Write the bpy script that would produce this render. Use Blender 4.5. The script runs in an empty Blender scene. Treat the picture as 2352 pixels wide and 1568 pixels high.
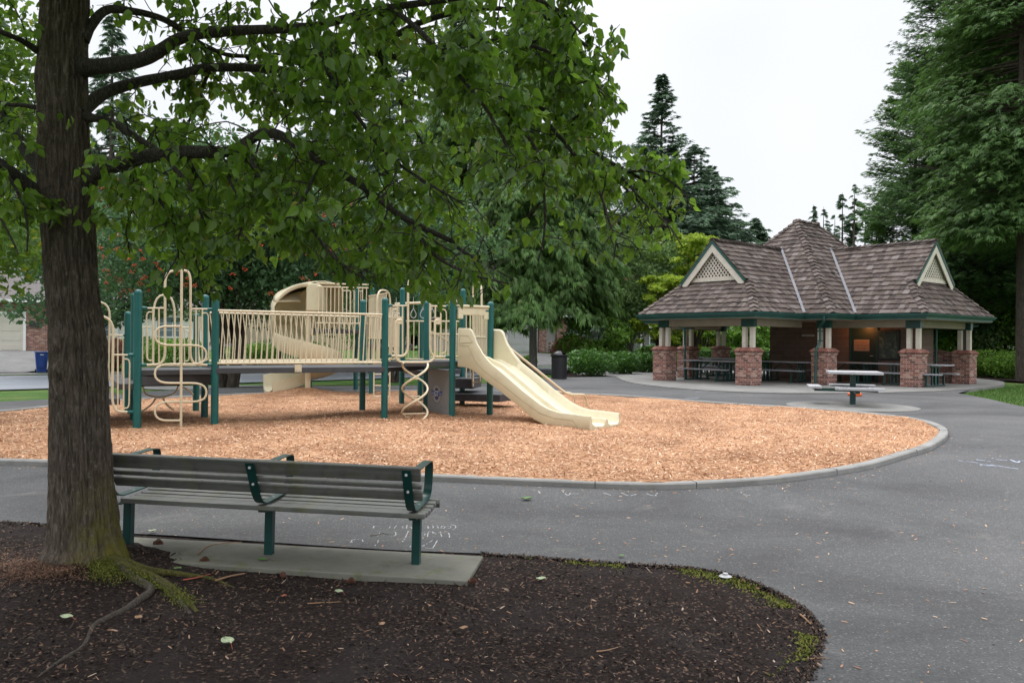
import bpy, bmesh, math, random
import numpy as np
from mathutils import Vector, Matrix, noise

# ------------------------------------------------------------------ camera, world, light
C = bpy.context.scene
CAMZ = 1.85
FPX = 1800.0 / 2352.0
ROLL = 0.0095
cam_d = bpy.data.cameras.new("camera")
cam = bpy.data.objects.new("camera", cam_d)
C.collection.objects.link(cam)
cam_d.sensor_width = 36.0
cam_d.lens = 36.0 * FPX
cam_d.clip_start = 0.05
cam_d.clip_end = 2000
cam.location = (0, 0, CAMZ)
cam.rotation_euler = (Matrix.Rotation(-ROLL, 3, 'Y') @ Matrix.Rotation(math.pi / 2, 3, 'X')).to_euler()
C.camera = cam

SUN_EL, SUN_AZ = math.radians(58), math.radians(-35)      # a veiled sun, high and to the left
w = bpy.data.worlds.new("World")
C.world = w
w.use_nodes = True
nt = w.node_tree
for n in list(nt.nodes):
    nt.nodes.remove(n)
out = nt.nodes.new('ShaderNodeOutputWorld')
bg = nt.nodes.new('ShaderNodeBackground')
bg.inputs['Strength'].default_value = 0.10
sky = nt.nodes.new('ShaderNodeTexSky')
sky.sky_type = 'NISHITA'
sky.sun_disc = False
sky.sun_elevation = SUN_EL
sky.sun_rotation = SUN_AZ
tc = nt.nodes.new('ShaderNodeTexCoord')
sep = nt.nodes.new('ShaderNodeSeparateXYZ')
nt.links.new(tc.outputs['Generated'], sep.inputs[0])
mr = nt.nodes.new('ShaderNodeMapRange')                    # overcast: brighter towards the zenith
mr.interpolation_type = 'SMOOTHSTEP'
mr.inputs['From Min'].default_value = 0.36
mr.inputs['From Max'].default_value = 1.0
mr.inputs['To Min'].default_value = 8.2
mr.inputs['To Max'].default_value = 30.0
nt.links.new(sep.outputs['Z'], mr.inputs['Value'])
nz = nt.nodes.new('ShaderNodeTexNoise')
nz.inputs['Scale'].default_value = 1.7
nz.inputs['Detail'].default_value = 3
nt.links.new(tc.outputs['Generated'], nz.inputs['Vector'])
mr2 = nt.nodes.new('ShaderNodeMapRange')
mr2.inputs['From Min'].default_value = 0.3
mr2.inputs['From Max'].default_value = 0.7
mr2.inputs['To Min'].default_value = 0.90
mr2.inputs['To Max'].default_value = 1.10
nt.links.new(nz.outputs['Fac'], mr2.inputs['Value'])
mul = nt.nodes.new('ShaderNodeMath'); mul.operation = 'MULTIPLY'
nt.links.new(mr.outputs[0], mul.inputs[0]); nt.links.new(mr2.outputs[0], mul.inputs[1])
cl = nt.nodes.new('ShaderNodeVectorMath'); cl.operation = 'SCALE'
cl.inputs[0].default_value = (0.975, 0.995, 1.045)
nt.links.new(mul.outputs[0], cl.inputs['Scale'])
mx = nt.nodes.new('ShaderNodeMix'); mx.data_type = 'RGBA'
mx.inputs['Factor'].default_value = 0.94
nt.links.new(sky.outputs[0], mx.inputs['A']); nt.links.new(cl.outputs[0], mx.inputs['B'])
nt.links.new(mx.outputs['Result'], bg.inputs['Color'])
nt.links.new(bg.outputs[0], out.inputs[0])

sd = bpy.data.lights.new("sun", 'SUN')
sd.energy = 1.0
sd.angle = math.radians(25)
sd.color = (1.0, 0.97, 0.93)
sun = bpy.data.objects.new("sun", sd)
C.collection.objects.link(sun)
# nishita: rotation measured from +Y towards +X ; sun stands at that azimuth
sdir = Vector((math.sin(SUN_AZ) * math.cos(SUN_EL), math.cos(SUN_AZ) * math.cos(SUN_EL), math.sin(SUN_EL)))
sun.rotation_euler = sdir.to_track_quat('Z', 'Y').to_euler()
C.view_settings.view_transform = 'Standard'
C.view_settings.look = 'None'
C.view_settings.exposure = 0.28
C.view_settings.gamma = 1.0
C.render.engine = 'CYCLES'
C.cycles.max_bounces = 8
C.cycles.transparent_max_bounces = 8

random.seed(7)
rng = np.random.default_rng(7)

# ------------------------------------------------------------------ measuring helpers
def ray(u, v):
    X = (u - 1176) / 1800.0; Z = -(v - 784) / 1800.0
    return X * math.cos(ROLL) - Z * math.sin(ROLL), X * math.sin(ROLL) + Z * math.cos(ROLL)

def at(u, v, Y):
    x, z = ray(u, v)
    return Vector((x * Y, Y, CAMZ + z * Y))

def sms(t, a, b):
    t = min(1.0, max(0.0, (t - a) / (b - a)))
    return t * t * (3 - 2 * t)

def zg(x, y):
    z = 0.30 * sms(y, 6.9, 12.6) + 0.07 * sms(y, 20, 24)
    t = -0.66 * x + 0.75 * y
    z -= 0.30 * sms(t, 23.5, 29)
    z += 0.95 * sms(t, 43, 51)
    z += 0.07 * sms(-x, 0.6, 3.6) * (1 - sms(y, 7.4, 10.5))
    z += 0.13 * math.exp(-((x + 3.28) ** 2 + (y - 5.85) ** 2) / 0.36)
    return z

def gp(u, v, off=0.0):
    x, z = ray(u, v)
    lo, hi = 0.5, 400.0
    f = lambda Y: CAMZ + z * Y - zg(x * Y, Y) - off
    Y = lo
    while Y < hi:
        if f(Y) < 0:
            break
        Y *= 1.02
    a, b = Y / 1.02, Y
    for _ in range(30):
        m = (a + b) / 2
        if f(m) > 0: a = m
        else: b = m
    return Vector((x * b, b, zg(x * b, b) + off))

def pz(u, v, z):
    """pixel ray cut with the level plane at height z"""
    x, k = ray(u, v); Y = (z - CAMZ) / k
    return Vector((x * Y, Y, z))

def onp(u, v, A, B):
    """pixel ray cut with the vertical plane through plan points A and B"""
    x, z = ray(u, v)
    dx, dy = B[0] - A[0], B[1] - A[1]
    # (x*Y-A0)*dy - (Y-A1)*dx = 0
    Y = (A[0] * dy - A[1] * dx) / (x * dy - dx)
    return Vector((x * Y, Y, CAMZ + z * Y))

# ------------------------------------------------------------------ objects
def tag(o, label=None, cat=None, group=None, kind=None):
    if label: o['label'] = label
    if cat: o['category'] = cat
    if group: o['group'] = group
    if kind: o['kind'] = kind
    return o

def thing(name, label, cat, loc=(0, 0, 0), rz=0.0, group=None):
    o = bpy.data.objects.new(name, None)
    C.collection.objects.link(o)
    o.location = loc
    o.rotation_euler = (0, 0, rz)
    o.empty_display_size = 0.3
    return tag(o, label, cat, group)

def copy_tree(o, parent=None):
    c = o.copy(); C.collection.objects.link(c); c.parent = parent
    for ch in [k for k in bpy.data.objects if k.parent == o]:
        copy_tree(ch, c)
    return c

def raw(name, verts, faces, mat, parent=None, smooth=False):
    """verts (N,3) array, faces (M,k) array"""
    verts = np.asarray(verts, dtype=np.float32); faces = np.asarray(faces, dtype=np.int32)
    me = bpy.data.meshes.new(name)
    me.vertices.add(len(verts)); me.vertices.foreach_set('co', verts.ravel())
    k = faces.shape[1]
    me.loops.add(faces.size); me.loops.foreach_set('vertex_index', faces.ravel())
    me.polygons.add(len(faces))
    me.polygons.foreach_set('loop_start', np.arange(0, faces.size, k, dtype=np.int32))
    me.polygons.foreach_set('loop_total', np.full(len(faces), k, dtype=np.int32))
    me.update(calc_edges=True); me.validate()
    if smooth: me.polygons.foreach_set('use_smooth', np.ones(len(faces), dtype=bool))
    me.materials.append(mat)
    o = bpy.data.objects.new(name, me)
    C.collection.objects.link(o); o.parent = parent
    return o

def fillet(pts, r, n=5):
    pts = [Vector(p) for p in pts]; out = [pts[0]]
    for i in range(1, len(pts) - 1):
        a, b, c = pts[i - 1], pts[i], pts[i + 1]
        d1 = min(r, (a - b).length * 0.48); d2 = min(r, (c - b).length * 0.48)
        p = b + (a - b).normalized() * d1; q = b + (c - b).normalized() * d2
        for k in range(n + 1):
            t = k / n
            out.append(p * (1 - t) ** 2 + b * 2 * t * (1 - t) + q * t * t)
    out.append(pts[-1])
    return out

def spline(pts, n=8):
    P = [Vector(p) for p in pts]; P = [P[0] * 2 - P[1]] + P + [P[-1] * 2 - P[-2]]; out = []
    for i in range(1, len(P) - 2):
        for k in range(n):
            t = k / n
            out.append(0.5 * ((2 * P[i]) + (P[i + 1] - P[i - 1]) * t + (2 * P[i - 1] - 5 * P[i] + 4 * P[i + 1] - P[i + 2]) * t * t
                              + (3 * P[i] - P[i - 1] - 3 * P[i + 1] + P[i + 2]) * t ** 3))
    out.append(P[-2])
    return out

class MB:
    def __init__(s): s.v = []; s.f = []
    def add(s, vs, fs):
        o = len(s.v); s.v += [tuple(p) for p in vs]; s.f += [[o + i for i in f] for f in fs]
        return s
    def box(s, c, d, rz=0.0, M=None):
        hx, hy, hz = d[0] / 2, d[1] / 2, d[2] / 2
        vs = [Vector((x, y, z)) for z in (-hz, hz) for y in (-hy, hy) for x in (-hx, hx)]
        R = M if M is not None else Matrix.Rotation(rz, 3, 'Z')
        c = Vector(c)
        return s.add([c + R @ p for p in vs], [(0, 2, 3, 1), (4, 5, 7, 6), (0, 1, 5, 4), (2, 6, 7, 3), (0, 4, 6, 2), (1, 3, 7, 5)])
    def bar(s, a, b, w_, h, up=(0, 0, 1)):
        a = Vector(a); b = Vector(b); d = (b - a); L = d.length; x = d.normalized()
        up = Vector(up); y = up.cross(x)
        if y.length < 1e-4: y = Vector((0, 1, 0)).cross(x)
        y.normalize(); z = x.cross(y)
        return s.box((a + b) / 2, (L, w_, h), M=Matrix((x, y, z)).transposed())
    def poly(s, pts, n0, n1):
        """planar polygon pts extruded from offset vector n0 to n1"""
        pts = [Vector(p) for p in pts]; n0 = Vector(n0); n1 = Vector(n1); k = len(pts)
        vs = [p + n0 for p in pts] + [p + n1 for p in pts]
        return s.add(vs, [list(range(k))[::-1], [k + i for i in range(k)]] + [(i, (i + 1) % k, k + (i + 1) % k, k + i) for i in range(k)])
    def tube(s, pts, r, n=8, closed=False):
        pts = [Vector(p) for p in pts]
        P = [pts[0]]
        for p in pts[1:]:
            if (p - P[-1]).length > 1e-5: P.append(p)
        m = len(P)
        rs = r if isinstance(r, (list, tuple)) else [r] * m
        if len(rs) != m: rs = [rs[0] + (rs[-1] - rs[0]) * i / (m - 1) for i in range(m)]
        ts = []
        for i in range(m):
            a = P[i - 1] if (i > 0 or closed) else P[i]; b = P[(i + 1) % m] if (i < m - 1 or closed) else P[i]
            ts.append((b - a).normalized())
        u = ts[0].orthogonal().normalized(); vs = []
        for i in range(m):
            u = (u - ts[i] * u.dot(ts[i])).normalized(); w_ = ts[i].cross(u)
            for k in range(n):
                a = 2 * math.pi * k / n
                vs.append(P[i] + (u * math.cos(a) + w_ * math.sin(a)) * rs[i])
        fs = []
        for i in range(m - 1 + (1 if closed else 0)):
            j = (i + 1) % m
            for k in range(n):
                fs.append((i * n + k, i * n + (k + 1) % n, j * n + (k + 1) % n, j * n + k))
        if not closed:
            fs.append(tuple(range(n))[::-1]); fs.append(tuple((m - 1) * n + k for k in range(n)))
        return s.add(vs, fs)
    def lathe(s, c, prof, n=16):
        c = Vector(c); m = len(prof); vs = []
        for r, z in prof:
            for k in range(n):
                a = 2 * math.pi * k / n; vs.append(c + Vector((r * math.cos(a), r * math.sin(a), z)))
        fs = [(i * n + k, i * n + (k + 1) % n, (i + 1) * n + (k + 1) % n, (i + 1) * n + k) for i in range(m - 1) for k in range(n)]
        fs.append(tuple(range(n))[::-1]); fs.append(tuple((m - 1) * n + k for k in range(n)))
        return s.add(vs, fs)
    def grid(s, G):
        """G: rows of points"""
        h = len(G); w_ = len(G[0]); vs = [p for r in G for p in r]
        return s.add(vs, [(i * w_ + j, i * w_ + j + 1, (i + 1) * w_ + j + 1, (i + 1) * w_ + j) for i in range(h - 1) for j in range(w_ - 1)])
    def build(s, name, mat, parent=None, smooth=False, uv=False, bevel=0.0, solid=0.0, fix=True):
        me = bpy.data.meshes.new(name)
        me.from_pydata(s.v, [], s.f)
        if fix:
            bm = bmesh.new(); bm.from_mesh(me); bmesh.ops.recalc_face_normals(bm, faces=bm.faces); bm.to_mesh(me); bm.free()
        me.update()
        if uv:
            ul = me.uv_layers.new(name='UVMap')
            for p in me.polygons:
                nn = p.normal
                for li in p.loop_indices:
                    co = me.vertices[me.loops[li].vertex_index].co
                    if abs(nn.z) > 0.8: q = (co.x, co.y)
                    elif abs(nn.x) > abs(nn.y): q = (co.y + 0.05, co.z)
                    else: q = (co.x, co.z)
                    ul.data[li].uv = q
        me.materials.append(mat)
        o = bpy.data.objects.new(name, me)
        C.collection.objects.link(o); o.parent = parent
        if smooth:
            for p in me.polygons: p.use_smooth = True
            try: me.set_sharp_from_angle(angle=math.radians(40))
            except Exception: pass
        if solid:
            mo = o.modifiers.new('solid', 'SOLIDIFY'); mo.thickness = solid; mo.offset = 0
        if bevel:
            mo = o.modifiers.new('bevel', 'BEVEL'); mo.width = bevel; mo.segments = 2; mo.limit_method = 'ANGLE'
        return o

def loose(m, name, mat, parent, **kw):
    """one object per connected piece of m"""
    par = list(range(len(m.v)))
    def find(i):
        while par[i] != i: par[i] = par[par[i]]; i = par[i]
        return i
    for f in m.f:
        for i in f[1:]: par[find(i)] = find(f[0])
    gr = {}
    for f in m.f: gr.setdefault(find(f[0]), []).append(f)
    for fs in gr.values():
        ids = sorted({i for f in fs for i in f}); mp = {i: k for k, i in enumerate(ids)}; q = MB(); q.v = [m.v[i] for i in ids]; q.f = [[mp[i] for i in f] for f in fs]; q.build(name, mat, parent, **kw)

# ------------------------------------------------------------------ materials
def rgb(r, g, b): return (r, g, b, 1.0)

class NM:
    def __init__(s, name):
        s.m = bpy.data.materials.new(name); s.m.use_nodes = True; s.t = s.m.node_tree
        s.t.nodes.clear()
        s.o = s.t.nodes.new('ShaderNodeOutputMaterial'); s.b = s.t.nodes.new('ShaderNodeBsdfPrincipled')
        s.t.links.new(s.b.outputs[0], s.o.inputs[0])
        s.tc = s.t.nodes.new('ShaderNodeTexCoord'); s.bumpn = None
    def n(s, t, **k):
        x = s.t.nodes.new('ShaderNode' + t)
        for a, v in k.items():
            if hasattr(x, a) and not a[0].isupper(): setattr(x, a, v)
        return x
    def L(s, a, b): s.t.links.new(a, b)
    def vec(s, src='Object', scale=(1, 1, 1), rot=(0, 0, 0)):
        m = s.n('Mapping'); m.inputs['Scale'].default_value = scale; m.inputs['Rotation'].default_value = rot
        s.L(s.tc.outputs[src], m.inputs['Vector']); return m.outputs[0]
    def noise(s, vec, scale, detail=4, rough=0.55, dist=0.0):
        x = s.n('TexNoise'); x.inputs['Scale'].default_value = scale; x.inputs['Detail'].default_value = detail
        x.inputs['Roughness'].default_value = rough; x.inputs['Distortion'].default_value = dist
        s.L(vec, x.inputs['Vector']); return x.outputs['Fac']
    def voro(s, vec, scale, feature='F1', rnd=1.0, out='Distance'):
        x = s.n('TexVoronoi'); x.feature = feature; x.inputs['Scale'].default_value = scale
        if 'Randomness' in x.inputs: x.inputs['Randomness'].default_value = rnd
        s.L(vec, x.inputs['Vector']); return x.outputs[out]
    def ramp(s, fac, stops, interp='LINEAR'):
        x = s.n('ValToRGB'); x.color_ramp.interpolation = interp; e = x.color_ramp.elements
        while len(e) > 1: e.remove(e[-1])
        e[0].position = stops[0][0]; e[0].color = rgb(*stops[0][1]) if len(stops[0][1]) == 3 else stops[0][1]
        for p, c in stops[1:]:
            q = e.new(p); q.color = rgb(*c) if len(c) == 3 else c
        s.L(fac, x.inputs[0]); return x.outputs[0]
    def mix(s, a, b, fac, mode='MIX'):
        x = s.n('Mix'); x.data_type = 'RGBA'; x.blend_type = mode
        for sock, val in (('A', a), ('B', b)):
            if isinstance(val, tuple): x.inputs[sock].default_value = rgb(*val)
            else: s.L(val, x.inputs[sock])
        if isinstance(fac, (int, float)): x.inputs['Factor'].default_value = fac
        else: s.L(fac, x.inputs['Factor'])
        return x.outputs['Result']
    def math(s, op, a, b=None):
        x = s.n('Math'); x.operation = op
        for i, val in enumerate((a, b)):
            if val is None: continue
            if isinstance(val, (int, float)): x.inputs[i].default_value = val
            else: s.L(val, x.inputs[i])
        return x.outputs[0]
    def island(s):
        return s.n('NewGeometry').outputs['Random Per Island']
    def bump(s, h, strength=0.4, dist=0.01):
        x = s.n('Bump'); x.inputs['Strength'].default_value = strength; x.inputs['Distance'].default_value = dist
        s.L(h, x.inputs['Height'])
        if s.bumpn: s.L(s.bumpn.outputs[0], x.inputs['Normal'])
        s.bumpn = x; s.L(x.outputs[0], s.b.inputs['Normal'])
    def col(s, c):
        if isinstance(c, tuple): s.b.inputs['Base Color'].default_value = rgb(*c)
        else: s.L(c, s.b.inputs['Base Color'])
    def rough(s, r, spec=0.5):
        if isinstance(r, (int, float)): s.b.inputs['Roughness'].default_value = r
        else: s.L(r, s.b.inputs['Roughness'])
        s.b.inputs['Specular IOR Level'].default_value = spec

def hsv_mul(c, k): return tuple(min(1, x * k) for x in c)

def m_paint(name, c, rough=0.4, var=0.12, scale=6, bump=0.05, dirt=0.0, dirtc=(0.08, 0.07, 0.05)):
    n = NM(name); v = n.vec()
    f = n.noise(v, scale, 5); cc = n.ramp(f, [(0.3, hsv_mul(c, 1 - var)), (0.7, hsv_mul(c, 1 + var))])
    if dirt:
        g = n.noise(v, scale * 2.7, 6, 0.7); g = n.ramp(g, [(0.52, (0, 0, 0)), (0.72, (1, 1, 1))])
        cc = n.mix(cc, dirtc, n.math('MULTIPLY', g, dirt))
    n.col(cc); n.rough(rough); n.bump(n.noise(v, 60, 3), bump, 0.004)
    return n.m

def m_leaf(name, dark, light, trans=0.35, rough=0.45, extra=None, tcol=None, sat=None, spec=0.35):
    n = NM(name); r = n.island()
    stops = [(0.0, dark), (0.75, light)]
    if extra: stops += [(0.965, light), (1.0, extra)]
    else: stops += [(1.0, hsv_mul(light, 1.15))]
    c = n.ramp(r, stops)
    big = n.noise(n.vec(), 0.55, 2)
    c = n.mix(c, hsv_mul(dark, 0.85), n.math('MULTIPLY', n.ramp(big, [(0.42, (0, 0, 0)), (0.62, (1, 1, 1))]), 0.45))
    n.col(c); n.rough(rough, spec)
    tr = n.n('BsdfTranslucent'); ms = n.n('MixShader'); ms.inputs[0].default_value = trans
    t2 = n.mix(c, tcol or (0.20, 0.34, 0.03), 0.45)
    n.L(t2, tr.inputs[0]); n.L(n.b.outputs[0], ms.inputs[1]); n.L(tr.outputs[0], ms.inputs[2]); n.L(ms.outputs[0], n.o.inputs[0])
    return n.m

def m_asphalt():
    n = NM('asphalt'); v = n.vec()
    agg = n.voro(v, 95, out='Color'); ag = n.n('SeparateColor'); n.L(agg, ag.inputs[0])
    base = n.ramp(ag.outputs[0], [(0.0, (0.070, 0.070, 0.071)), (0.80, (0.098, 0.0975, 0.098)), (0.96, (0.122, 0.121, 0.119)), (1.0, (0.22, 0.21, 0.20))])
    big = n.ramp(n.noise(n.vec(scale=(0.6, 1.0, 1)), 0.5, 7, 0.62, 0.5), [(0.36, (0.70, 0.69, 0.70)), (0.5, (0.98, 0.98, 0.98)), (0.66, (1.24, 1.23, 1.21))])
    c = n.mix(base, big, 1.0, 'MULTIPLY')
    st = n.ramp(n.noise(v, 1.7, 6, 0.65, 0.6), [(0.60, (0, 0, 0)), (0.74, (1, 1, 1))])
    c = n.mix(c, (0.20, 0.19, 0.18), n.math('MULTIPLY', st, 0.42))
    n.col(c); n.rough(0.85, 0.3)
    n.bump(n.noise(v, 130, 4, 0.7), 0.5, 0.004)
    return n.m

def m_chips():
    n = NM('wood_chips')
    d = n.n('TexNoise'); d.inputs['Scale'].default_value = 9; n.L(n.tc.outputs['Object'], d.inputs['Vector'])
    add = n.n('VectorMath'); add.operation = 'MULTIPLY_ADD'; add.inputs[1].default_value = (0.06, 0.06, 0.0)
    n.L(d.outputs['Color'], add.inputs[0]); n.L(n.tc.outputs['Object'], add.inputs[2])
    cs = []
    hs = []
    for rot, sc in (((0, 0, 0.5), (26, 62, 1)), ((0, 0, 2.0), (20, 50, 1))):
        m = n.n('Mapping'); m.inputs['Rotation'].default_value = rot; m.inputs['Scale'].default_value = sc
        n.L(add.outputs[0], m.inputs['Vector'])
        vo = n.n('TexVoronoi'); vo.inputs['Scale'].default_value = 1.0; vo.voronoi_dimensions = '2D'
        n.L(m.outputs[0], vo.inputs['Vector'])
        sc_ = n.n('SeparateColor'); n.L(vo.outputs['Color'], sc_.inputs[0]); cs.append(sc_.outputs[0]); hs.append(vo.outputs['Distance'])
    sel = n.math('GREATER_THAN', cs[0], 0.55)
    k = n.n('Mix'); n.L(sel, k.inputs['Factor']); n.L(cs[0], k.inputs['A']); n.L(cs[1], k.inputs['B'])
    c = n.ramp(k.outputs['Result'], [(0.0, (0.26, 0.125, 0.065)), (0.22, (0.44, 0.225, 0.12)), (0.6, (0.62, 0.36, 0.20)), (0.85, (0.76, 0.49, 0.30)), (1.0, (0.78, 0.60, 0.45))])
    big = n.ramp(n.noise(n.vec(), 1.1, 5, 0.6), [(0.33, (0.66, 0.61, 0.58)), (0.60, (1.08, 1.08, 1.08))])
    c = n.mix(c, big, 1.0, 'MULTIPLY')
    n.col(c); n.rough(0.85, 0.2)
    n.bump(n.math('ADD', hs[0], k.outputs['Result']), 0.9, 0.02)
    return n.m

def m_soil():
    n = NM('soil'); v = n.vec()
    f = n.noise(v, 3.0, 6, 0.7); f2 = n.noise(v, 45, 4, 0.7)
    c = n.ramp(f2, [(0.3, (0.005, 0.0032, 0.003)), (0.55, (0.023, 0.016, 0.014)), (0.8, (0.054, 0.038, 0.032))])
    vo = n.voro(v, 60, out='Color'); s_ = n.n('SeparateColor'); n.L(vo, s_.inputs[0])
    c = n.mix(c, (0.12, 0.078, 0.056), n.ramp(s_.outputs[1], [(0.93, (0, 0, 0)), (0.95, (1, 1, 1))]))
    sm = n.ramp(n.noise(v, 0.9, 4, 0.6, 0.4), [(0.50, (0, 0, 0)), (0.60, (1, 1, 1))])
    c = n.mix(c, (0.028, 0.022, 0.021), n.math('MULTIPLY', sm, 0.75))
    n.col(c); n.rough(n.ramp(f, [(0.3, (0.75, 0.75, 0.75)), (0.6, (1, 1, 1))]), 0.10)
    n.bump(f, 0.8, 0.04); n.bump(f2, 0.9, 0.012)
    return n.m

def m_concrete(name, c=(0.30, 0.29, 0.27), dark=(0.12, 0.115, 0.10), moss=0.0):
    n = NM(name); v = n.vec()
    f = n.noise(v, 1.3, 6, 0.65); g = n.noise(v, 70, 4)
    cc = n.ramp(f, [(0.35, hsv_mul(c, 0.78)), (0.65, hsv_mul(c, 1.08))])
    cc = n.mix(cc, dark, n.math('MULTIPLY', n.ramp(n.noise(v, 4, 5, 0.7), [(0.52, (0, 0, 0)), (0.70, (1, 1, 1))]), 0.45))
    cc = n.mix(cc, hsv_mul(c, 0.6), n.math('MULTIPLY', n.ramp(g, [(0.6, (0, 0, 0)), (0.7, (1, 1, 1))]), 0.35))
    if moss:
        cc = n.mix(cc, (0.10, 0.13, 0.025), n.math('MULTIPLY', n.ramp(n.noise(v, 7, 5, 0.7), [(0.55, (0, 0, 0)), (0.66, (1, 1, 1))]), moss))
    n.col(cc); n.rough(0.85, 0.3); n.bump(g, 0.3, 0.004)
    return n.m

def m_brick():
    n = NM('brick'); uv = n.tc.outputs['UV']
    b = n.n('TexBrick'); b.offset = 0.5
    b.inputs['Scale'].default_value = 1.0; b.inputs['Brick Width'].default_value = 0.205; b.inputs['Row Height'].default_value = 0.0735
    b.inputs['Mortar Size'].default_value = 0.0065; b.inputs['Mortar Smooth'].default_value = 0.15; b.inputs['Bias'].default_value = 0.0
    b.inputs['Color1'].default_value = rgb(0, 0, 0); b.inputs['Color2'].default_value = rgb(1, 1, 1); b.inputs['Mortar'].default_value = rgb(0.5, 0.5, 0.5)
    n.L(uv, b.inputs['Vector'])
    bc = n.ramp(b.outputs['Color'], [(0.0, (0.055, 0.040, 0.036)), (0.12, (0.16, 0.062, 0.046)), (0.45, (0.25, 0.095, 0.066)), (0.75, (0.32, 0.165, 0.12)), (0.92, (0.42, 0.27, 0.21)), (1.0, (0.20, 0.17, 0.16))])
    bc = n.mix(bc, (0.40, 0.33, 0.29), n.math('MULTIPLY', n.ramp(n.noise(uv, 14, 5, 0.7), [(0.54, (0, 0, 0)), (0.72, (1, 1, 1))]), 0.5))
    bc = n.mix(bc, n.mix((0.46, 0.43, 0.40), (0.32, 0.29, 0.27), n.noise(uv, 9, 3)), b.outputs['Fac'])
    n.col(bc); n.rough(0.9, 0.2)
    inv = n.math('SUBTRACT', 1.0, b.outputs['Fac'])
    n.bump(inv, 0.7, 0.012); n.bump(n.noise(uv, 60, 4), 0.3, 0.005)
    return n.m

def m_block():
    n = NM('concrete_block'); uv = n.tc.outputs['UV']
    b = n.n('TexBrick'); b.offset = 0.5
    b.inputs['Brick Width'].default_value = 0.40; b.inputs['Row Height'].default_value = 0.20; b.inputs['Scale'].default_value = 1.0
    b.inputs['Mortar Size'].default_value = 0.006; b.inputs['Color1'].default_value = rgb(0.16, 0.11, 0.092); b.inputs['Color2'].default_value = rgb(0.21, 0.15, 0.125); b.inputs['Mortar'].default_value = rgb(0.28, 0.22, 0.19)
    n.L(uv, b.inputs['Vector']); c = n.mix(b.outputs['Color'], (0.10, 0.075, 0.065), n.math('MULTIPLY', n.noise(uv, 30, 4), 0.5))
    n.col(c); n.rough(0.9, 0.2); n.bump(n.math('SUBTRACT', 1.0, b.outputs['Fac']), 0.5, 0.01)
    return n.m

def m_shake():
    n = NM('cedar_shake'); r = n.island(); v = n.vec(scale=(1, 1, 0.35))
    c = n.ramp(r, [(0.0, (0.052, 0.041, 0.037)), (0.45, (0.100, 0.076, 0.064)), (0.8, (0.126, 0.099, 0.086)), (0.97, (0.16, 0.134, 0.122)), (1.0, (0.20, 0.175, 0.162))])
    st = n.noise(v, 5, 6, 0.75)
    c = n.mix(c, (0.27, 0.245, 0.25), n.math('MULTIPLY', n.ramp(st, [(0.55, (0, 0, 0)), (0.75, (1, 1, 1))]), 0.5))
    c = n.mix(c, (0.045, 0.032, 0.03), n.math('MULTIPLY', n.ramp(n.noise(v, 9, 5, 0.7), [(0.55, (0, 0, 0)), (0.7, (1, 1, 1))]), 0.5))
    n.col(c); n.rough(0.85, 0.25); n.bump(n.noise(v, 55, 4), 0.5, 0.01)
    return n.m

def m_grass():
    n = NM('grass'); v = n.vec()
    f = n.noise(v, 0.7, 5, 0.6); g = n.noise(v, 38, 4, 0.75)
    c = n.ramp(g, [(0.3, (0.030, 0.075, 0.012)), (0.55, (0.065, 0.15, 0.025)), (0.8, (0.13, 0.23, 0.05))])
    c = n.mix(c, (0.20, 0.20, 0.075), n.math('MULTIPLY', n.ramp(f, [(0.48, (0, 0, 0)), (0.68, (1, 1, 1))]), 0.6))
    n.col(c); n.rough(0.9, 0.2); n.bump(g, 1.0, 0.04)
    return n.m

def m_wood(name, c1, c2, axis=0, moss=0.0, rough=0.7):
    n = NM(name); sc = [28, 28, 28]; sc[axis] = 1.2
    v = n.vec(scale=tuple(sc)); f = n.noise(v, 1.0, 6, 0.7, 0.3)
    c = n.ramp(f, [(0.3, c1), (0.7, c2)])
    c = n.mix(c, hsv_mul(c1, 0.5), n.math('MULTIPLY', n.ramp(n.noise(n.vec(), 5, 5, 0.7), [(0.5, (0, 0, 0)), (0.72, (1, 1, 1))]), 0.55))
    if moss:
        c = n.mix(c, (0.14, 0.135, 0.035), n.math('MULTIPLY', n.ramp(n.noise(n.vec(), 4.5, 6, 0.7), [(0.50, (0, 0, 0)), (0.64, (1, 1, 1))]), moss))
    n.col(c); n.rough(rough, 0.35); n.bump(f, 0.4, 0.004)
    return n.m

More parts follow.
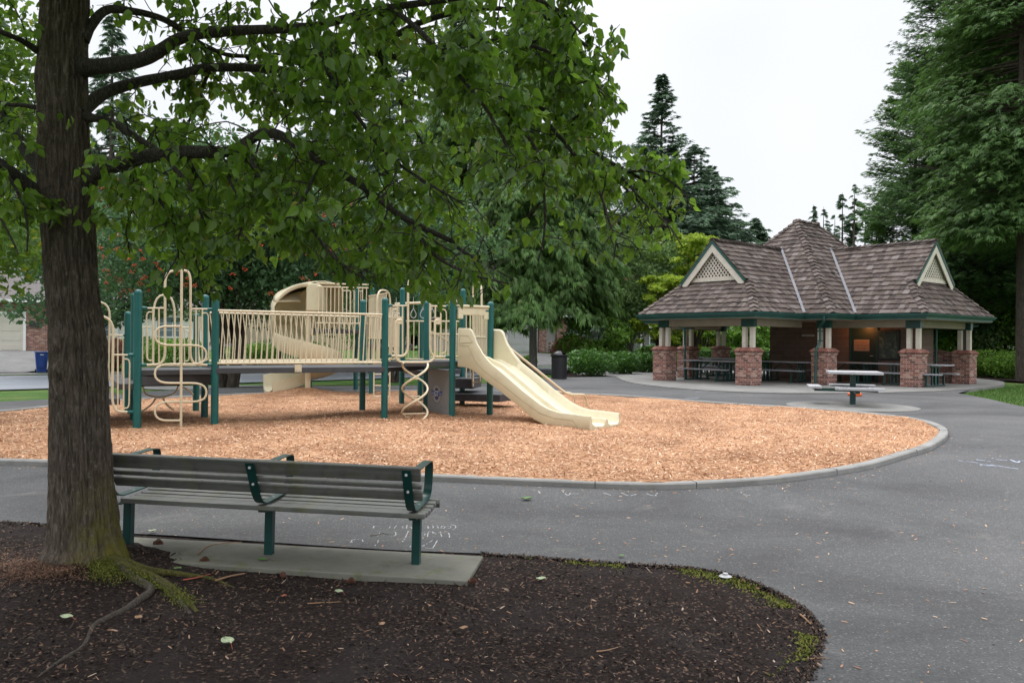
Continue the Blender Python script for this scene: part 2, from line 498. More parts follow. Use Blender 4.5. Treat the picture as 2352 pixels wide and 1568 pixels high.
def m_bark(name, c1, c2, scale=1.0, moss=0.0, lich=0.35):
    n = NM(name); v = n.vec(scale=(34 * scale, 34 * scale, 7.5 * scale)); f = n.noise(v, 1.0, 7, 0.75, 1.2)
    c = n.ramp(f, [(0.34, hsv_mul(c1, 0.45)), (0.5, c1), (0.68, c2)])
    w2 = n.noise(n.vec(scale=(55 * scale, 55 * scale, 20 * scale)), 1.0, 4, 0.7)
    c = n.mix(c, (0.24, 0.225, 0.20), n.math('MULTIPLY', n.ramp(w2, [(0.60, (0, 0, 0)), (0.68, (1, 1, 1))]), lich))
    if moss:
        gx = n.n('SeparateXYZ'); n.L(n.tc.outputs['Object'], gx.inputs[0])
        h = n.n('MapRange'); h.inputs['From Min'].default_value = 0.95; h.inputs['From Max'].default_value = 0.05; n.L(gx.outputs[2], h.inputs['Value'])
        sx = n.n('MapRange'); sx.inputs['From Min'].default_value = -3.27; sx.inputs['From Max'].default_value = -3.02; n.L(gx.outputs[0], sx.inputs['Value'])
        k = n.math('MULTIPLY', n.math('MULTIPLY', h.outputs[0], sx.outputs[0]), 1.2)
        k = n.math('MULTIPLY', k, n.ramp(n.noise(n.vec(), 7, 6, 0.75), [(0.36, (0, 0, 0)), (0.55, (1, 1, 1))]))
        c = n.mix(c, (0.135, 0.125, 0.018), k)
    n.col(c); n.rough(0.9, 0.25); n.bump(f, 0.9, 0.02); n.bump(w2, 0.4, 0.006)
    return n.m

M = dict(
    asphalt=m_asphalt(), chips=m_chips(), soil=m_soil(), grass=m_grass(),
    kerb=m_concrete('kerb_concrete', (0.27, 0.265, 0.25)), slab=m_concrete('slab_concrete', (0.21, 0.205, 0.192)),
    pad=m_concrete('bench_pad_concrete', (0.19, 0.185, 0.155), (0.07, 0.065, 0.05), 0.5),
    street=m_paint('street_asphalt', (0.17, 0.185, 0.205), 0.8, 0.08, 0.7), drive=m_concrete('driveway_concrete', (0.165, 0.162, 0.158)),
    brick=m_brick(), block=m_block(), shake=m_shake(),
    teal=m_paint('green_post_paint', (0.004, 0.100, 0.092), 0.40, 0.14, 3, 0.06, 0.35, (0.035, 0.10, 0.09)),
    dgreen=m_paint('dark_green_paint', (0.006, 0.048, 0.042), 0.35, 0.2, 6),
    pgreen=m_paint('gutter_green', (0.016, 0.078, 0.066), 0.45, 0.2, 3, 0.05, 0.3, (0.10, 0.13, 0.12)),
    tan=m_paint('tan_tube_paint', (0.68, 0.58, 0.40), 0.33, 0.05, 4, 0.03, 0.30, (0.35, 0.25, 0.14)),
    plastic=m_paint('tan_plastic', (0.64, 0.575, 0.40), 0.38, 0.05, 1.5, 0.08, 0.40, (0.46, 0.38, 0.25)),
    deck=m_paint('deck_vinyl', (0.048, 0.050, 0.056), 0.6, 0.15, 9, 0.3),
    grey=m_paint('grey_panel', (0.27, 0.265, 0.262), 0.5, 0.08, 3, 0.1, 0.4, (0.14, 0.13, 0.12)),
    slat=m_wood('bench_slat', (0.080, 0.082, 0.074), (0.19, 0.192, 0.18), 0, 0.35, 0.55),
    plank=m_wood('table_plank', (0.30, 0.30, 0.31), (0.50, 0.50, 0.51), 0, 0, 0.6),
    dplank=m_wood('shaded_table_plank', (0.26, 0.26, 0.28), (0.38, 0.38, 0.40), 0, 0, 0.6),  # darker copy of the plank: the roof's shade put into the colour
    cream=m_paint('cream_paint', (0.62, 0.565, 0.485), 0.7, 0.08, 5, 0.2, 0.3, (0.30, 0.24, 0.18)),
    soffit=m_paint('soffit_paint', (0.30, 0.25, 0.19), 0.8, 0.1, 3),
    black=m_paint('black_steel', (0.020, 0.020, 0.023), 0.4, 0.2, 5), steel=m_paint('steel', (0.42, 0.42, 0.43), 0.3, 0.1, 8),
    flash=m_paint('flashing', (0.17, 0.17, 0.185), 0.6, 0.15, 4, 0.1, 0.3, (0.25, 0.14, 0.08)),
    blue=m_paint('blue_bin', (0.012, 0.055, 0.26), 0.45, 0.1, 4), white=m_paint('white_paint', (0.78, 0.78, 0.76), 0.6, 0.04, 2),
    garage=m_paint('garage_door', (0.56, 0.53, 0.45), 0.6, 0.04, 2), garage2=m_paint('grey_garage_door', (0.50, 0.50, 0.50), 0.6, 0.04, 2),
    siding=m_paint('siding', (0.30, 0.29, 0.28), 0.8, 0.08, 2), tansiding=m_paint('tan_siding', (0.46, 0.38, 0.29), 0.8, 0.06, 2),
    shingle=m_paint('asphalt_shingle', (0.13, 0.115, 0.11), 0.9, 0.25, 12, 0.6), glass=m_paint('window_glass', (0.16, 0.22, 0.27), 0.12, 0.3, 2),
    orange=m_paint('orange_plastic', (0.85, 0.14, 0.03), 0.5, 0.1, 4), darkhole=m_paint('dark_interior', (0.012, 0.010, 0.009), 0.9),
    chalk=m_paint('chalk', (0.42, 0.42, 0.42), 0.95, 0.25, 60, 0.2), chalkblue=m_paint('blue_chalk', (0.45, 0.50, 0.62), 0.95, 0.2, 30),
    bark=m_bark('pear_bark', (0.100, 0.078, 0.060), (0.20, 0.165, 0.135), 1.0, 1.0, 0.75), limb=m_bark('limb_bark', (0.045, 0.038, 0.031), (0.12, 0.108, 0.094), 2.0, 0, 0.6),
    bark2=m_bark('conifer_bark', (0.07, 0.055, 0.045), (0.14, 0.12, 0.10), 0.6, 0, 0.2), birch=m_bark('pale_bark', (0.28, 0.26, 0.24), (0.42, 0.40, 0.38), 0.6, 0, 0.3),
)
M['pear_leaf'] = m_leaf('pear_leaf', (0.030, 0.082, 0.012), (0.170, 0.300, 0.040), 0.58, 0.26, (0.30, 0.24, 0.05), (0.32, 0.55, 0.05), spec=0.6)
M['cedar'] = m_leaf('cedar_foliage', (0.034, 0.088, 0.022), (0.150, 0.280, 0.062), 0.35, 0.6, (0.20, 0.15, 0.06), (0.14, 0.26, 0.05))
M['fir'] = m_leaf('fir_foliage', (0.034, 0.082, 0.030), (0.125, 0.225, 0.075), 0.35, 0.65, None, (0.10, 0.18, 0.06))
M['farfir'] = m_leaf('far_fir_foliage', (0.060, 0.105, 0.070), (0.20, 0.30, 0.18), 0.4, 0.7, None, (0.08, 0.14, 0.08))  # lighter and greyer than the near firs: distance haze put into the colour
M['hem'] = m_leaf('hemlock_foliage', (0.034, 0.088, 0.024), (0.130, 0.235, 0.062), 0.36, 0.6, None, (0.13, 0.24, 0.05))
M['maple'] = m_leaf('maple_foliage', (0.09, 0.17, 0.06), (0.25, 0.38, 0.14), 0.4, 0.5, (0.34, 0.14, 0.07), (0.2, 0.32, 0.06))
M['lime'] = m_leaf('lime_foliage', (0.17, 0.27, 0.025), (0.42, 0.54, 0.06), 0.4, 0.5, None, (0.42, 0.55, 0.06))
M['rowan'] = m_leaf('rowan_foliage', (0.034, 0.085, 0.036), (0.115, 0.220, 0.095), 0.4, 0.5, None, (0.12, 0.22, 0.06))
M['berry'] = m_paint('berry', (0.50, 0.075, 0.018), 0.5)
M['laurel'] = m_leaf('laurel_foliage', (0.026, 0.080, 0.016), (0.105, 0.240, 0.04), 0.3, 0.3, None, (0.10, 0.20, 0.03))
M['shrub'] = m_leaf('shrub_foliage', (0.07, 0.16, 0.025), (0.21, 0.38, 0.05), 0.35, 0.5, None, (0.2, 0.34, 0.05))
M['olive'] = m_leaf('olive_foliage', (0.07, 0.085, 0.018), (0.15, 0.17, 0.035), 0.3, 0.6)
M['redmaple'] = m_leaf('red_maple_foliage', (0.13, 0.055, 0.045), (0.26, 0.13, 0.10), 0.3, 0.6, None, (0.35, 0.14, 0.08))
M['pink'] = m_leaf('pink_flower', (0.45, 0.05, 0.10), (0.70, 0.16, 0.25), 0.3, 0.6, None, (0.7, 0.2, 0.3))
M['mapleleft'] = m_leaf('street_maple_foliage', (0.030, 0.085, 0.014), (0.10, 0.20, 0.03), 0.45, 0.45, (0.45, 0.42, 0.04), (0.26, 0.42, 0.04))

def m_island(name, stops, rough=0.8):
    n = NM(name); n.col(n.ramp(n.island(), stops)); n.rough(rough, 0.3); return n.m
M['mulch'] = m_island('mulch_bits', [(0, (0.010, 0.007, 0.006)), (0.5, (0.032, 0.021, 0.016)), (0.88, (0.085, 0.056, 0.042)), (0.975, (0.26, 0.14, 0.08)), (1, (0.42, 0.34, 0.27))])
M['chipbits'] = m_island('chip_pieces', [(0, (0.34, 0.15, 0.08)), (0.35, (0.54, 0.29, 0.16)), (0.8, (0.72, 0.43, 0.26)), (1, (0.86, 0.68, 0.50))])
M['needles'] = m_island('needle_litter', [(0, (0.045, 0.022, 0.014)), (0.6, (0.13, 0.065, 0.040)), (0.95, (0.22, 0.125, 0.08)), (1, (0.34, 0.27, 0.20))])
M['strewn'] = m_island('strewn_chips', [(0, (0.20, 0.12, 0.08)), (0.6, (0.50, 0.27, 0.16)), (1, (0.68, 0.52, 0.38))])
M['moss'] = m_island('moss_tufts', [(0, (0.050, 0.065, 0.010)), (0.6, (0.12, 0.135, 0.02)), (1, (0.18, 0.17, 0.035))], 0.95)
M['palefallen'] = m_paint('pale_fallen_leaf', (0.38, 0.44, 0.27), 0.6); M['redfallen'] = m_paint('red_fallen_leaf', (0.36, 0.085, 0.045), 0.6)
M['tanfallen'] = m_paint('brown_fallen_leaf', (0.30, 0.17, 0.09), 0.6); M['greenfallen'] = m_paint('green_fallen_leaf', (0.10, 0.20, 0.05), 0.6)
M['cone'] = m_paint('fir_cone', (0.12, 0.048, 0.028), 0.8, 0.3, 40, 0.5); M['twig'] = m_paint('twig', (0.10, 0.075, 0.055), 0.8, 0.3, 20)
# ------------------------------------------------------------------ ground
def cut_sheet(name, poly, off, mat, step=1.0, kind='structure', fn=None, lim=None):
    bm = bmesh.new()
    vs = [bm.verts.new((p[0], p[1], 0)) for p in poly]
    es = [bm.edges.new((vs[i], vs[(i + 1) % len(vs)])) for i in range(len(vs))]
    bmesh.ops.triangle_fill(bm, use_beauty=True, use_dissolve=False, edges=es, normal=(0, 0, 1))
    xs = [p[0] for p in poly]; ys = [p[1] for p in poly]
    for ax, lo, hi in ((0, min(xs), max(xs)), (1, min(ys), max(ys))):
        k = math.floor(lo / step) + 1
        while k * step < hi:
            c = k * step
            st = step
            if lim and abs(c - (0 if ax == 0 else 12)) > lim: st = step * 6
            nrm = (1, 0, 0) if ax == 0 else (0, 1, 0)
            if st == step or k % 6 == 0:
                bmesh.ops.bisect_plane(bm, geom=bm.verts[:] + bm.edges[:] + bm.faces[:], plane_co=(c if ax == 0 else 0, c if ax else 0, 0), plane_no=nrm)
            k += 1
    for v in bm.verts:
        v.co.z = zg(v.co.x, v.co.y) + off + (fn(v.co.x, v.co.y) if fn else 0)
    bmesh.ops.recalc_face_normals(bm, faces=bm.faces)
    me = bpy.data.meshes.new(name); bm.to_mesh(me); bm.free()
    for p in me.polygons: p.use_smooth = True
    if len(me.polygons) and me.polygons[0].normal.z < 0: me.flip_normals()
    me.materials.append(mat)
    o = bpy.data.objects.new(name, me); C.collection.objects.link(o)
    return tag(o, kind=kind)

def G(u, v): p = gp(u, v); return (p.x, p.y)

def smooth_poly(pts, n=6):
    q = spline([Vector((p[0], p[1], 0)) for p in pts], n)
    return [(p.x, p.y) for p in q]

# far land: a coarse sheet to the horizon, lowered below the fine one
cut_sheet('ground', [(-60, -6), (60, -6), (75, 100), (-75, 100)], -0.05, M['grass'], 1.0)
far = MB()
R0 = 900
far.add([(-R0, -300, 0.2), (R0, -300, 0.2), (R0, R0, 0.2), (-R0, R0, 0.2)], [(0, 1, 2, 3)])
fo = far.build('far_ground', M['grass']); tag(fo, kind='structure')
fo.location.z = -1.3

bed_edge = smooth_poly([G(-320, 1180), G(0, 1205), G(124, 1213), G(275, 1231)], 4) + [G(1110, 1278)] + \
    smooth_poly([G(1112, 1280), G(1300, 1292), G(1500, 1307), G(1600, 1315), G(1700, 1336), G(1780, 1370), G(1835, 1403), G(1870, 1438), G(1883, 1475), G(1870, 1530), G(1852, 1567), G(1850, 1660), (1.75, 2.6), (2.3, 1.2)], 5)
back_edge = [G(2352, 936), G(2280, 920), G(2200, 905), G(2240, 893), (17.2, 29.6), (17.5, 33.0), (12, 38), (6, 36), G(1400, 866), G(1303, 868), G(1240, 870), G(1150, 881), G(1000, 886), G(820, 888),
             G(700, 888), G(500, 893), G(330, 902), G(120, 919), G(0, 925), G(-350, 950)]
asph = bed_edge + [(11, 1.2), (13.5, 7)] + [G(2500, 965)] + back_edge
cut_sheet('asphalt_path', asph, 0.03, M['asphalt'], 0.5)
bed = [p for p in bed_edge] + [(2.3, -2.5), (-14, -2.5), (-14, 9.0)]
def soil_h(x, y):
    return 0.05 * noise.noise(Vector((x * 4, y * 4, 8))) * math.exp(-((x + 3.1) ** 2 + (y - 6.1) ** 2) / 0.6) + 0.016 * noise.noise(Vector((x * 1.3, y * 1.3, 3))) + 0.007 * noise.noise(Vector((x * 5, y * 5, 1)))
# widen a little below the asphalt edge so that no gap shows
def inset(poly, d):
    out = []; n = len(poly)
    for i in range(n):
        a = Vector(poly[i - 1]); b = Vector(poly[i]); c = Vector(poly[(i + 1) % n]); t = (c - a)
        if t.length < 1e-6: t = c - b
        t.normalize(); nn = Vector((-t.y, t.x)); out.append((b.x + nn.x * d, b.y + nn.y * d))
    return out
ba = sum(bed[i - 1][0] * bed[i][1] - bed[i][0] * bed[i - 1][1] for i in range(len(bed)))
bed_w = inset(bed, -0.05 if ba > 0 else 0.05)
cut_sheet('soil_bed', bed_w, 0.018, M['soil'], 0.16, fn=soil_h)

# bench pad, a low concrete slab
pm = MB()
pc = [pz(1110, 1276, .047), pz(1074, 1334, .047), pz(230, 1280, .122), pz(230, 1228, .122)]
pm.poly([(p.x, p.y, p.z) for p in pc], (0, 0, -0.12), (0, 0, 0))
tag(pm.build('bench_pad', M['pad'], bevel=0.008), kind='structure')

# playground ring
ring_px = [(-420, 1062), (-200, 1068), (0, 1073), (124, 1077), (300, 1085), (600, 1097), (980, 1110), (1200, 1120), (1400, 1128), (1500, 1129.5), (1600, 1127), (1760, 1117), (1900, 1099), (2000, 1081),
           (2080, 1057), (2140, 1037), (2174, 1013), (2172, 993), (2125, 975), (2050, 963), (1900, 948), (1700, 935), (1500, 919.5), (1400, 913), (1300, 909), (1150, 904), (1000, 902.5), (900, 903), (760, 904),
           (626, 908), (500, 913.5), (350, 921), (250, 928), (120, 940), (0, 953), (-200, 972), (-420, 995)]
ring = [G(u, v) for u, v in ring_px]
rp = smooth_poly(ring, 5)
def inset(poly, d):
    out = []; n = len(poly)
    for i in range(n):
        a = Vector(poly[i - 1]); b = Vector(poly[i]); c = Vector(poly[(i + 1) % n])
        t = (c - a)
        if t.length < 1e-6: t = c - b
        t.normalize(); nn = Vector((-t.y, t.x)); out.append((b.x + nn.x * d, b.y + nn.y * d))
    return out
area = sum(rp[i - 1][0] * rp[i][1] - rp[i][0] * rp[i - 1][1] for i in range(len(rp)))
sg = 1 if area > 0 else -1
kb = MB(); k0 = []; rows = []
for d, z in ((0.0, -0.02), (0.0, 0.085), (0.015, 0.1), (0.125, 0.1), (0.14, 0.085), (0.14, -0.02)):
    pp = inset(rp, d * sg)
    rows.append([Vector((p[0], p[1], zg(*q) + z)) for p, q in zip(pp, rp)])
for i in range(len(rows) - 1): kb.grid([rows[i] + rows[i][:1], rows[i + 1] + rows[i + 1][:1]])
tag(kb.build('playground_kerb', M['kerb'], smooth=True), kind='structure')
# dark joints in the kerb
jm = MB()
for i in range(6, len(rp) - 6, 11):
    p = Vector((*rp[i], 0)); q = Vector((*inset(rp, 0.141 * sg)[i], 0)); z = zg(p.x, p.y) + 0.1
    jm.bar((p.x, p.y, z - 0.04), (q.x, q.y, z - 0.04), 0.008, 0.084)
tag(jm.build('kerb_joint', M['darkhole']), kind='structure')

MOUNDS = [(gp(693, 908), 0.9, 0.16), (gp(1075, 945), 1.2, 0.07), (gp(960, 930), 0.8, 0.08), (gp(360, 960), 1.3, 0.05), (gp(1300, 1000), 0.6, -0.02), (gp(1180, 960), 0.7, -0.02)]
def chip_h(x, y):
    h = 0.035 * noise.noise(Vector((x * 0.8, y * 0.8, 0))) + 0.02 * noise.noise(Vector((x * 2.6, y * 2.6, 5))) + 0.008 * noise.noise(Vector((x * 9, y * 9, 2)))
    for p, r, a in MOUNDS:
        h += a * math.exp(-((x - p.x) ** 2 + (y - p.y) ** 2) / (r * r * 0.5))
    rx, ry = ring[16]
    h -= 0.02 * math.exp(-((x - rx) ** 2 + (y - ry) ** 2) / 2.0)
    return h
cut_sheet('wood_chip_surface', inset(rp, 0.07 * sg), 0.075, M['chips'], 0.14, fn=chip_h)

# pavilion slab, table pad, street, drive, pavements
sl = [(1415, 868), (1440, 879), (1500, 889), (1600, 898), (1700, 904), (1800, 907), (1900, 907), (2000, 905.5), (2100, 903), (2200, 898.5), (2262, 893), (2303, 886), (2300, 878), (2240, 871)]
slp = smooth_poly([G(*p) for p in sl], 5) + [(19, 34), (14, 41), (6, 42), (3, 36)]
sm_ = MB(); sm_.poly([(p[0], p[1], 0) for p in slp], (0, 0, 0.30), (0, 0, 0.425))
tag(sm_.build('pavilion_slab', M['slab']), kind='structure')
tb = (8.62, 19.75)
pd_ = MB(); pd_.lathe((8.35, 19.25, zg(8.4, 19.3)), [(1.52, -0.05), (1.52, 0.045), (1.50, 0.05), (0.0, 0.05)], 48)
tag(pd_.build('table_pad', M['slab']), kind='structure')

sdir2 = Vector((0.80, 0.60)).normalized()
near0 = Vector(G(60, 893)); far0 = Vector(G(60, 862))
near1 = Vector(G(1240, 858)); far1 = Vector(G(1230, 843.5))
nd = (near1 - near0).normalized(); fd = (far1 - far0).normalized()
stp = [near0 - nd * 40, near0, near1, near1 + nd * 45, far1 + fd * 30, far1, far0, far0 - fd * 40]
cut_sheet('street', [(p.x, p.y) for p in stp], 0.0, M['street'], 1.0)
fn_ = Vector((-fd.y, fd.x))
pv = [far0 - fd * 40, far0, far1, far1 + fd * 30]
pvp = [(p.x, p.y) for p in pv] + [((p + fn_ * 1.6).x, (p + fn_ * 1.6).y) for p in pv[::-1]]
cut_sheet('far_pavement', pvp, 0.05, M['drive'], 1.0)
# strip of pavement between the lawn and the path, this side of the street
cut_sheet('near_pavement', [G(330, 886), G(620, 882.5), G(620, 886), G(330, 891)], -0.02, M['drive'], 0.5)
# driveways
def quad_sheet(name, pts, off, mat): return cut_sheet(name, [G(*p) for p in pts], off, mat, 1.0)
quad_sheet('driveway', [(-120, 856), (56, 856), (118, 847), (100, 812), (60, 804), (-120, 804)][::-1], 0.03, M['drive'])
quad_sheet('driveway', [(1130, 842), (1300, 838), (1310, 815), (1230, 811), (1100, 811), (1080, 843)], 0.03, M['drive'])
# mulch under the laurels and the right hand shrubs
quad_sheet('mulch_bed', [(1302, 866), (1416, 866), (1520, 861), (1600, 857), (1600, 845), (1480, 838), (1330, 840), (1296, 853)], 0.02, M['soil'])
quad_sheet('mulch_bed', [(2190, 866), (2240, 870), (2352, 878), (2480, 882), (2480, 850), (2200, 845)], 0.03, M['soil'])

# ------------------------------------------------------------------ loose stuff on the ground (too many to count)
def in_poly(x, y, P):
    c = False; n = len(P); j = n - 1
    for i in range(n):
        if (P[i][1] > y) != (P[j][1] > y) and x < (P[j][0] - P[i][0]) * (y - P[i][1]) / (P[j][1] - P[i][1]) + P[i][0]: c = not c
        j = i
    return c

def flakes(name, pts, ln, wd, mat, tilt=0.35, hfn=None, kind='stuff', curl=0.0):
    n = len(pts); L = rng.uniform(ln[0], ln[1], n); W = rng.uniform(wd[0], wd[1], n)
    a = rng.uniform(0, 2 * np.pi, n); t = rng.normal(0, tilt, n); r = rng.normal(0, tilt, n)
    base = np.array([(-.5, -.35, 0), (-.1, -.5, 0.), (.5, -.25, 0), (.45, .3, 0), (-.05, .5, 0.), (-.5, .3, 0)])
    V = np.zeros((n, 6, 3)); V[:, :, 0] = base[:, 0] * L[:, None]; V[:, :, 1] = base[:, 1] * W[:, None]
    V[:, :, 2] = V[:, :, 0] * np.sin(t)[:, None] + V[:, :, 1] * np.sin(r)[:, None]
    ca, sa = np.cos(a)[:, None], np.sin(a)[:, None]
    X = V[:, :, 0] * ca - V[:, :, 1] * sa; Y = V[:, :, 0] * sa + V[:, :, 1] * ca
    P = np.array(pts); V[:, :, 0] = X + P[:, 0:1]; V[:, :, 1] = Y + P[:, 1:2]; V[:, :, 2] += P[:, 2:3] + 0.3 * L[:, None] * np.abs(np.sin(t))[:, None]
    F = np.arange(n * 6).reshape(n, 6)
    o = raw(name, V.reshape(-1, 3), F, mat); tag(o, kind=kind)
    return o

pts = []
inner = inset(rp, 0.2 * sg)
while len(pts) < 42000:
    Y = 8.5 + 11 * random.random() ** 1.9; X = Y * random.uniform(-0.70, 0.60)
    if in_poly(X, Y, inner): pts.append((X, Y, zg(X, Y) + 0.075 + chip_h(X, Y) + random.uniform(0.002, 0.012)))
flakes('loose_wood_chips', pts, (0.015, 0.05), (0.006, 0.016), M['chipbits'], 0.4)
pts = []
while len(pts) < 15000:
    Y = 2.9 + 4.6 * random.random(); X = Y * random.uniform(-0.68, 0.42)
    if in_poly(X, Y, bed) and (noise.noise(Vector((X * 1.1, Y * 1.1, 9))) > -0.22 or random.random() < 0.25) and math.hypot(X + 3.28, Y - 5.95) > 0.3 and not (pc[2].x < X < pc[1].x and Y > pc[1].y + (pc[1].x - X) * 0.2):
        pts.append((X, Y, zg(X, Y) + 0.014 + soil_h(X, Y) + random.uniform(0.001, 0.008)))
flakes('bark_mulch', pts, (0.008, 0.045), (0.004, 0.013), M['mulch'], 0.35)
pts = []
while len(pts) < 420:
    Y = 3.5 + 8.5 * random.random(); X = Y * random.uniform(-0.6, 0.66)
    if in_poly(X, Y, asph) and not in_poly(X, Y, rp): pts.append((X, Y, zg(X, Y) + 0.034))
for i in range(700):                                        # chips kicked over the kerb
    k = random.randrange(len(rp)); d = -abs(random.gauss(0, 0.16)) * sg - 0.01 * sg
    p = inset(rp, d)[k]; q = inset(rp, d)[(k + 1) % len(rp)]; t = random.random()
    X = p[0] * (1 - t) + q[0] * t; Y = p[1] * (1 - t) + q[1] * t
    if -14 < X and (k * 5) % 7 < 5: pts.append((X, Y, zg(X, Y) + 0.034))
flakes('strewn_wood_chips', pts, (0.015, 0.05), (0.006, 0.016), M['strewn'], 0.1)
# rusty needle litter heaped at the left of the trunk foot
pts = []
for i in range(7000):
    p = gp(random.gauss(55, 75), random.gauss(1312, 17), 0)
    pts.append((p.x, p.y, zg(p.x, p.y) + 0.022 + soil_h(p.x, p.y) + random.random() * 0.012))
flakes('needle_litter', pts, (0.010, 0.035), (0.002, 0.006), M['needles'], 0.3)
# crumbs of soil spilling over the edge of the asphalt
pts = []
for i in range(5200):
    k = random.randrange(4, len(bed_edge) - 2); a = bed_edge[k]; b = bed_edge[k + 1]; t = random.random(); X = a[0] * (1 - t) + b[0] * t; Y = a[1] * (1 - t) + b[1] * t
    X += random.gauss(0, 0.018); Y += random.gauss(0, 0.018)
    if not (pc[2].x < X < pc[1].x + .1 and X < -0.3): pts.append((X, Y, zg(X, Y) + (0.033 if not in_poly(X, Y, bed) else 0.024)))
flakes('soil_crumbs', pts, (0.008, 0.026), (0.006, 0.016), M['mulch'], 0.5)
# moss along the edge of the bed
pts = []
for i in range(9000):
    k = random.randrange(5, len(bed_edge) - 3)
    a = bed_edge[k]; b = bed_edge[k + 1]; t = random.random(); X = a[0] * (1 - t) + b[0] * t; Y = a[1] * (1 - t) + b[1] * t
    if X < -0.3: continue
    d = abs(random.gauss(0, 0.07)) + 0.01
    cxy = Vector((-1.0, 4.5)) - Vector((X, Y)); cxy.normalize()
    X += cxy.x * d; Y += cxy.y * d
    if in_poly(X, Y, bed) and noise.noise(Vector((X * 2.2, Y * 2.2, 0))) > -0.08: pts.append((X, Y, zg(X, Y) + 0.022 + soil_h(X, Y)))
for (u, v, r, k) in ((1690, 1333, 0.16, 420), (1740, 1346, 0.10, 150), (1862, 1480, 0.07, 90), (1600, 1320, 0.08, 80)):
    c = gp(u, v)
    for i in range(k):
        X = c.x + random.gauss(0, r); Y = c.y - 0.03 + random.gauss(0, r * 0.45)
        if in_poly(X, Y, bed): pts.append((X, Y, zg(X, Y) + 0.03))
flakes('moss', pts, (0.006, 0.02), (0.004, 0.011), M['moss'], 0.8)
# lawn blades on the right and beyond the path
pts = []
gz = [G(2205, 905), G(2290, 921), G(2400, 944), G(2500, 930), G(2480, 884), G(2330, 884), G(2303, 888), G(2250, 895)]
bx = [p[0] for p in gz]; by = [p[1] for p in gz]
while len(pts) < 15000:
    X = random.uniform(min(bx), max(bx)); Y = random.uniform(min(by), max(by))
    if in_poly(X, Y, gz): pts.append((X, Y, zg(X, Y) - 0.05))
def blades(name, pts, h, mat, w_=0.008):
    n = len(pts); P = np.array(pts); H = rng.uniform(h * .5, h * 1.2, n); a = rng.uniform(0, 2 * np.pi, n); lx = rng.normal(0, .4, n) * H; ly = rng.normal(0, .4, n) * H
    V = np.zeros((n, 3, 3)); V[:, 0] = P; V[:, 1] = P; V[:, 2] = P
    V[:, 0, 0] += np.cos(a) * w_; V[:, 0, 1] += np.sin(a) * w_; V[:, 1, 0] -= np.cos(a) * w_; V[:, 1, 1] -= np.sin(a) * w_
    V[:, 2, 0] += lx; V[:, 2, 1] += ly; V[:, 2, 2] += H
    return tag(raw(name, V.reshape(-1, 3), np.arange(n * 3).reshape(n, 3), mat), kind='stuff')
M['blade'] = m_island('grass_blades', [(0, (0.035, 0.085, 0.014)), (0.6, (0.08, 0.17, 0.03)), (1, (0.17, 0.24, 0.07))])
blades('grass_blades', pts, 0.07, M['blade'])
# ------------------------------------------------------------------ foreground pear tree
tree = thing('pear_tree', 'big broadleaf tree with mossy furrowed trunk rising in front of the bench', 'tree', (0, 0, 0))
TRUNK = [(1330, 60, 330), (1310, 84, 306), (1290, 100, 291), (1250, 118, 277), (1200, 122, 268), (1100, 124, 256), (1000, 124, 249), (900, 122, 244), (830, 120, 241), (780, 119, 240), (740, 116, 232), (700, 112, 223), (600, 104, 215), (500, 99, 208), (440, 92, 207), (400, 92, 204), (300, 95, 199), (200, 90, 197), (100, 94, 197), (0, 99, 200), (-200, 104, 198), (-500, 115, 185), (-900, 125, 165)]
TD = 5.95
KD = 5.95 / 6.4
prof = []
for v, l, r in TRUNK:
    A = at(l, v, TD); B = at(r, v, TD)
    prof.append((A.z, (A.x + B.x) / 2, (B.x - A.x) / 2))
prof.sort()
zs = [p[0] for p in prof]; z0 = zs[0] - 0.1; z1 = zs[-1]
nz_, na = 460, 170
V = []
for i in range(nz_ + 1):
    z = z0 + (z1 - z0) * (i / nz_) ** 1.25
    cx_ = np.interp(z, zs, [p[1] for p in prof]); r = np.interp(z, zs, [p[2] for p in prof])
    for k in range(na):
        a = 2 * math.pi * k / na
        dx, dy = math.cos(a), math.sin(a)
        q = Vector((dx * 1.0, dy * 1.0, z))
        fl = 1 + 0.07 * noise.noise(Vector((dx * 1.2, dy * 1.2, z * 0.7)))
        rootlobe = 1 + 0.22 * math.exp(-(z - 0.1) / 0.16) * max(0, math.cos(3 * a + 0.5)) if z < 1.0 else 1
        wob = noise.noise(Vector((dx * 2, dy * 2, z * 1.5))) * 1.5
        rid = noise.noise(Vector((dx * 9 + wob * .35, dy * 9 + wob * .35, z * 2.4)))
        rid2 = noise.noise(Vector((dx * 19, dy * 19, z * 9 + wob)))
        h = -0.022 * (1 - min(1, abs(rid) * 3.2)) ** 1.3 + 0.011 * rid2
        rr = r * fl * rootlobe + h
        for bz, ba, bs in ((1.72, 1.35 - 3.14, 0.035), (1.52, -1.75, 0.03)):
            dd = ((z - bz) / 0.13) ** 2 + (((a - 2 * math.pi if a > math.pi else a) - ba) / 0.35) ** 2
            rr += bs * (math.exp(-dd) - 1.4 * math.exp(-dd * 6))
        V.append((cx_ + rr * dx, TD + 0.0 + rr * dy * 0.98, z))
F = [(i * na + k, i * na + (k + 1) % na, (i + 1) * na + (k + 1) % na, (i + 1) * na + k) for i in range(nz_) for k in range(na)]
raw('trunk', V, F, M['bark'], tree, True)

def wob(pts, amp, sc=2.0, seed=0):
    return [p + Vector((noise.noise(Vector((p.x * sc, p.z * sc, seed))), noise.noise(Vector((p.y * sc, p.x * sc, seed + 7))), noise.noise(Vector((p.z * sc, p.y * sc, seed + 3))))) * amp for p in pts]

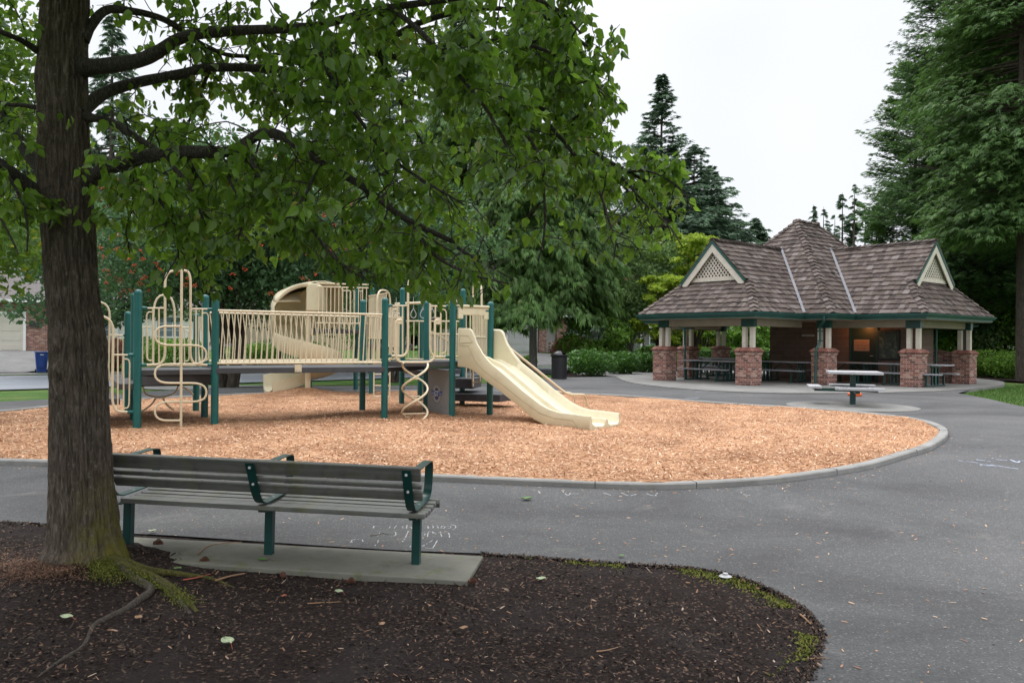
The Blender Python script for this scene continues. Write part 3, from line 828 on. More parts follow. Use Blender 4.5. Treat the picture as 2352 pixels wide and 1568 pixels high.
# (u, v, depth) polylines of the limbs, radii in metres
LIMBS = [
    ([(190, 430, 6.4), (235, 392, 6.2), (300, 372, 6.05), (400, 352, 5.9), (480, 348, 5.8), (530, 345, 5.75), (600, 307, 5.7), (660, 316, 5.6), (740, 372, 5.5), (830, 430, 5.45), (920, 498, 5.4), (1050, 560, 5.35)], 0.063, 0.016),
    ([(180, 262, 6.4), (232, 222, 6.6), (300, 196, 6.8), (420, 168, 7.0), (480, 155, 7.1), (640, 160, 7.2), (700, 167, 7.2), (800, 140, 7.1), (860, 120, 7.0), (960, 146, 6.9), (1100, 190, 6.8), (1250, 260, 6.7), (1380, 360, 6.6), (1500, 430, 6.5)], 0.052, 0.012),
    ([(175, 152, 6.4), (300, 140, 6.2), (360, 122, 6.0), (420, 88, 5.9), (520, 70, 5.7), (700, 62, 5.5), (900, 20, 5.2), (1150, -20, 4.9)], 0.063, 0.016),
    ([(185, 90, 6.4), (240, 26, 6.5), (300, 27, 6.7), (370, 45, 6.9), (430, 80, 7.1), (480, 110, 7.2), (560, 126, 7.5), (760, 110, 8.0), (1000, 60, 8.3)], 0.038, 0.012),
    ([(190, 262, 6.4), (262, 278, 6.3), (330, 330, 6.1), (380, 372, 5.9), (440, 430, 5.7), (470, 520, 5.6)], 0.035, 0.008),
    ([(120, 470, 6.4), (70, 430, 6.2), (0, 372, 6.0), (-120, 300, 5.8), (-300, 250, 5.5)], 0.06, 0.025),
    ([(118, 412, 6.4), (52, 330, 6.6), (0, 250, 6.8), (-120, 120, 7.0), (-300, 60, 7.2)], 0.055, 0.025),
    ([(100, 252, 6.4), (50, 243, 6.4), (0, 238, 6.4), (-100, 200, 6.3)], 0.022, 0.012),
    ([(115, 142, 6.4), (60, 100, 6.2), (0, 70, 6.0), (-150, 10, 5.8)], 0.028, 0.015),
    ([(860, 120, 7.0), (960, 60, 6.8), (1100, 20, 6.5), (1250, 40, 6.3), (1350, 110, 6.2)], 0.03, 0.01),
    # higher limbs, partly out of the picture, which shade the ground
    ([(170, -60, 6.4), (330, -160, 6.1), (560, -230, 5.8), (850, -260, 5.4), (1150, -240, 5.0)], 0.07, 0.02),
    ([(150, -60, 6.4), (330, -220, 7.2), (620, -260, 8.0), (900, -240, 8.6), (1150, -160, 9.0)], 0.06, 0.02),
    ([(150, -20, 6.4), (200, -200, 5.4), (330, -420, 4.4), (500, -700, 3.6)], 0.06, 0.02),
    ([(140, -60, 6.4), (20, -260, 5.4), (-100, -500, 4.4), (-200, -800, 3.6)], 0.06, 0.02),
    ([(150, -100, 6.4), (60, -200, 7.5), (0, -300, 8.5)], 0.05, 0.02),
    ([(150, -200, 6.4), (500, -420, 5.2), (1000, -600, 4.3)], 0.05, 0.02),
]
# drooping secondaries that carry the lower curtain of leaves
DROOP = [
    ([(640, 310, 5.7), (700, 360, 6.1), (760, 450, 6.3), (800, 540, 6.4), (850, 620, 6.4)], 0.018, 0.006),
    ([(420, 350, 5.9), (450, 430, 6.2), (440, 520, 6.3), (455, 610, 6.4), (470, 660, 6.4)], 0.018, 0.005),
    ([(560, 330, 5.7), (600, 420, 5.4), (680, 500, 5.2), (780, 600, 5.1), (850, 640, 5.05)], 0.018, 0.005),
    ([(840, 430, 5.4), (900, 520, 5.7), (960, 600, 5.9), (1030, 650, 6.0)], 0.016, 0.005),
    ([(930, 500, 5.4), (1000, 590, 5.2), (1080, 640, 5.1), (1170, 665, 5.1)], 0.016, 0.005),
    ([(1050, 560, 5.35), (1120, 600, 5.5), (1170, 630, 5.6)], 0.012, 0.005),
    ([(300, 372, 6.05), (310, 450, 6.4), (290, 530, 6.6), (300, 590, 6.7)], 0.015, 0.005),
    ([(1100, 190, 6.8), (1200, 300, 6.4), (1240, 420, 6.2), (1245, 540, 6.1), (1240, 600, 6.1)], 0.018, 0.005),
    ([(1250, 260, 6.7), (1350, 400, 6.3), (1400, 500, 6.1), (1430, 570, 6.0)], 0.018, 0.005),
    ([(1380, 360, 6.6), (1450, 440, 6.9), (1520, 500, 7.0), (1540, 545, 7.0)], 0.014, 0.005),
    ([(1300, 290, 6.7), (1380, 230, 6.5), (1400, 160, 6.4)], 0.014, 0.005),
    ([(960, 146, 6.9), (1050, 100, 6.6), (1200, 100, 6.3), (1320, 150, 6.1), (1390, 230, 6.0)], 0.025, 0.006),
    ([(1150, -20, 4.9), (1260, 20, 4.9), (1330, 80, 4.9)], 0.015, 0.006),
    ([(900, 20, 5.2), (1000, 100, 5.0), (1080, 200, 4.9), (1150, 330, 4.9), (1180, 430, 4.9)], 0.02, 0.006),
    ([(700, 62, 5.5), (760, 180, 5.2), (850, 300, 5.1), (950, 400, 5.1), (1060, 480, 5.1)], 0.02, 0.006),
    ([(700, 167, 7.2), (760, 280, 7.4), (820, 400, 7.5), (880, 520, 7.5), (930, 600, 7.5)], 0.02, 0.006),
    ([(860, 120, 7.0), (930, 260, 7.3), (1000, 400, 7.5), (1050, 500, 7.6)], 0.02, 0.006),
    ([(1440, 400, 6.55), (1500, 400, 6.3), (1560, 430, 6.2), (1585, 480, 6.2)], 0.010, 0.004),
    ([(1400, 380, 6.6), (1480, 470, 6.2), (1540, 520, 6.1), (1570, 560, 6.1)], 0.010, 0.004),
    ([(480, 155, 7.1), (440, 260, 7.4), (400, 380, 7.6), (380, 480, 7.7)], 0.018, 0.005),
    ([(640, 160, 7.2), (660, 240, 7.0), (680, 330, 6.9), (700, 430, 6.9), (690, 520, 6.9)], 0.018, 0.005),
    ([(560, 126, 7.5), (620, 230, 7.8), (590, 360, 8.0), (570, 470, 8.0), (560, 560, 8.0)], 0.018, 0.005),
    ([(1200, 100, 6.3), (1280, 60, 6.6), (1350, 40, 6.7)], 0.012, 0.005),
    ([(740, 372, 5.5), (700, 450, 5.3), (620, 540, 5.2), (600, 590, 5.2)], 0.014, 0.005),
    ([(500, 348, 5.8), (520, 420, 5.5), (560, 500, 5.4), (540, 590, 5.3)], 0.014, 0.005),
    ([(350, 360, 6.0), (360, 440, 5.6), (400, 520, 5.5), (410, 590, 5.5)], 0.014, 0.005),
    ([(0, 372, 6.0), (40, 450, 5.8), (60, 520, 5.7), (60, 570, 5.7)], 0.014, 0.005),
    ([(-120, 300, 5.8), (-60, 400, 5.5), (0, 500, 5.4), (40, 580, 5.4)], 0.014, 0.005),
]
paths = []
for k, (pl, r0, r1) in enumerate(LIMBS + DROOP):
    P = spline([at(u, v, d * KD) for u, v, d in pl], 6)
    P = wob(P, 0.035 if k < len(LIMBS) else 0.05, 1.8, k)
    n = len(P); rr = [r0 + (r1 - r0) * (i / (n - 1)) ** 0.8 for i in range(n)]
    rr = [r * (1 + 0.10 * noise.noise(p * 6)) for r, p in zip(rr, P)]
    if k < 9 or (len(LIMBS) > k): rr[0] *= 1.5; rr[1] *= 1.25
    m = MB(); m.tube(P, rr, 10 if k < len(LIMBS) else 6)
    paths.append((P, rr, k))
    if k < len(LIMBS): m.build('branch', M['limb'], tree, True)
    else:
        if k == len(LIMBS): dro = MB()
        dro.tube(P, rr, 6)

# limits of the crown: underside as a function of world x, right side as a function of height
LOWU = [(-400, 540), (0, 560), (90, 560), (200, 500), (250, 570), (320, 560), (405, 575), (425, 600), (442, 672), (490, 672), (512, 600), (600, 605), (700, 590), (760, 590), (850, 655), (950, 660), (1000, 690), (1100, 690), (1180, 672), (1210, 560), (1300, 560), (1400, 600), (1450, 590), (1530, 545), (1590, 470), (1660, 380)]
def THIN(p):
    u = p.x / 5.86 * 1800 + 1176; v = 784 - (p.z - CAMZ) / 5.86 * 1800
    k = 1.0
    if u > 1040: k = min(1.0, max(0.20, 1.0 - (v - 340) / 210.0))
    elif u < 230: k = 0.65
    else: k = min(1.0, max(0.62, 1.0 - (v - 360) / 300.0))
    return k
LX = [(u - 1176) / 1800 * 5.86 for u, v in LOWU]; LZ = [CAMZ + (784 - v) / 1800 * 5.86 for u, v in LOWU]
RZ = [(-900, 700), (-300, 1150), (-100, 1290), (0, 1330), (70, 1385), (170, 1412), (225, 1400), (285, 1430), (330, 1500), (400, 1590), (480, 1590), (620, 1500), (800, 1400)]
RZz = [CAMZ + (784 - v) / 1800 * 5.86 for v, u in RZ][::-1]; RXx = [(u - 1176) / 1800 * 5.86 for v, u in RZ][::-1]
# open gaps in the crown
GAPS = [(540, 300, 7.0, 0.26), (610, 305, 7.2, 0.22), (262, 110, 6.6, 0.20), (320, 75, 6.6, 0.17), (15, 130, 6.4, 0.22), (700, 300, 7.0, 0.15), (60, 160, 6.4, 0.15), (480, 240, 7.0, 0.18)]
GAPS = [(at(u, v, d * KD), r * KD) for u, v, d, r in GAPS]
def ok_leaf(p, slack=0.0):
    if p.z < np.interp(p.x, LX, LZ) - slack: return False
    if p.x > np.interp(p.z, RZz, RXx) + slack: return False
    if p.y < 1.2: return False
    for g, r in GAPS:
        if math.hypot(p.x - g.x, p.z - g.z) < r and p.y < g.y + 1.6 and random.random() < 0.93: return False
    return True

twm = MB(); leafp = []; leafd = []
def twig(p, d, L, r, depth):
    """random drooping shoot; leaves hang from spurs"""
    P = [p.copy()]; q = p.copy(); dd = d.normalized(); n = max(3, int(L / 0.07)); st = L / n
    for i in range(n):
        dd = (dd + Vector((random.gauss(0, .22), random.gauss(0, .22), random.gauss(-.05, .18)))).normalized()
        q = q + dd * st
        if not ok_leaf(q, 0.05): break
        P.append(q.copy())
    if len(P) < 2: return
    twm.tube(P, [r * (1 - 0.7 * i / len(P)) for i in range(len(P))], 4)
    for i in range(1, len(P)):
        if random.random() < 0.80:
            c = random.randint(2, 4) + (2 if i == len(P) - 1 else 0)
            for _ in range(c):
                side = Vector((random.gauss(0, 1), random.gauss(0, 1), random.gauss(-0.35, .55))).normalized()
                lp = P[i] + side * random.uniform(0.02, 0.06)
                leafp.append(lp); leafd.append(side)
    if depth > 0:
        for _ in range(depth + 1):
            i = random.randrange(1, len(P)); sd_ = (P[i] - P[i - 1]).normalized()
            nd_ = (sd_ + Vector((random.gauss(0, .8), random.gauss(0, .8), random.gauss(-.1, .6)))).normalized()
            twig(P[i], nd_, L * random.uniform(.4, .7), r * .6, depth - 1)

for P, rr, k in paths:
    tot = sum((P[i + 1] - P[i]).length for i in range(len(P) - 1))
    inview = k < 9 or k >= len(LIMBS)
    dens = 10.5 if k < 9 else (15 if k >= len(LIMBS) else 6.0)
    if k in (7, 8): dens = 3.0
    cnt = int(tot * dens)
    for c in range(cnt):
        t = (c + random.random()) / cnt
        if k < len(LIMBS) and t < 0.16: continue
        i = min(len(P) - 2, int(t * (len(P) - 1))); tg = (P[i + 1] - P[i]).normalized()
        d = (tg * 0.5 + Vector((random.gauss(0, .7), random.gauss(0, .8), random.gauss(.05, .65)))).normalized()
        L = random.uniform(.3, .75) if k < len(LIMBS) else random.uniform(.18, .5)
        twig(P[i], d, L, 0.006, 1)

def leaf_mesh(P, D, smin, smax, mat, name, parent, drop=0.75):
    n = len(P); P = np.array([tuple(p) for p in P]); D = np.array([tuple(p) for p in D])
    S = rng.uniform(smin, smax, n)
    ax = D * 0.55 + rng.normal(0, .35, (n, 3)); ax[:, 2] -= drop
    ax /= np.linalg.norm(ax, axis=1)[:, None]
    up = rng.normal(0, 1, (n, 3)); up[:, 2] += 0.9
    sx = np.cross(ax, up); sx /= np.linalg.norm(sx, axis=1)[:, None]; nn = np.cross(sx, ax)
    #  leaf outline: length 1 along ax, folded along the midrib
    T = np.array([(0, -0.16, 0), (0, 0.0, 0), (-.30, .20, .10), (-.36, .45, .13), (-.20, .78, .03), (0, 1.10, -.10), (.20, .78, .03), (.36, .45, .13), (.30, .20, .10), (0, .45, -.03)])
    K = len(T)
    cu = rng.uniform(-2.2, 2.6, n)
    loc = np.repeat(T[None], n, 0); loc[:, :, 2] += -0.16 * cu[:, None] * loc[:, :, 1] ** 2 + 0.05 * np.sin(loc[:, :, 0] * 9 + loc[:, :, 1] * 7 + cu[:, None] * 5)
    loc[:, :, 0] *= rng.uniform(.8, 1.15, n)[:, None]
    Vv = P[:, None, :] + S[:, None, None] * (loc[:, :, 0:1] * sx[:, None, :] + loc[:, :, 1:2] * ax[:, None, :] + loc[:, :, 2:3] * nn[:, None, :])
    Fq = np.array([(1, 9, 3, 2), (9, 5, 4, 3), (1, 8, 7, 9), (9, 7, 6, 5)])
    F = (np.arange(n)[:, None, None] * K + Fq[None]).reshape(-1, 4)
    return raw(name, Vv.reshape(-1, 3), F, mat, parent, False)
LB = [[(q.x, q.y, q.z) for q in spline([at(u, v, d * KD) for u, v, d in LIMBS[i][0]], 6) if q.x < (CU - 1176) / 1800 * 5.6] for i, CU in ((0, 700), (1, 560), (2, 470), (3, 420), (4, 400))]
LB = np.array([q for l in LB for q in l])
def hides(p):
    d = np.hypot(LB[:, 0] - p.x, LB[:, 2] - p.z); i = int(d.argmin())
    return d[i] < 0.13 and p.y < LB[i, 1] + 0.05
random.seed(11)
keep = [i for i, p in enumerate(leafp) if ok_leaf(p, 0.04) and not (hides(p) and random.random() < 0.88) and random.random() < THIN(p)]
leafp = [leafp[i] for i in keep]; leafd = [leafd[i] for i in keep]
print('pear leaves', len(leafp))
crown = leaf_mesh(leafp, leafd, 0.046, 0.092, M['pear_leaf'], 'crown', tree)
dro.build('branch', M['limb'], tree, True, fix=False)
tw = twm.build('twigs', M['limb'], tree, True, fix=False)
# high crown out of view: shades the bed as the real crown does
hp, hd = [], []
while len(hp) < 8500:
    a = random.uniform(0, 2 * math.pi); r = 4.8 * math.sqrt(random.random()); z = random.uniform(4.9, 8.5)
    X = -2.6 + r * math.cos(a); Y = 5.2 + r * math.sin(a)
    if ((X + 2.6) ** 2 + (Y - 5.2) ** 2) / 23 + ((z - 5.2) / 3.4) ** 2 > 1: continue
    if Y > 6.5 and z < CAMZ + 0.46 * Y + 0.2: continue
    if z < CAMZ + 0.46 * Y: continue
    hp.append(Vector((X, Y, z))); hd.append(Vector((random.gauss(0, 1), random.gauss(0, 1), random.gauss(0, 1))).normalized())
leaf_mesh(hp, hd, 0.14, 0.24, M['pear_leaf'], 'upper_crown', tree, 0.2)
# surface roots
def groot(pts, r0, r1, mat):
    P = []
    for u, v in pts: P.append(gp(u, v, 0.012))
    P = spline(P, 6); n = len(P)
    rr = [r0 + (r1 - r0) * i / (n - 1) for i in range(n)]
    P = [p + Vector((0, 0, r * 0.35 + 0.01 * noise.noise(p * 4))) for p, r in zip(P, rr)]
    m = MB(); m.tube(wob(P, 0.012, 5, 3), rr, 9); return m.build('root', mat, tree, True)
M['rootbark'] = m_bark('root_bark', (0.075, 0.06, 0.05), (0.16, 0.14, 0.12), 1.6, 0, 0.25)
M['mossroot'] = m_bark('mossy_root_bark', (0.085, 0.08, 0.022), (0.15, 0.14, 0.035), 1.6, 0, 0.25)
groot([(268, 1300), (315, 1335), (345, 1358), (300, 1392), (250, 1420), (215, 1440), (195, 1475), (160, 1505), (120, 1530), (85, 1556)], 0.036, 0.005, M['rootbark'])
groot([(240, 1428), (190, 1445), (140, 1465), (105, 1480)], 0.014, 0.005, M['rootbark'])
groot([(255, 1290), (300, 1312), (350, 1330), (400, 1362), (430, 1385), (455, 1405)], 0.05, 0.014, M['mossroot'])
groot([(350, 1330), (400, 1372), (440, 1410)], 0.03, 0.014, M['rootbark'])
groot([(280, 1292), (350, 1315), (420, 1322), (480, 1330), (540, 1350)], 0.035, 0.010, M['mossroot'])
# moss on root flare
pts = []
for i in range(6000):
    u = random.gauss(258, 22); v = random.gauss(1292, 18); p = gp(u, v, 0.02)
    pts.append((p.x, p.y - random.random() * 0.12, p.z + abs(random.gauss(0, .02))))
for i in range(3200):
    t = random.random(); u = 290 + 150 * t + random.gauss(0, 12); v = 1315 + 75 * t ** 1.2 + random.gauss(0, 7); p = gp(u, v, 0.03)
    if noise.noise(Vector((p.x * 4, p.y * 4, 0))) > -0.1: pts.append((p.x, p.y, p.z + random.random() * 0.03))
flakes('moss', pts, (0.004, 0.012), (0.003, 0.007), M['moss'], 0.9)
# ------------------------------------------------------------------ bench (seen from behind)
bl_ = pz(291, 1258, .095); br_ = pz(954, 1298, .050); bo = (bl_ + br_) / 2; brz = math.atan2(br_.y - bl_.y, br_.x - bl_.x); LS = (br_ - bl_).length / 2
bench = thing('park_bench', 'long weathered grey slat bench on green steel legs, seen from behind beside the big tree', 'bench', (bo.x, bo.y, bo.z), brz)
bench.rotation_euler = (0, math.atan2(bl_.z - br_.z, LS * 2), brz)
BL = LS + 0.10
def slat(name, y, z, w_, h, ang, mat=None, bev=0.006):
    m = MB(); m.box((0.07, 0, 0), (2 * BL - 0.14, w_, h)); o = m.build(name, mat or M['slat'], bench, bevel=bev)
    o.location = (0, y, z); o.rotation_euler = (ang, 0, 0); return o
SC = [(-0.135, 0.432, 0.02), (-0.040, 0.425, -0.02), (0.057, 0.424, -0.04), (0.155, 0.431, -0.07), (0.253, 0.442, -0.10), (0.350, 0.445, 0.10), (0.425, 0.415, 0.80)]
for y, z, a in SC: slat('seat_slat', y, z, 0.074 if z > 0.40 else 0.05, 0.040, -a)
for y, z, h in ((-0.245, 0.612, 0.085), (-0.288, 0.69, 0.042), (-0.335, 0.79, 0.125)):
    slat('back_slat', y, z, 0.036, h, math.radians(27), bev=0.009)
for lx in (-LS, 0.0, LS):
    m = MB(); m.box((lx, 0.02, 0.19), (0.066, 0.066, 0.42)); m.build('leg', M['dgreen'], bench, bevel=0.005)
    m = MB(); m.box((lx, 0.13, 0.399), (0.062, 0.55, 0.012)); m.build('seat_bracket', M['dgreen'], bench)
    pth = fillet([(lx, -0.392, 0.82), (lx, -0.255, 0.545), (lx, -0.16, 0.462), (lx, 0.34, 0.475), (lx, 0.41, 0.55), (lx, 0.425, 0.765), (lx, 0.36, 0.785), (lx, -0.33, 0.77)], 0.08, 6)
    # flat bar 62 mm wide, 9 mm thick
    G_ = []
    for i, p in enumerate(pth):
        a = pth[max(0, i - 1)]; b = pth[min(len(pth) - 1, i + 1)]; t = (b - a).normalized(); nn = Vector((0, -t.z, t.y)) * 0.0045
        G_.append([p + Vector((-0.035, 0, 0)) + nn, p + Vector((0.035, 0, 0)) + nn, p + Vector((0.035, 0, 0)) - nn, p + Vector((-0.035, 0, 0)) - nn, p + Vector((-0.035, 0, 0)) + nn])
    m = MB(); m.grid(G_); m.build('arm_strap', M['dgreen'], bench, smooth=True, bevel=0)
    m = MB()
    for (y, z, ny, nz2) in ((-0.383, 0.785, -0.89, 0.45), (-0.312, 0.645, -0.89, 0.45), (0.08, 0.463, 0, 1), (0.24, 0.461, 0, 1)):
        m.tube([(lx, y, z), (lx, y + ny * 0.012, z + nz2 * 0.012)], 0.011, 8)
    loose(m, 'bolt', M['steel'], bench, smooth=True)

# ------------------------------------------------------------------ play structure
play = thing('play_structure', 'green-posted playground structure with tan slides, bridge, climbers and dark decks', 'playground')
PZ = 0.30
def A_(x, y): return 201 + x / 3.413, 574.2 + y / 3.413          # the zoomed measuring frames
def B_(x, y): return 602.9 + x / 3.9, 602.9 + y / 3.9
def C_(x, y): return 976.2 + x / 3.641, 602.9 + y / 3.641
def E_(x, y): return 861.3 + x / 6.348, 648.9 + y / 6.348
def H_(x, y): return 459.4 + x / 4.965, 631.6 + y / 4.965
PO = {'1': (-6.16, 12.9, 664.5), '2': (-5.13, 13.55, 670.3), '3': (-6.77, 14.05, 672.5), '4': (-5.74, 14.66, 676.7), '5': (-6.42, 15.95, 719), '6': (-7.50, 15.3, 715),
      '7': (-2.42, 14.93, 683.7), '8': (-3.13, 16.45, 688), '9': (-4.5, 22.6, 653.7), '10': (-3.85, 21.5, 660), '11': (-2.55, 18.2, 660.6), '12': (-2.17, 18.6, 672),
      '13': (-1.80, 16.5, 690.6), '14': (-1.17, 15.43, 685), '15': (-1.14, 18.1, 663), '16': (-0.44, 15.93, 692.7), 'd1': (-5.85, 22.7, 668)}
for k, (X, Y, vt) in PO.items():
    u = 1176 + X / Y * 1800
    zt = at(u, vt, Y).z
    m = MB(); r = 0.0635
    m.lathe((X, Y, 0), [(r, PZ - 0.15), (r, zt - 0.075), (r * 1.06, zt - 0.074), (r * 1.06, zt - 0.05), (r * 0.93, zt - 0.028), (r * 0.62, zt - 0.007), (r * 0.2, zt)], 20)
    m.build('post', M['teal'], play, smooth=True)
def P2(k): return (PO[k][0], PO[k][1])
def mid(a, b, t=0.5): return (a[0] * (1 - t) + b[0] * t, a[1] * (1 - t) + b[1] * t)
def shift(A, B, d):
    """plane A-B moved d metres towards the camera"""
    dx, dy = B[0] - A[0], B[1] - A[1]; L = math.hypot(dx, dy); nx, ny = dy / L, -dx / L
    if ny > 0: nx, ny = -nx, -ny
    return (A[0] + nx * d, A[1] + ny * d), (B[0] + nx * d, B[1] + ny * d)
def T(name, frame, pl, pts, r=0.014, fr=0.06, mat='tan', m=None, n=8):
    P = [onp(*frame(x, y), *pl) for x, y in pts]
    if len(P) > 2 and fr: P = fillet(P, fr)
    mm = m or MB(); mm.tube(P, r, n)
    if m is None: return mm.build(name, M[mat], play, smooth=True)
def clamp(m, frame, pl, x0, x1, y):
    a = onp(*frame(x0, y), *pl); b = onp(*frame(x1, y), *pl); d = b - a
    m.tube([a, a + d * 0.5, a + d * 0.9, b], [0.028, 0.03, 0.026, 0.018], 10)
def deckq(name, poly, z, th=0.09, mat='deck'):
    m = MB(); m.poly([(p[0], p[1], z) for p in poly], (0, 0, -th), (0, 0, 0)); o = m.build(name, M[mat], play, bevel=0.008)
    return o

# left decks
DL = 1.32
p1, p2, p3, p4, p5, p6 = [P2(k) for k in '123456']
deckq('deck', [p1, p2, p4, p3], DL); deckq('deck', [p3, p4, p5, p6], DL - 0.16)
deckq('deck', [mid(p1, p4, -0.02), mid(p2, p4, 0.2), mid(p4, p2, 0.05), mid(p3, p1, 0.1)], DL - 0.10, 0.16)
sd_ = Vector((-0.86, -0.50)); 
for k in range(4):
    o0 = Vector(p1) + Vector((0.02, 0.02)); o1 = Vector(p1) * 0.25 + Vector(p6) * 0.75
    z = [1.10, 0.86, 0.62, 0.44][k]; a = o0 + sd_ * (0.28 * k - 0.0); b = o1 + sd_ * (0.28 * k)
    deckq('step', [a, b, b + sd_ * 0.31, a + sd_ * 0.31], z, 0.10)

# curly climber in front of the first deck
pl = shift(p1, p2, 0.12)
m = MB()
T('', A_, pl, [(738, 150), (732, 1440)], 0.022, 0, m=m, n=10)
m.build('climber_pole', M['tan'], play, smooth=True)
T('curly_climber', A_, pl, [(725, 597), (530, 597), (530, 745), (932, 745), (932, 893), (528, 893), (528, 1042), (932, 1042), (932, 1188), (528, 1188), (528, 1335), (728, 1335)], 0.018, 0.24)
pl = shift(p1, p2, 0.0)
T('arch_rail', A_, pl, [(460, 900), (608, 895), (608, 170), (722, 160)], 0.021, 0.22)
T('arch_rail', A_, pl, [(728, 158), (808, 165), (806, 895), (945, 900)], 0.021, 0.22)
m = MB()
for q in ([(465, 455), (604, 455)], [(812, 460), (945, 462)], [(512, 455), (512, 895)], [(560, 455), (560, 895)], [(850, 462), (850, 890)], [(900, 462), (900, 890)]): T('', A_, pl, q, 0.014, 0, m=m)
T('', A_, pl, [(512, 485), (462, 487), (464, 864), (512, 862)], 0.012, 0.09, m=m)
T('', A_, pl, [(902, 493), (948, 493), (950, 860), (902, 868)], 0.012, 0.09, m=m)
m.build('barrier', M['tan'], play, smooth=True)
m = MB()
for x0, x1, y in ((415, 470, 455), (412, 465, 900), (1000, 940, 465), (998, 936, 900)): clamp(m, A_, pl, x0, x1, y)
pl1 = (p1, (p1[0] - 0.86, p1[1] - 0.50)); pl6 = (p6, (p6[0] - 0.86, p6[1] - 0.50))
for x0, x1, y in ((362, 315, 822), (362, 310, 1268)): clamp(m, A_, pl1, x0, x1, y)
for x0, x1, y in ((312, 280, 668), (305, 280, 1048)): clamp(m, A_, pl6, x0, x1, y)
loose(m, 'clamp', M['teal'], play, smooth=True)
# stair rails on the left
T('stair_rail', A_, pl1, [(-60, 1235), (-70, 520), (204, 512), (192, 1262), (318, 1268)], 0.021, 0.28)
T('stair_rail', A_, pl6, [(-60, 1000), (-60, 400), (176, 405), (162, 1040), (290, 1048)], 0.021, 0.28)
m = MB()
T('', A_, pl1, [(205, 820), (318, 822)], 0.014, 0, m=m); T('', A_, pl1, [(238, 822), (238, 1258)], 0.013, 0, m=m); T('', A_, pl1, [(283, 822), (283, 1260)], 0.013, 0, m=m)
T('', A_, pl1, [(284, 853), (332, 855), (326, 1236), (284, 1238)], 0.013, 0.11, m=m)
T('', A_, pl6, [(178, 665), (285, 667)], 0.014, 0, m=m); T('', A_, pl6, [(238, 667), (236, 1040)], 0.013, 0, m=m)
T('', A_, pl6, [(240, 692), (280, 694), (272, 1022), (240, 1022)], 0.013, 0.09, m=m)
m.build('barrier', M['tan'], play, smooth=True)
# rails on the far side of the first deck, inverted U, and under-deck arch climber
pl = (p3, p4)
m = MB()
T('', A_, pl, [(515, 900), (515, 352), (686, 352), (682, 905)], 0.020, 0.42, m=m)
for q in ([(425, 603), (515, 603)], [(684, 605), (822, 608)], [(432, 603), (432, 905)], [(425, 905), (900, 905)], [(760, 608), (760, 905)], [(722, 606), (722, 905)]): T('', A_, pl, q, 0.012, 0, m=m)
T('', A_, pl, [(465, 614), (474, 640), (470, 862), (500, 870)], 0.012, 0.06, m=m); T('', A_, pl, [(760, 632), (796, 636), (796, 868), (760, 872)], 0.012, 0.06, m=m)
m.build('barrier', M['tan'], play, smooth=True)
pl = (p4, p3)
m = MB()
T('', A_, shift(p3, p4, -1.0), [(436, 1074), (450, 1130), (520, 1152), (610, 1150), (690, 1120), (712, 1064)], 0.018, 0.2, m=m)
T('', A_, shift(p3, p4, -1.0), [(535, 1160), (500, 1215), (425, 1262)], 0.018, 0.2, m=m)
T('', A_, shift(p3, p4, -1.0), [(592, 1160), (620, 1215), (676, 1250)], 0.018, 0.2, m=m)
T('', A_, shift(p3, p4, -1.0), [(735, 1072), (790, 1090), (828, 1135)], 0.018, 0.2, m=m)
loose(m, 'arch_climber', M['tan'], play, smooth=True)
# side panel with an oval hole between the far posts
pl = (p5, p4)
m = MB()
ring_o, ring_i = [], []
for i in range(24):
    a = 2 * math.pi * i / 24; ca, sa = math.cos(a), math.sin(a)
    s_ = 1 / max(abs(ca), abs(sa)); ring_o.append(onp(*A_(892 + 27 * ca * s_, 696 - 178 * sa * s_), *pl)); ring_i.append(onp(*A_(884 + 13 * ca, 742 - 130 * sa), *pl))
for off in (0.0, 0.03):
    m.grid([[p + Vector((0, off, 0)) for p in ring_o + ring_o[:1]], [p + Vector((0, off, 0)) for p in ring_i + ring_i[:1]]])
m.grid([[p for p in ring_i + ring_i[:1]], [p + Vector((0, 0.03, 0)) for p in ring_i + ring_i[:1]]])
m.grid([[p for p in ring_o + ring_o[:1]], [p + Vector((0, 0.03, 0)) for p in ring_o + ring_o[:1]]])
m.build('side_panel', M['plastic'], play)
# rails between posts 2 and 4
m = MB(); pl = (p2, p4)
for k in range(9):
    t = 0.1 + 0.1 * k; q = mid(p2, p4, t)
    if k not in (3, 4, 5): continue
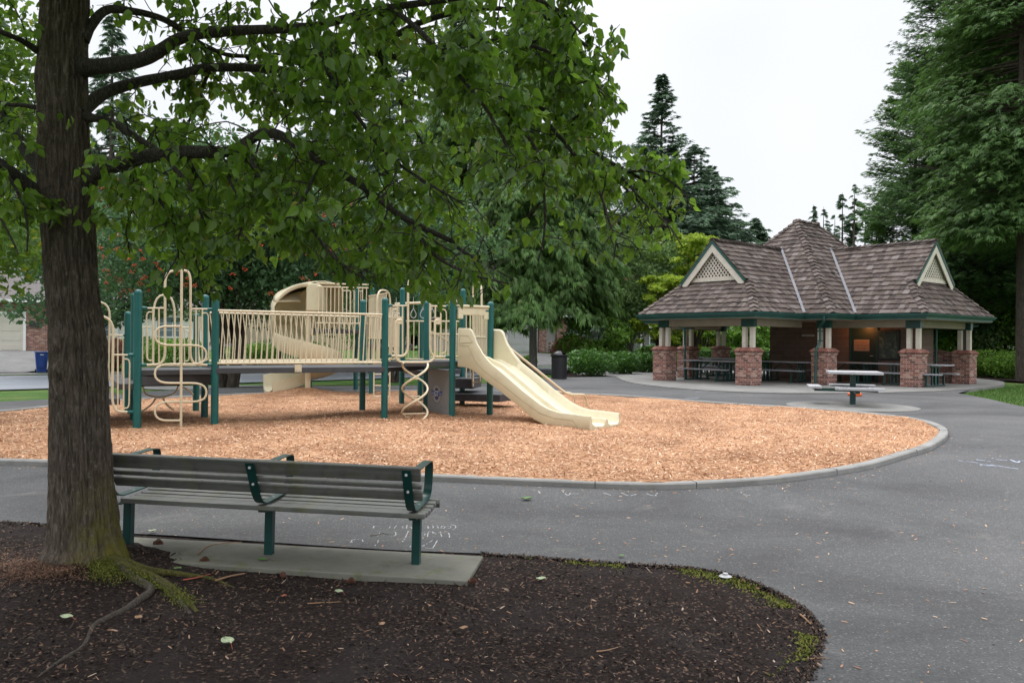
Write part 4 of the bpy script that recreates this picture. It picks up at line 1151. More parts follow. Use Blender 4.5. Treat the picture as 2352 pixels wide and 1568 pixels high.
# ------------------------------------------------------------------ bridge
p7, p8 = P2('7'), P2('8'); p13, p14, p16, p15, p11, p12, p10, p9 = [P2(k) for k in ('13', '14', '16', '15', '11', '12', '10', '9')]
BZ = 1.345
deckq('bridge_deck', [(p2[0] + 0.02, p2[1] - 0.06), (p7[0] + 0.02, p7[1] - 0.06), p8, p4], BZ, 0.10)
bd = Vector((p7[0] - p2[0], p7[1] - p2[1], 0)); bl = bd.length; bd.normalize()
def railing(A, B, z0, z1, step, name, slant=0.0, bend=0.0, dbl=True):
    A = Vector((*A, 0)); B = Vector((*B, 0)); d = B - A; L = d.length; d.normalize(); nn = Vector((d.y, -d.x, 0))
    m = MB(); m.tube([A + Vector((0, 0, z1)), B + Vector((0, 0, z1))], 0.021, 10); m.tube([A + Vector((0, 0, z0)), B + Vector((0, 0, z0))], 0.019, 10)
    if dbl: m.tube([A - nn * 0.05 + Vector((0, 0, z0 + 0.02)), B - nn * 0.05 + Vector((0, 0, z0 + 0.02))], 0.014, 8)
    m.build('rail', M['tan'], play, smooth=True)
    m = MB(); n = int(L / step)
    for i in range(n):
        s_ = step * (i + 0.5)
        a = A + d * (s_ + slant) + Vector((0, 0, z1)); b = A + d * s_ + Vector((0, 0, z0))
        if bend: m.tube([a, A + d * (s_ + bend) + Vector((0, 0, z0 * 0.55 + z1 * 0.45)), b], 0.011, 6)
        else: m.tube([a, b], 0.012, 6)
    m.build(name, M['tan'], play, smooth=True)
fa = (p2[0] + 0.05, p2[1] - 0.03); fb = (p7[0] - 0.05, p7[1] - 0.07)
railing(fa, fb, 1.425, 2.335, 0.097, 'balusters', slant=0.045)
railing((p4[0] + 0.08, p4[1]), (p8[0] - 0.08, p8[1] - 0.02), 1.425, 2.335, 0.102, 'balusters', slant=-0.05, bend=0.02)
q = onp(*H_(1120, 1065), *shift(p2, p7, 0.075))
m = MB(); m.box(q, (0.125, 0.012, 0.13), math.atan2(bd.y, bd.x)); m.build('bridge_bracket', M['tan'], play, bevel=0.005)
m = MB()
for dx in (-0.032, 0.032): c = q + bd * dx + Vector((0.0, -0.006, -0.035)); m.tube([c, c + Vector((0.006, -0.012, 0))], 0.013, 8)
loose(m, 'bolt', M['steel'], play, smooth=True)

# ------------------------------------------------------------------ middle decks
deckq('deck', [p7, p8, p11, mid(p13, p11, 0.02)], 1.33, 0.09)
deckq('deck', [p7, p14, p16, (p15[0] + 0.3, p15[1] - 0.6), p13], 1.45, 0.10)
deckq('deck', [p13, p15, p11], 1.20, 0.10)
pl = shift(p7, p14, 0.0)
T('arch_rail', E_, pl, [(235, 1066), (482, 1078), (482, -20), (560, -95), (640, -105)], 0.023, 0.22)
T('arch_rail', E_, pl, [(640, -105), (730, -95), (805, -20), (803, 1082), (1022, 1080)], 0.023, 0.22)
m = MB()
for q in ([(255, 337), (482, 337)], [(806, 342), (1040, 343)], [(327, 340), (327, 1066)], [(402, 340), (402, 1068)], [(880, 345), (880, 1078)], [(960, 345), (960, 1078)]): T('', E_, pl, q, 0.015, 0, m=m)
T('', E_, pl, [(322, 386), (242, 390), (244, 1008), (290, 1012)], 0.013, 0.12, m=m)
T('', E_, pl, [(966, 390), (1042, 396), (1040, 1024), (964, 1026)], 0.013, 0.12, m=m)
m.build('barrier', M['tan'], play, smooth=True)
m = MB()
for x, y in ((362, 552), (922, 558)):
    c = onp(*E_(x, y), *shift(p7, p14, 0.025)); m.box(c, (0.10, 0.01, 0.14), math.atan2(p14[1] - p7[1], p14[0] - p7[0]))
loose(m, 'rail_plate', M['tan'], play, bevel=0.004)
m = MB()
for x0, x1, y in ((160, 255, 335), (150, 245, 1066), (1120, 1035, 345), (1108, 1018, 1082)): clamp(m, E_, pl, x0, x1, y)
loose(m, 'clamp', M['teal'], play, smooth=True)
# double helix climber
pl = shift(p7, p14, 0.26)
T('climber_frame', E_, pl, [(385, 548), (300, 545), (298, 1075), (345, 1160), (810, 1160), (872, 1090), (872, 548), (925, 548)], 0.021, 0.13)
ax = onp(953.3, 880, *pl); zt = onp(*E_(575, 1162), *pl).z; zc = onp(953, 803.9 + 520 / 9.1, *pl).z; zb = onp(953, 803.9 + 1010 / 9.1, *pl).z
hp_ = zc - zb
for s_ in (0, 1):
    P = []
    for i in range(90):
        z = zt - (zt - (PZ + 0.0)) * i / 89; ph = math.pi / 2 + (zc - z) / hp_ * math.pi + math.pi * s_
        rr = 0.24; pdx, pdy = (p14[0] - p7[0]), (p14[1] - p7[1]); L = math.hypot(pdx, pdy); pdx /= L; pdy /= L
        cx_ = rr * math.cos(ph); cy_ = rr * math.sin(ph)
        P.append(Vector((ax.x + pdx * cx_ + pdy * cy_, ax.y + pdy * cx_ - pdx * cy_, z)))
    m = MB(); m.tube(P, 0.021, 10); m.build('helix_climber', M['tan'], play, smooth=True)
m = MB()
for y, w_ in ((600, 0.09), (965, 0.10), (1325, 0.235)):
    a = onp(953.3, 803.9 + y / 9.1, *pl); m.tube([a - Vector((pdx, pdy, 0)) * w_, a + Vector((pdx, pdy, 0)) * w_], 0.012, 8)
loose(m, 'rung', M['tan'], play, smooth=True)
# grey panel with the maker's emblem
pa = (-1.72, 16.35); pb = (-1.25, 15.52)
Q = [onp(983, 845, pa, pb), onp(1031.5, 851, pa, pb), onp(1031, 968, pa, pb), onp(981, 966, pa, pb)]
pn = (Q[1] - Q[0]).cross(Q[3] - Q[0]).normalized()
if pn.y > 0: pn = -pn
m = MB(); m.poly(Q, (0, 0, 0), tuple(-pn * 0.02)); gpn = m.build('panel', M['grey'], play, bevel=0.004)
ex = (Q[1] - Q[0]); ex.z = 0; ex.normalize(); ez = Vector((0, 0, 1)); ec = onp(918.8 + 770 / 9.1, 803.9 + 912 / 9.1, pa, pb)
M['navy'] = m_paint('emblem_navy', (0.02, 0.03, 0.11), 0.5); M['lightgrey'] = m_paint('emblem_grey', (0.42, 0.43, 0.44), 0.5); M['royal'] = m_paint('emblem_blue', (0.03, 0.09, 0.40), 0.5)
def disc(rx, rz_, off, mat, name, hole=0.0):
    m = MB(); N = 36
    P = [ec + ex * rx * math.cos(2 * math.pi * i / N) + ez * rz_ * math.sin(2 * math.pi * i / N) + pn * off for i in range(N)]
    if hole:
        I = [ec + ex * (rx - hole) * math.cos(2 * math.pi * i / N) + ez * (rz_ - hole) * math.sin(2 * math.pi * i / N) + pn * off for i in range(N)]
        m.grid([P + P[:1], I + I[:1]])
    else: m.add(P, [list(range(N))])
    return m.build(name, mat, gpn, fix=False)
el = (Q[1] - Q[0]); hw = Vector((el.x, el.y, 0)).length
disc(0.185 * hw / 0.95 * 1.0, 0.185, 0.003, M['lightgrey'], 'emblem_disc'); disc(0.187 * hw / 0.95, 0.187, 0.004, M['navy'], 'emblem_outline', 0.006)
disc(0.105 * hw / 0.95, 0.125, 0.006, M['navy'], 'emblem_centre')
def textmesh(txt, size, mat, name, parent, org, xd, zd, nrm, off, bold=0.0):
    cu = bpy.data.curves.new('t', 'FONT'); cu.body = txt; cu.size = size; cu.align_x = 'CENTER'; cu.align_y = 'CENTER'; cu.offset = bold; cu.resolution_u = 3
    ob = bpy.data.objects.new('t', cu); C.collection.objects.link(ob)
    dg = bpy.context.evaluated_depsgraph_get(); me = bpy.data.meshes.new_from_object(ob.evaluated_get(dg))
    bpy.data.objects.remove(ob); bpy.data.curves.remove(cu)
    for v in me.vertices: v.co = org + xd * v.co.x + zd * v.co.y + nrm * off
    me.materials.clear(); me.materials.append(mat)
    o = bpy.data.objects.new(name, me); C.collection.objects.link(o); o.parent = parent; return o
m = MB()
W_ = 0.24 * hw / 0.95
rows_ = []
for i in range(13):
    s_ = -1 + 2 * i / 12; c = ec + ex * W_ * s_ + pn * 0.008 + ez * (-0.035 * (s_ * s_) + 0.0) * (-1)
    rows_.append([c + ez * 0.045, c - ez * 0.045])
m.grid(rows_); m.build('emblem_ribbon', M['royal'], gpn, fix=False)
textmesh('GT', 0.155, M['white'], 'emblem_letters', gpn, ec, ex, ez, pn, 0.012, 0.004)
textmesh('Game', 0.062, M['white'], 'emblem_letters', gpn, ec - ex * W_ * 0.66 + ez * 0.012, ex, ez, pn, 0.011)
textmesh('Time', 0.062, M['white'], 'emblem_letters', gpn, ec + ex * W_ * 0.68 + ez * 0.012, ex, ez, pn, 0.011)

# barriers further back (planes between the middle posts)
def barrier(A, B, z0, z1, step, r=0.013, top=None):
    A = Vector((*A, 0)); B = Vector((*B, 0)); d = B - A; L = d.length; d.normalize(); m = MB()
    m.tube([A + Vector((0, 0, z1)), B + Vector((0, 0, z1))], 0.018, 8); m.tube([A + Vector((0, 0, z0)), B + Vector((0, 0, z0))], 0.016, 8)
    if top: m.tube([A + Vector((0, 0, top)), B + Vector((0, 0, top))], 0.018, 8)
    n = int(L / step)
    for i in range(n): s_ = L * (i + 0.5) / n; m.tube([A + d * s_ + Vector((0, 0, z0)), A + d * s_ + Vector((0, 0, z1))], r, 6)
    return m.build('barrier', M['tan'], play, smooth=True)
barrier(mid(p8, p11, 0.06), mid(p8, p11, 0.94), 1.42, 2.36, 0.11)
barrier(mid(p11, p15, 0.06), mid(p11, p15, 0.94), 1.42, 2.30, 0.115)
barrier(mid(p13, p15, 0.1), mid(p13, p15, 0.9), 1.5, 2.0, 0.12)
barrier(mid(p16, p15, 0.08), mid(p16, p15, 0.62), 1.52, 2.50, 0.12)
pl = (p8, p11)
T('arch_rail', B_, pl, [(1028, 880), (1026, 245), (1126, 250), (1146, 330), (1146, 870)], 0.02, 0.28)
T('arch_rail', E_, (p13, p15), [(820, 715), (1050, 842), (1085, 880), (1085, 1100)], 0.018, 0.1)
pl = (p16, p15)
T('arch_rail', C_, pl, [(400, 1035), (402, 168), (474, 168), (470, 770)], 0.021, 0.25)
m = MB()
T('', C_, pl, [(405, 622), (512, 625)], 0.02, 0, m=m); T('', C_, pl, [(378, 1000), (378, 420), (345, 424), (345, 1000)], 0.013, 0.06, m=m)
T('', C_, pl, [(400, 1000), (460, 1000), (458, 880)], 0.016, 0.08, m=m)
for x in (492, 508): T('', C_, pl, [(x, 410), (x, 750)], 0.013, 0, m=m)
m.build('barrier', M['tan'], play, smooth=True)
# overhead ring ladder
oh = MB()
a0 = at(*E_(545, 300), 18.0); a1 = at(*E_(1248, 272), 16.6); b0 = at(*E_(300, 312), 18.9); b1 = at(*E_(1240, 268), 17.6)
oh.tube([a0, a1], 0.03, 10); oh.tube([b0, b1], 0.03, 10)
for k in range(5):
    t = 0.08 + 0.2 * k; oh.tube([a0.lerp(a1, t), b0.lerp(b1, t)], 0.016, 8)
oh.tube([at(*E_(200, 455), 18.6), at(*E_(380, 455), 18.6)], 0.02, 8); oh.tube([at(*E_(200, 485), 18.9), at(*E_(380, 485), 18.9)], 0.02, 8)
oho = oh.build('overhead_ladder', M['tan'], play, smooth=True)
for zx, Y in ((310, 18.6), (560, 18.0), (700, 17.6), (832, 17.3)):
    c = at(*E_(zx, 462), Y); P = []
    for i in range(20):
        a = 2 * math.pi * i / 20; P.append(c + Vector((0.062 * math.cos(a) * (1.0 - 0.35 * max(0, math.sin(a))), 0.02 * math.cos(a), 0.085 * math.sin(a) + 0.03 * max(0, math.sin(a)) ** 3)))
    m = MB(); m.tube(P, 0.011, 8, True); m.tube([c + Vector((0, 0, 0.11)), c + Vector((0, 0, 0.17))], 0.012, 6); m.tube([c + Vector((0, 0, 0.16)), c + Vector((0, 0, 0.40))], 0.006, 5)
    m.build('ring', M['steel'], oho, smooth=True)
# rear ladder
m = MB()
l0 = at(*B_(1000, 870), 19.6); l1 = at(*B_(1142, 870), 19.6)
for q in (l0, l1): m.tube([Vector((q.x, q.y, PZ)), Vector((q.x, q.y, 1.6))], 0.018, 8)
for zz in (0.45, 0.72, 1.0, 1.27): m.tube([Vector((l0.x, l0.y, zz)), Vector((l1.x, l1.y, zz))], 0.014, 6)
m.build('ladder', M['tan'], play, smooth=True)

# header over the slide
h0 = Vector((p14[0] + 0.09, p14[1] + 0.03, 0)); h1 = Vector((p16[0] - 0.05, p16[1] - 0.02, 0))
zt0 = onp(1052, 700, p14, p16).z
hd_ = (h1 - h0).normalized(); hn = Vector((hd_.y, -hd_.x, 0))
m = MB()
for s0, s1, za, zb_, th in ((0, 1, zt0 - 0.20, zt0 - 0.05, 0.07), (0, 1, zt0 - 0.045, zt0 + 0.005, 0.12)):
    c = (h0 + h1) / 2 + Vector((0, 0, (za + zb_) / 2)); m.box(c, ((h1 - h0).length, th, zb_ - za), math.atan2(hd_.y, hd_.x))
for e in (h0 + hd_ * 0.06, h1 - hd_ * 0.06): m.box(e + Vector((0, 0, zt0 - 0.23)), (0.12, 0.07, 0.09), math.atan2(hd_.y, hd_.x))
m.build('slide_header', M['plastic'], play, bevel=0.015)
m = MB()
for (X, Y) in (p14, p16): m.tube([(X, Y, zt0 - 0.10), (X + hd_.x * (0.14 if X < -1 else -0.14), Y + hd_.y * (0.14 if X < -1 else -0.14), zt0 - 0.10)], 0.028, 8)
loose(m, 'clamp', M['teal'], play, smooth=True)

# ------------------------------------------------------------------ double wave slide
E0 = Vector((-1.06, 15.36)); D2 = Vector((0.7615, -0.648)); W2 = Vector((0.648, 0.7615)); SW = 0.96
def sz(u, v):
    p = onp(u, v, E0, E0 + D2); return (Vector((p.x, p.y)) - E0).dot(D2), p.z
TOP = [(1050, 753), (1078, 754), (1084, 760), (1092, 785), (1108, 812), (1124, 832), (1160, 862), (1200, 897), (1240, 928), (1262, 940), (1285, 947), (1320, 951), (1341, 954)]
BOT = [(1048, 842), (1068, 843), (1085, 850), (1120, 878), (1160, 908), (1200, 940), (1225, 963), (1250, 975), (1290, 982), (1330, 986), (1352, 988)]
ts = [sz(*p) for p in TOP]; bs = [sz(*p) for p in BOT]
s_end = bs[-1][0]
S = sorted(set([round(x, 3) for x in np.linspace(0.0, s_end, 130)]))
tz = np.interp(S, [p[0] for p in ts], [p[1] for p in ts]); bz = np.interp(S, [p[0] for p in bs], [p[1] for p in bs])
def smooth_arr(a, k=1):
    a = np.array(a)
    for _ in range(k): a[1:-1] = (a[:-2] + 2 * a[1:-1] + a[2:]) / 4
    return a
bz = smooth_arr(bz, 6); tz2 = smooth_arr(tz, 1)
fl = []                                                     # chute floor
for s_, t_, b_ in zip(S, tz2, bz): fl.append(1.45 if s_ < 0.18 else max(b_ + 0.06, min(1.45, t_ - (0.20 if s_ > 0.75 else 0.20 + (0.75 - s_) * 0.9))))
fl = smooth_arr(fl, 30)
mid_t = np.array([max(f + 0.02, min(f + 0.115, f + 0.115)) for f in fl])
rows_ = []
for s_, t_, b_, f_, mt in zip(S, tz2, bz, fl, mid_t):
    c = E0 + D2 * s_
    def q(wd, z): p = c + W2 * wd; return Vector((p.x, p.y, z))
    e = 0.035
    rows_.append([q(0.012, b_), q(0.0, b_ + 0.02), q(0.0, t_ - 0.03), q(0.008, t_ - 0.006), q(e, t_), q(e + 0.028, t_ - 0.03), q(e + 0.05, f_ + 0.05), q(e + 0.10, f_ + 0.005), q(SW / 2 - 0.12, f_), q(SW / 2 - 0.06, f_ + 0.03),
                  q(SW / 2 - 0.03, mt - 0.01), q(SW / 2, mt), q(SW / 2 + 0.03, mt - 0.01), q(SW / 2 + 0.06, f_ + 0.03), q(SW / 2 + 0.12, f_), q(SW - e - 0.10, f_ + 0.005), q(SW - e - 0.05, f_ + 0.05),
                  q(SW - e - 0.028, t_ - 0.03), q(SW - e, t_), q(SW - 0.008, t_ - 0.006), q(SW, t_ - 0.03), q(SW, b_ + 0.02), q(SW - 0.012, b_), q(0.012, b_)])
m = MB(); m.grid(rows_)
n0 = len(rows_[0]); last = (len(rows_) - 1) * n0
# closed flanks only: the lip at the foot
lip = rows_[-1]; lo = [p + Vector((D2.x * 0.05, D2.y * 0.05, 0)) * (1 if 6 < i < 17 else 0.4) + Vector((0, 0, -0.012 if 6 < i < 17 else -0.006)) for i, p in enumerate(lip)]
lo2 = [Vector((p.x, p.y, max(PZ - 0.05, bz[-1] - 0.02))) for p in lo]
m.grid([lip, lo, lo2])
slide = m.build('slide', M['plastic'], play, smooth=True)
# moulded line on the near flank
def flank(ptsz, r=0.006):
    P = [];
    for u, v in ptsz: p = onp(u, v, E0 - W2 * 0.004, E0 - W2 * 0.004 + D2); P.append(p)
    return P
M['groove'] = m_paint('slide_groove', (0.36, 0.29, 0.165), 0.6)
m = MB()
m.tube(flank([(1055, 793), (1075, 794), (1092, 830), (1110, 850), (1160, 888), (1200, 920), (1240, 949), (1275, 960), (1316, 965), (1328, 985)]), 0.0045, 5)
m.tube(flank([(1056, 770), (1076, 771), (1086, 786), (1055, 788), (1056, 770)]), 0.003, 4)
m.build('moulded_line', M['groove'], slide)
m = MB()
for u, v in ((1306, 982), (1333, 985)): p = flank([(u, v)])[0]; m.tube([p, p - Vector((W2.x, W2.y, 0)) * 0.012], 0.012, 8)
loose(m, 'bolt', M['steel'], slide, smooth=True)

# hand rails of the back stairs
m = MB()
m.tube(fillet([at(1166, 796, 17.0), at(1303, 906, 17.3), at(1345, 906, 17.9), at(1350, 940, 18.0)], 0.16), 0.03, 8); m.build('handrail', M['tan'], play, smooth=True)
m = MB()
m.tube(fillet([at(1190, 838, 18.2), at(1192, 822, 18.2), at(1170, 826, 18.2)], 0.1), 0.018, 8)
m.tube(fillet([at(1200, 836, 18.4), at(1274, 899, 18.6), at(1318, 902, 18.9), at(1321, 935, 19.0)], 0.16), 0.02, 8); m.build('handrail', M['tan'], play, smooth=True)
# low transfer platforms behind the slide
deckq('step', [(-1.25, 17.1), (-0.25, 16.9), (0.15, 17.7), (-0.6, 18.6), (-1.5, 18.3)], 0.70, 0.16)
deckq('step', [(-1.3, 17.4), (-0.85, 17.2), (-0.7, 18.2), (-1.2, 18.4)], 1.02, 0.22)
# ------------------------------------------------------------------ high deck with spiral slide
d0, d1, d2, d3 = (-5.30, 21.05), (-3.93, 21.42), (-4.35, 22.75), (-5.75, 22.45)
deckq('deck', [d0, d1, d2, d3], 2.13, 0.10)
barrier((d0[0] + 0.05, d0[1] - 0.03), (d1[0], d1[1] - 0.03), 2.30, 3.27, 0.098, top=3.36)
barrier(d3, d2, 2.30, 3.27, 0.098, top=3.36)
barrier(d1, (-3.2, 20.0), 1.9, 3.05, 0.10); barrier((-3.2, 20.0), (-2.7, 19.0), 1.7, 2.7, 0.10)
deckq('deck', [d1, (-3.2, 20.0), (-2.6, 20.6), d2], 1.75, 0.10)
SC_ = Vector((-5.62, 21.5))
RO, RI = 0.93, 0.10
def sf(th):      # floor height with angle (degrees), clockwise seen from above is negative
    return float(np.interp(th, [-30, 0, 45, 90, 180, 270, 360, 420, 485], [2.13, 2.13, 2.10, 2.02, 1.74, 1.40, 1.06, 0.84, 0.66]))
rows_ = []
for i in range(129):
    th = -20 + 505 * i / 128; a = math.radians(th); f_ = sf(th)
    rim = f_ + 0.44
    def q(r, z): return Vector((SC_.x + r * math.cos(a), SC_.y + r * math.sin(a), z))
    rows_.append([q(RI, f_ + 0.28), q(RI + 0.05, f_ + 0.06), q(0.35, f_), q(0.68, f_), q(0.80, f_ + 0.04), q(0.87, f_ + 0.14), q(RO - 0.03, rim - 0.02), q(RO - 0.01, rim), q(RO + 0.015, rim), q(RO + 0.02, rim - 0.03), q(RO - 0.02, f_ + 0.10), q(0.84, f_ - 0.02), q(0.70, f_ - 0.05), q(0.35, f_ - 0.05), q(RI, f_ - 0.03), q(RI, f_ + 0.28)])
m = MB(); m.grid(rows_)
# straight run-out heading west
a = math.radians(450)
base = rows_[-1]; rr_ = [base]
for k in range(1, 9):
    t = k / 8; dx = -0.75 * t; dz = -0.34 * t + 0.10 * t * t
    rr_.append([p + Vector((dx, -0.50 * t, dz)) for p in base])
m.grid(rr_)
sp = m.build('spiral_slide', M['plastic'], play, smooth=True)
m = MB(); m.lathe((SC_.x + 0.06, SC_.y - 0.12, 0), [(0.075, PZ - 0.1), (0.075, 3.0)], 16); m.build('slide_column', M['tan'], sp, smooth=True)
# hood: outer wall of the entrance, opening to the front
rows_ = []
for i in range(41):
    th = 20 + 200 * i / 40; a = math.radians(th); f_ = sf(th) + 0.30; t = i / 40
    top = 3.36 - 0.50 * t ** 1.6
    def q(r, z): return Vector((SC_.x + r * math.cos(a), SC_.y + r * math.sin(a), z))
    ri = 0.20
    rows_.append([q(RO + 0.02, f_), q(RO + 0.02, top - 0.14), q(RO - 0.03, top - 0.04), q(RO - 0.12, top), q(ri, top + 0.02)])
m = MB(); m.grid(rows_)
fr_ = []
for i in range(41):
    th = 20 + 200 * i / 40; a = math.radians(th); t = i / 40; top = 3.36 - 0.50 * t ** 1.6
    o_ = Vector((SC_.x + (RO - 0.03) * math.cos(a), SC_.y + (RO - 0.03) * math.sin(a), top - 0.03))
    s_ = max(0.0, min(1.0, (i - 4) / 36)); x = SC_.x + 0.10 - 0.82 * s_; tt = 1 - s_; zt_ = 2.84 + 0.52 * (1 - (1 - tt) ** 2) ** 0.9
    l_ = Vector((x, SC_.y - 0.34 - 0.22 * s_, zt_)); md = (o_ + l_) / 2 + Vector((0, 0, 0.10))
    fr_.append([o_, o_ * .6 + md * .4 + Vector((0, 0, .03)), md, l_ * .6 + md * .4 + Vector((0, 0, .03)), l_, l_ + Vector((0, -0.01, -0.09))])
m.grid(fr_)
fr_ = []
for i in range(0):
    t = i / 12; x = SC_.x - 0.90 + 0.98 * t; zt_ = 2.80 + 0.55 * (1 - (1 - t) ** 2) ** 0.9
    y = SC_.y - 0.05 - 0.25 * t
    fr_.append([Vector((x, y + 0.35, zt_ + 0.02)), Vector((x, y, zt_)), Vector((x, y - 0.02, zt_ - 0.06)), Vector((x + 0.01, y, zt_ - 0.10))])
m.build('slide_hood', M['plastic'], sp, smooth=True, solid=0.03)
m = MB()
fz = [(SC_.x + 0.06, 2.62), (SC_.x + 0.42, 2.62), (SC_.x + 0.42, 3.30), (SC_.x + 0.34, 3.37), (SC_.x + 0.10, 3.36), (SC_.x + 0.05, 3.28)]
m.poly([(x, SC_.y - 0.36, z) for x, z in fz], (0, 0, 0), (0, 0.75, 0))
m.build('slide_entrance', M['plastic'], sp, bevel=0.03)
# ------------------------------------------------------------------ picnic pavilion (local frame: x towards the right hand gable, y away to the right)
PTH = 0.902; PB = 0.43
pav = thing('picnic_pavilion', 'open picnic pavilion with brown shake roof, lattice gables and brick piers', 'pavilion', (11.05, 27.02, 0), -PTH)
e1, e2, L1, L2, W1, W2_, ZE, g1, g2, HB, R1, SP, SQ, HA = 1.092, 1.503, 2.932, 2.446, 5.149, 5.442, 2.915, 1.267, 1.07, 1.211, 2.74, 7.3, 8.7, 3.99
MC = 1.045
def shakes(name, poly, eave, up, expo=0.245, parent=pav, wmin=0.11, wmax=0.27):
    """poly: coplanar 3D points (convex); eave: point on the lowest line; rows of single shakes, each one a thin wedge"""
    poly = [Vector(p) for p in poly]; nn = (poly[1] - poly[0]).cross(poly[2] - poly[0]).normalized()
    if nn.z < 0: nn = -nn; poly = poly[::-1]
    e = Vector((0, 0, 1)).cross(nn).normalized(); s_ = nn.cross(e).normalized()
    if s_.z < 0: s_ = -s_
    O = Vector(eave); P = [((p - O).dot(e), (p - O).dot(s_)) for p in poly]
    ar = sum(P[i - 1][0] * P[i][1] - P[i][0] * P[i - 1][1] for i in range(len(P)))
    if ar < 0: P = P[::-1]
    def clip(R):
        out_ = R
        for i in range(len(P)):
            a, b = P[i - 1], P[i]; inp = out_; out_ = []
            if not inp: break
            def side(q): return (b[0] - a[0]) * (q[1] - a[1]) - (b[1] - a[1]) * (q[0] - a[0])
            for j in range(len(inp)):
                c, d = inp[j - 1], inp[j]; sc, sd2 = side(c), side(d)
                if sd2 >= 0:
                    if sc < 0: t = sc / (sc - sd2); out_.append((c[0] + (d[0] - c[0]) * t, c[1] + (d[1] - c[1]) * t))
                    out_.append(d)
                elif sc >= 0: t = sc / (sc - sd2); out_.append((c[0] + (d[0] - c[0]) * t, c[1] + (d[1] - c[1]) * t))
        return out_
    xs = [p[0] for p in P]; ys = [p[1] for p in P]
    m = MB(); y = min(ys); row = 0
    while y < max(ys):
        x = min(xs) - random.random() * 0.1
        while x < max(xs):
            w_ = random.uniform(wmin, wmax)
            jit = random.gauss(0, 0.009) - (random.random() < 0.03) * 0.035
            R = clip([(x + 0.003, y + jit), (x + w_ - 0.003, y + jit + random.gauss(0, .003)), (x + w_ - 0.003, y + expo * 1.25), (x + 0.003, y + expo * 1.25)])
            if len(R) >= 3:
                th = random.uniform(0.032, 0.052)
                def hgt(q): return 0.008 + th * max(0, 1 - (q[1] - y) / (expo * 1.3))
                top = [O + e * q[0] + s_ * q[1] + nn * hgt(q) for q in R]; bot = [O + e * q[0] + s_ * q[1] + nn * (hgt(q) - 0.022) for q in R]
                k = len(R); m.add(top + bot, [list(range(k))] + [(i, k + i, k + (i + 1) % k, (i + 1) % k) for i in range(k)])
            x += w_
        y += expo; row += 1
    o = m.build(name, M['shake'], parent, fix=False)
    b = MB(); b.poly(poly, tuple(-nn * 0.05), tuple(-nn * 0.012)); b.build('roof_deck', M['darkhole'], parent)
    return o
def caps(a, b, up1=(0, 0, 1), w_=0.15, step=0.235, name='ridge_cap'):
    a = Vector(a); b = Vector(b); d = (b - a); L = d.length; d.normalize(); side = d.cross(Vector((0, 0, 1))).normalized(); nn = side.cross(d).normalized()
    if nn.z < 0: nn = -nn
    m = MB(); n = int(L / step)
    for i in range(n + 1):
        c = a + d * (i * step); r = 1 + random.gauss(0, .06); h0 = 0.085; h1 = 0.03; ln = step * 1.25; dr = 0.07 if d.z > 0.2 or True else 0
        for sg_ in (-1, 1):
            j = random.gauss(0, .006)
            q = [c + nn * h0, c + side * sg_ * w_ * r + nn * (h0 - dr + j), c + d * ln + side * sg_ * w_ * r + nn * (h1 - dr), c + d * ln + nn * h1]
            m.add(q + [p - nn * 0.024 for p in q], [(0, 1, 2, 3), (0, 4, 5, 1), (1, 5, 6, 2), (2, 6, 7, 3), (3, 7, 4, 0)])
    return m.build(name, M['shake'], pav, fix=True)
def VV(p, q, z): return Vector((p, q, z))
ZR = ZE + R1
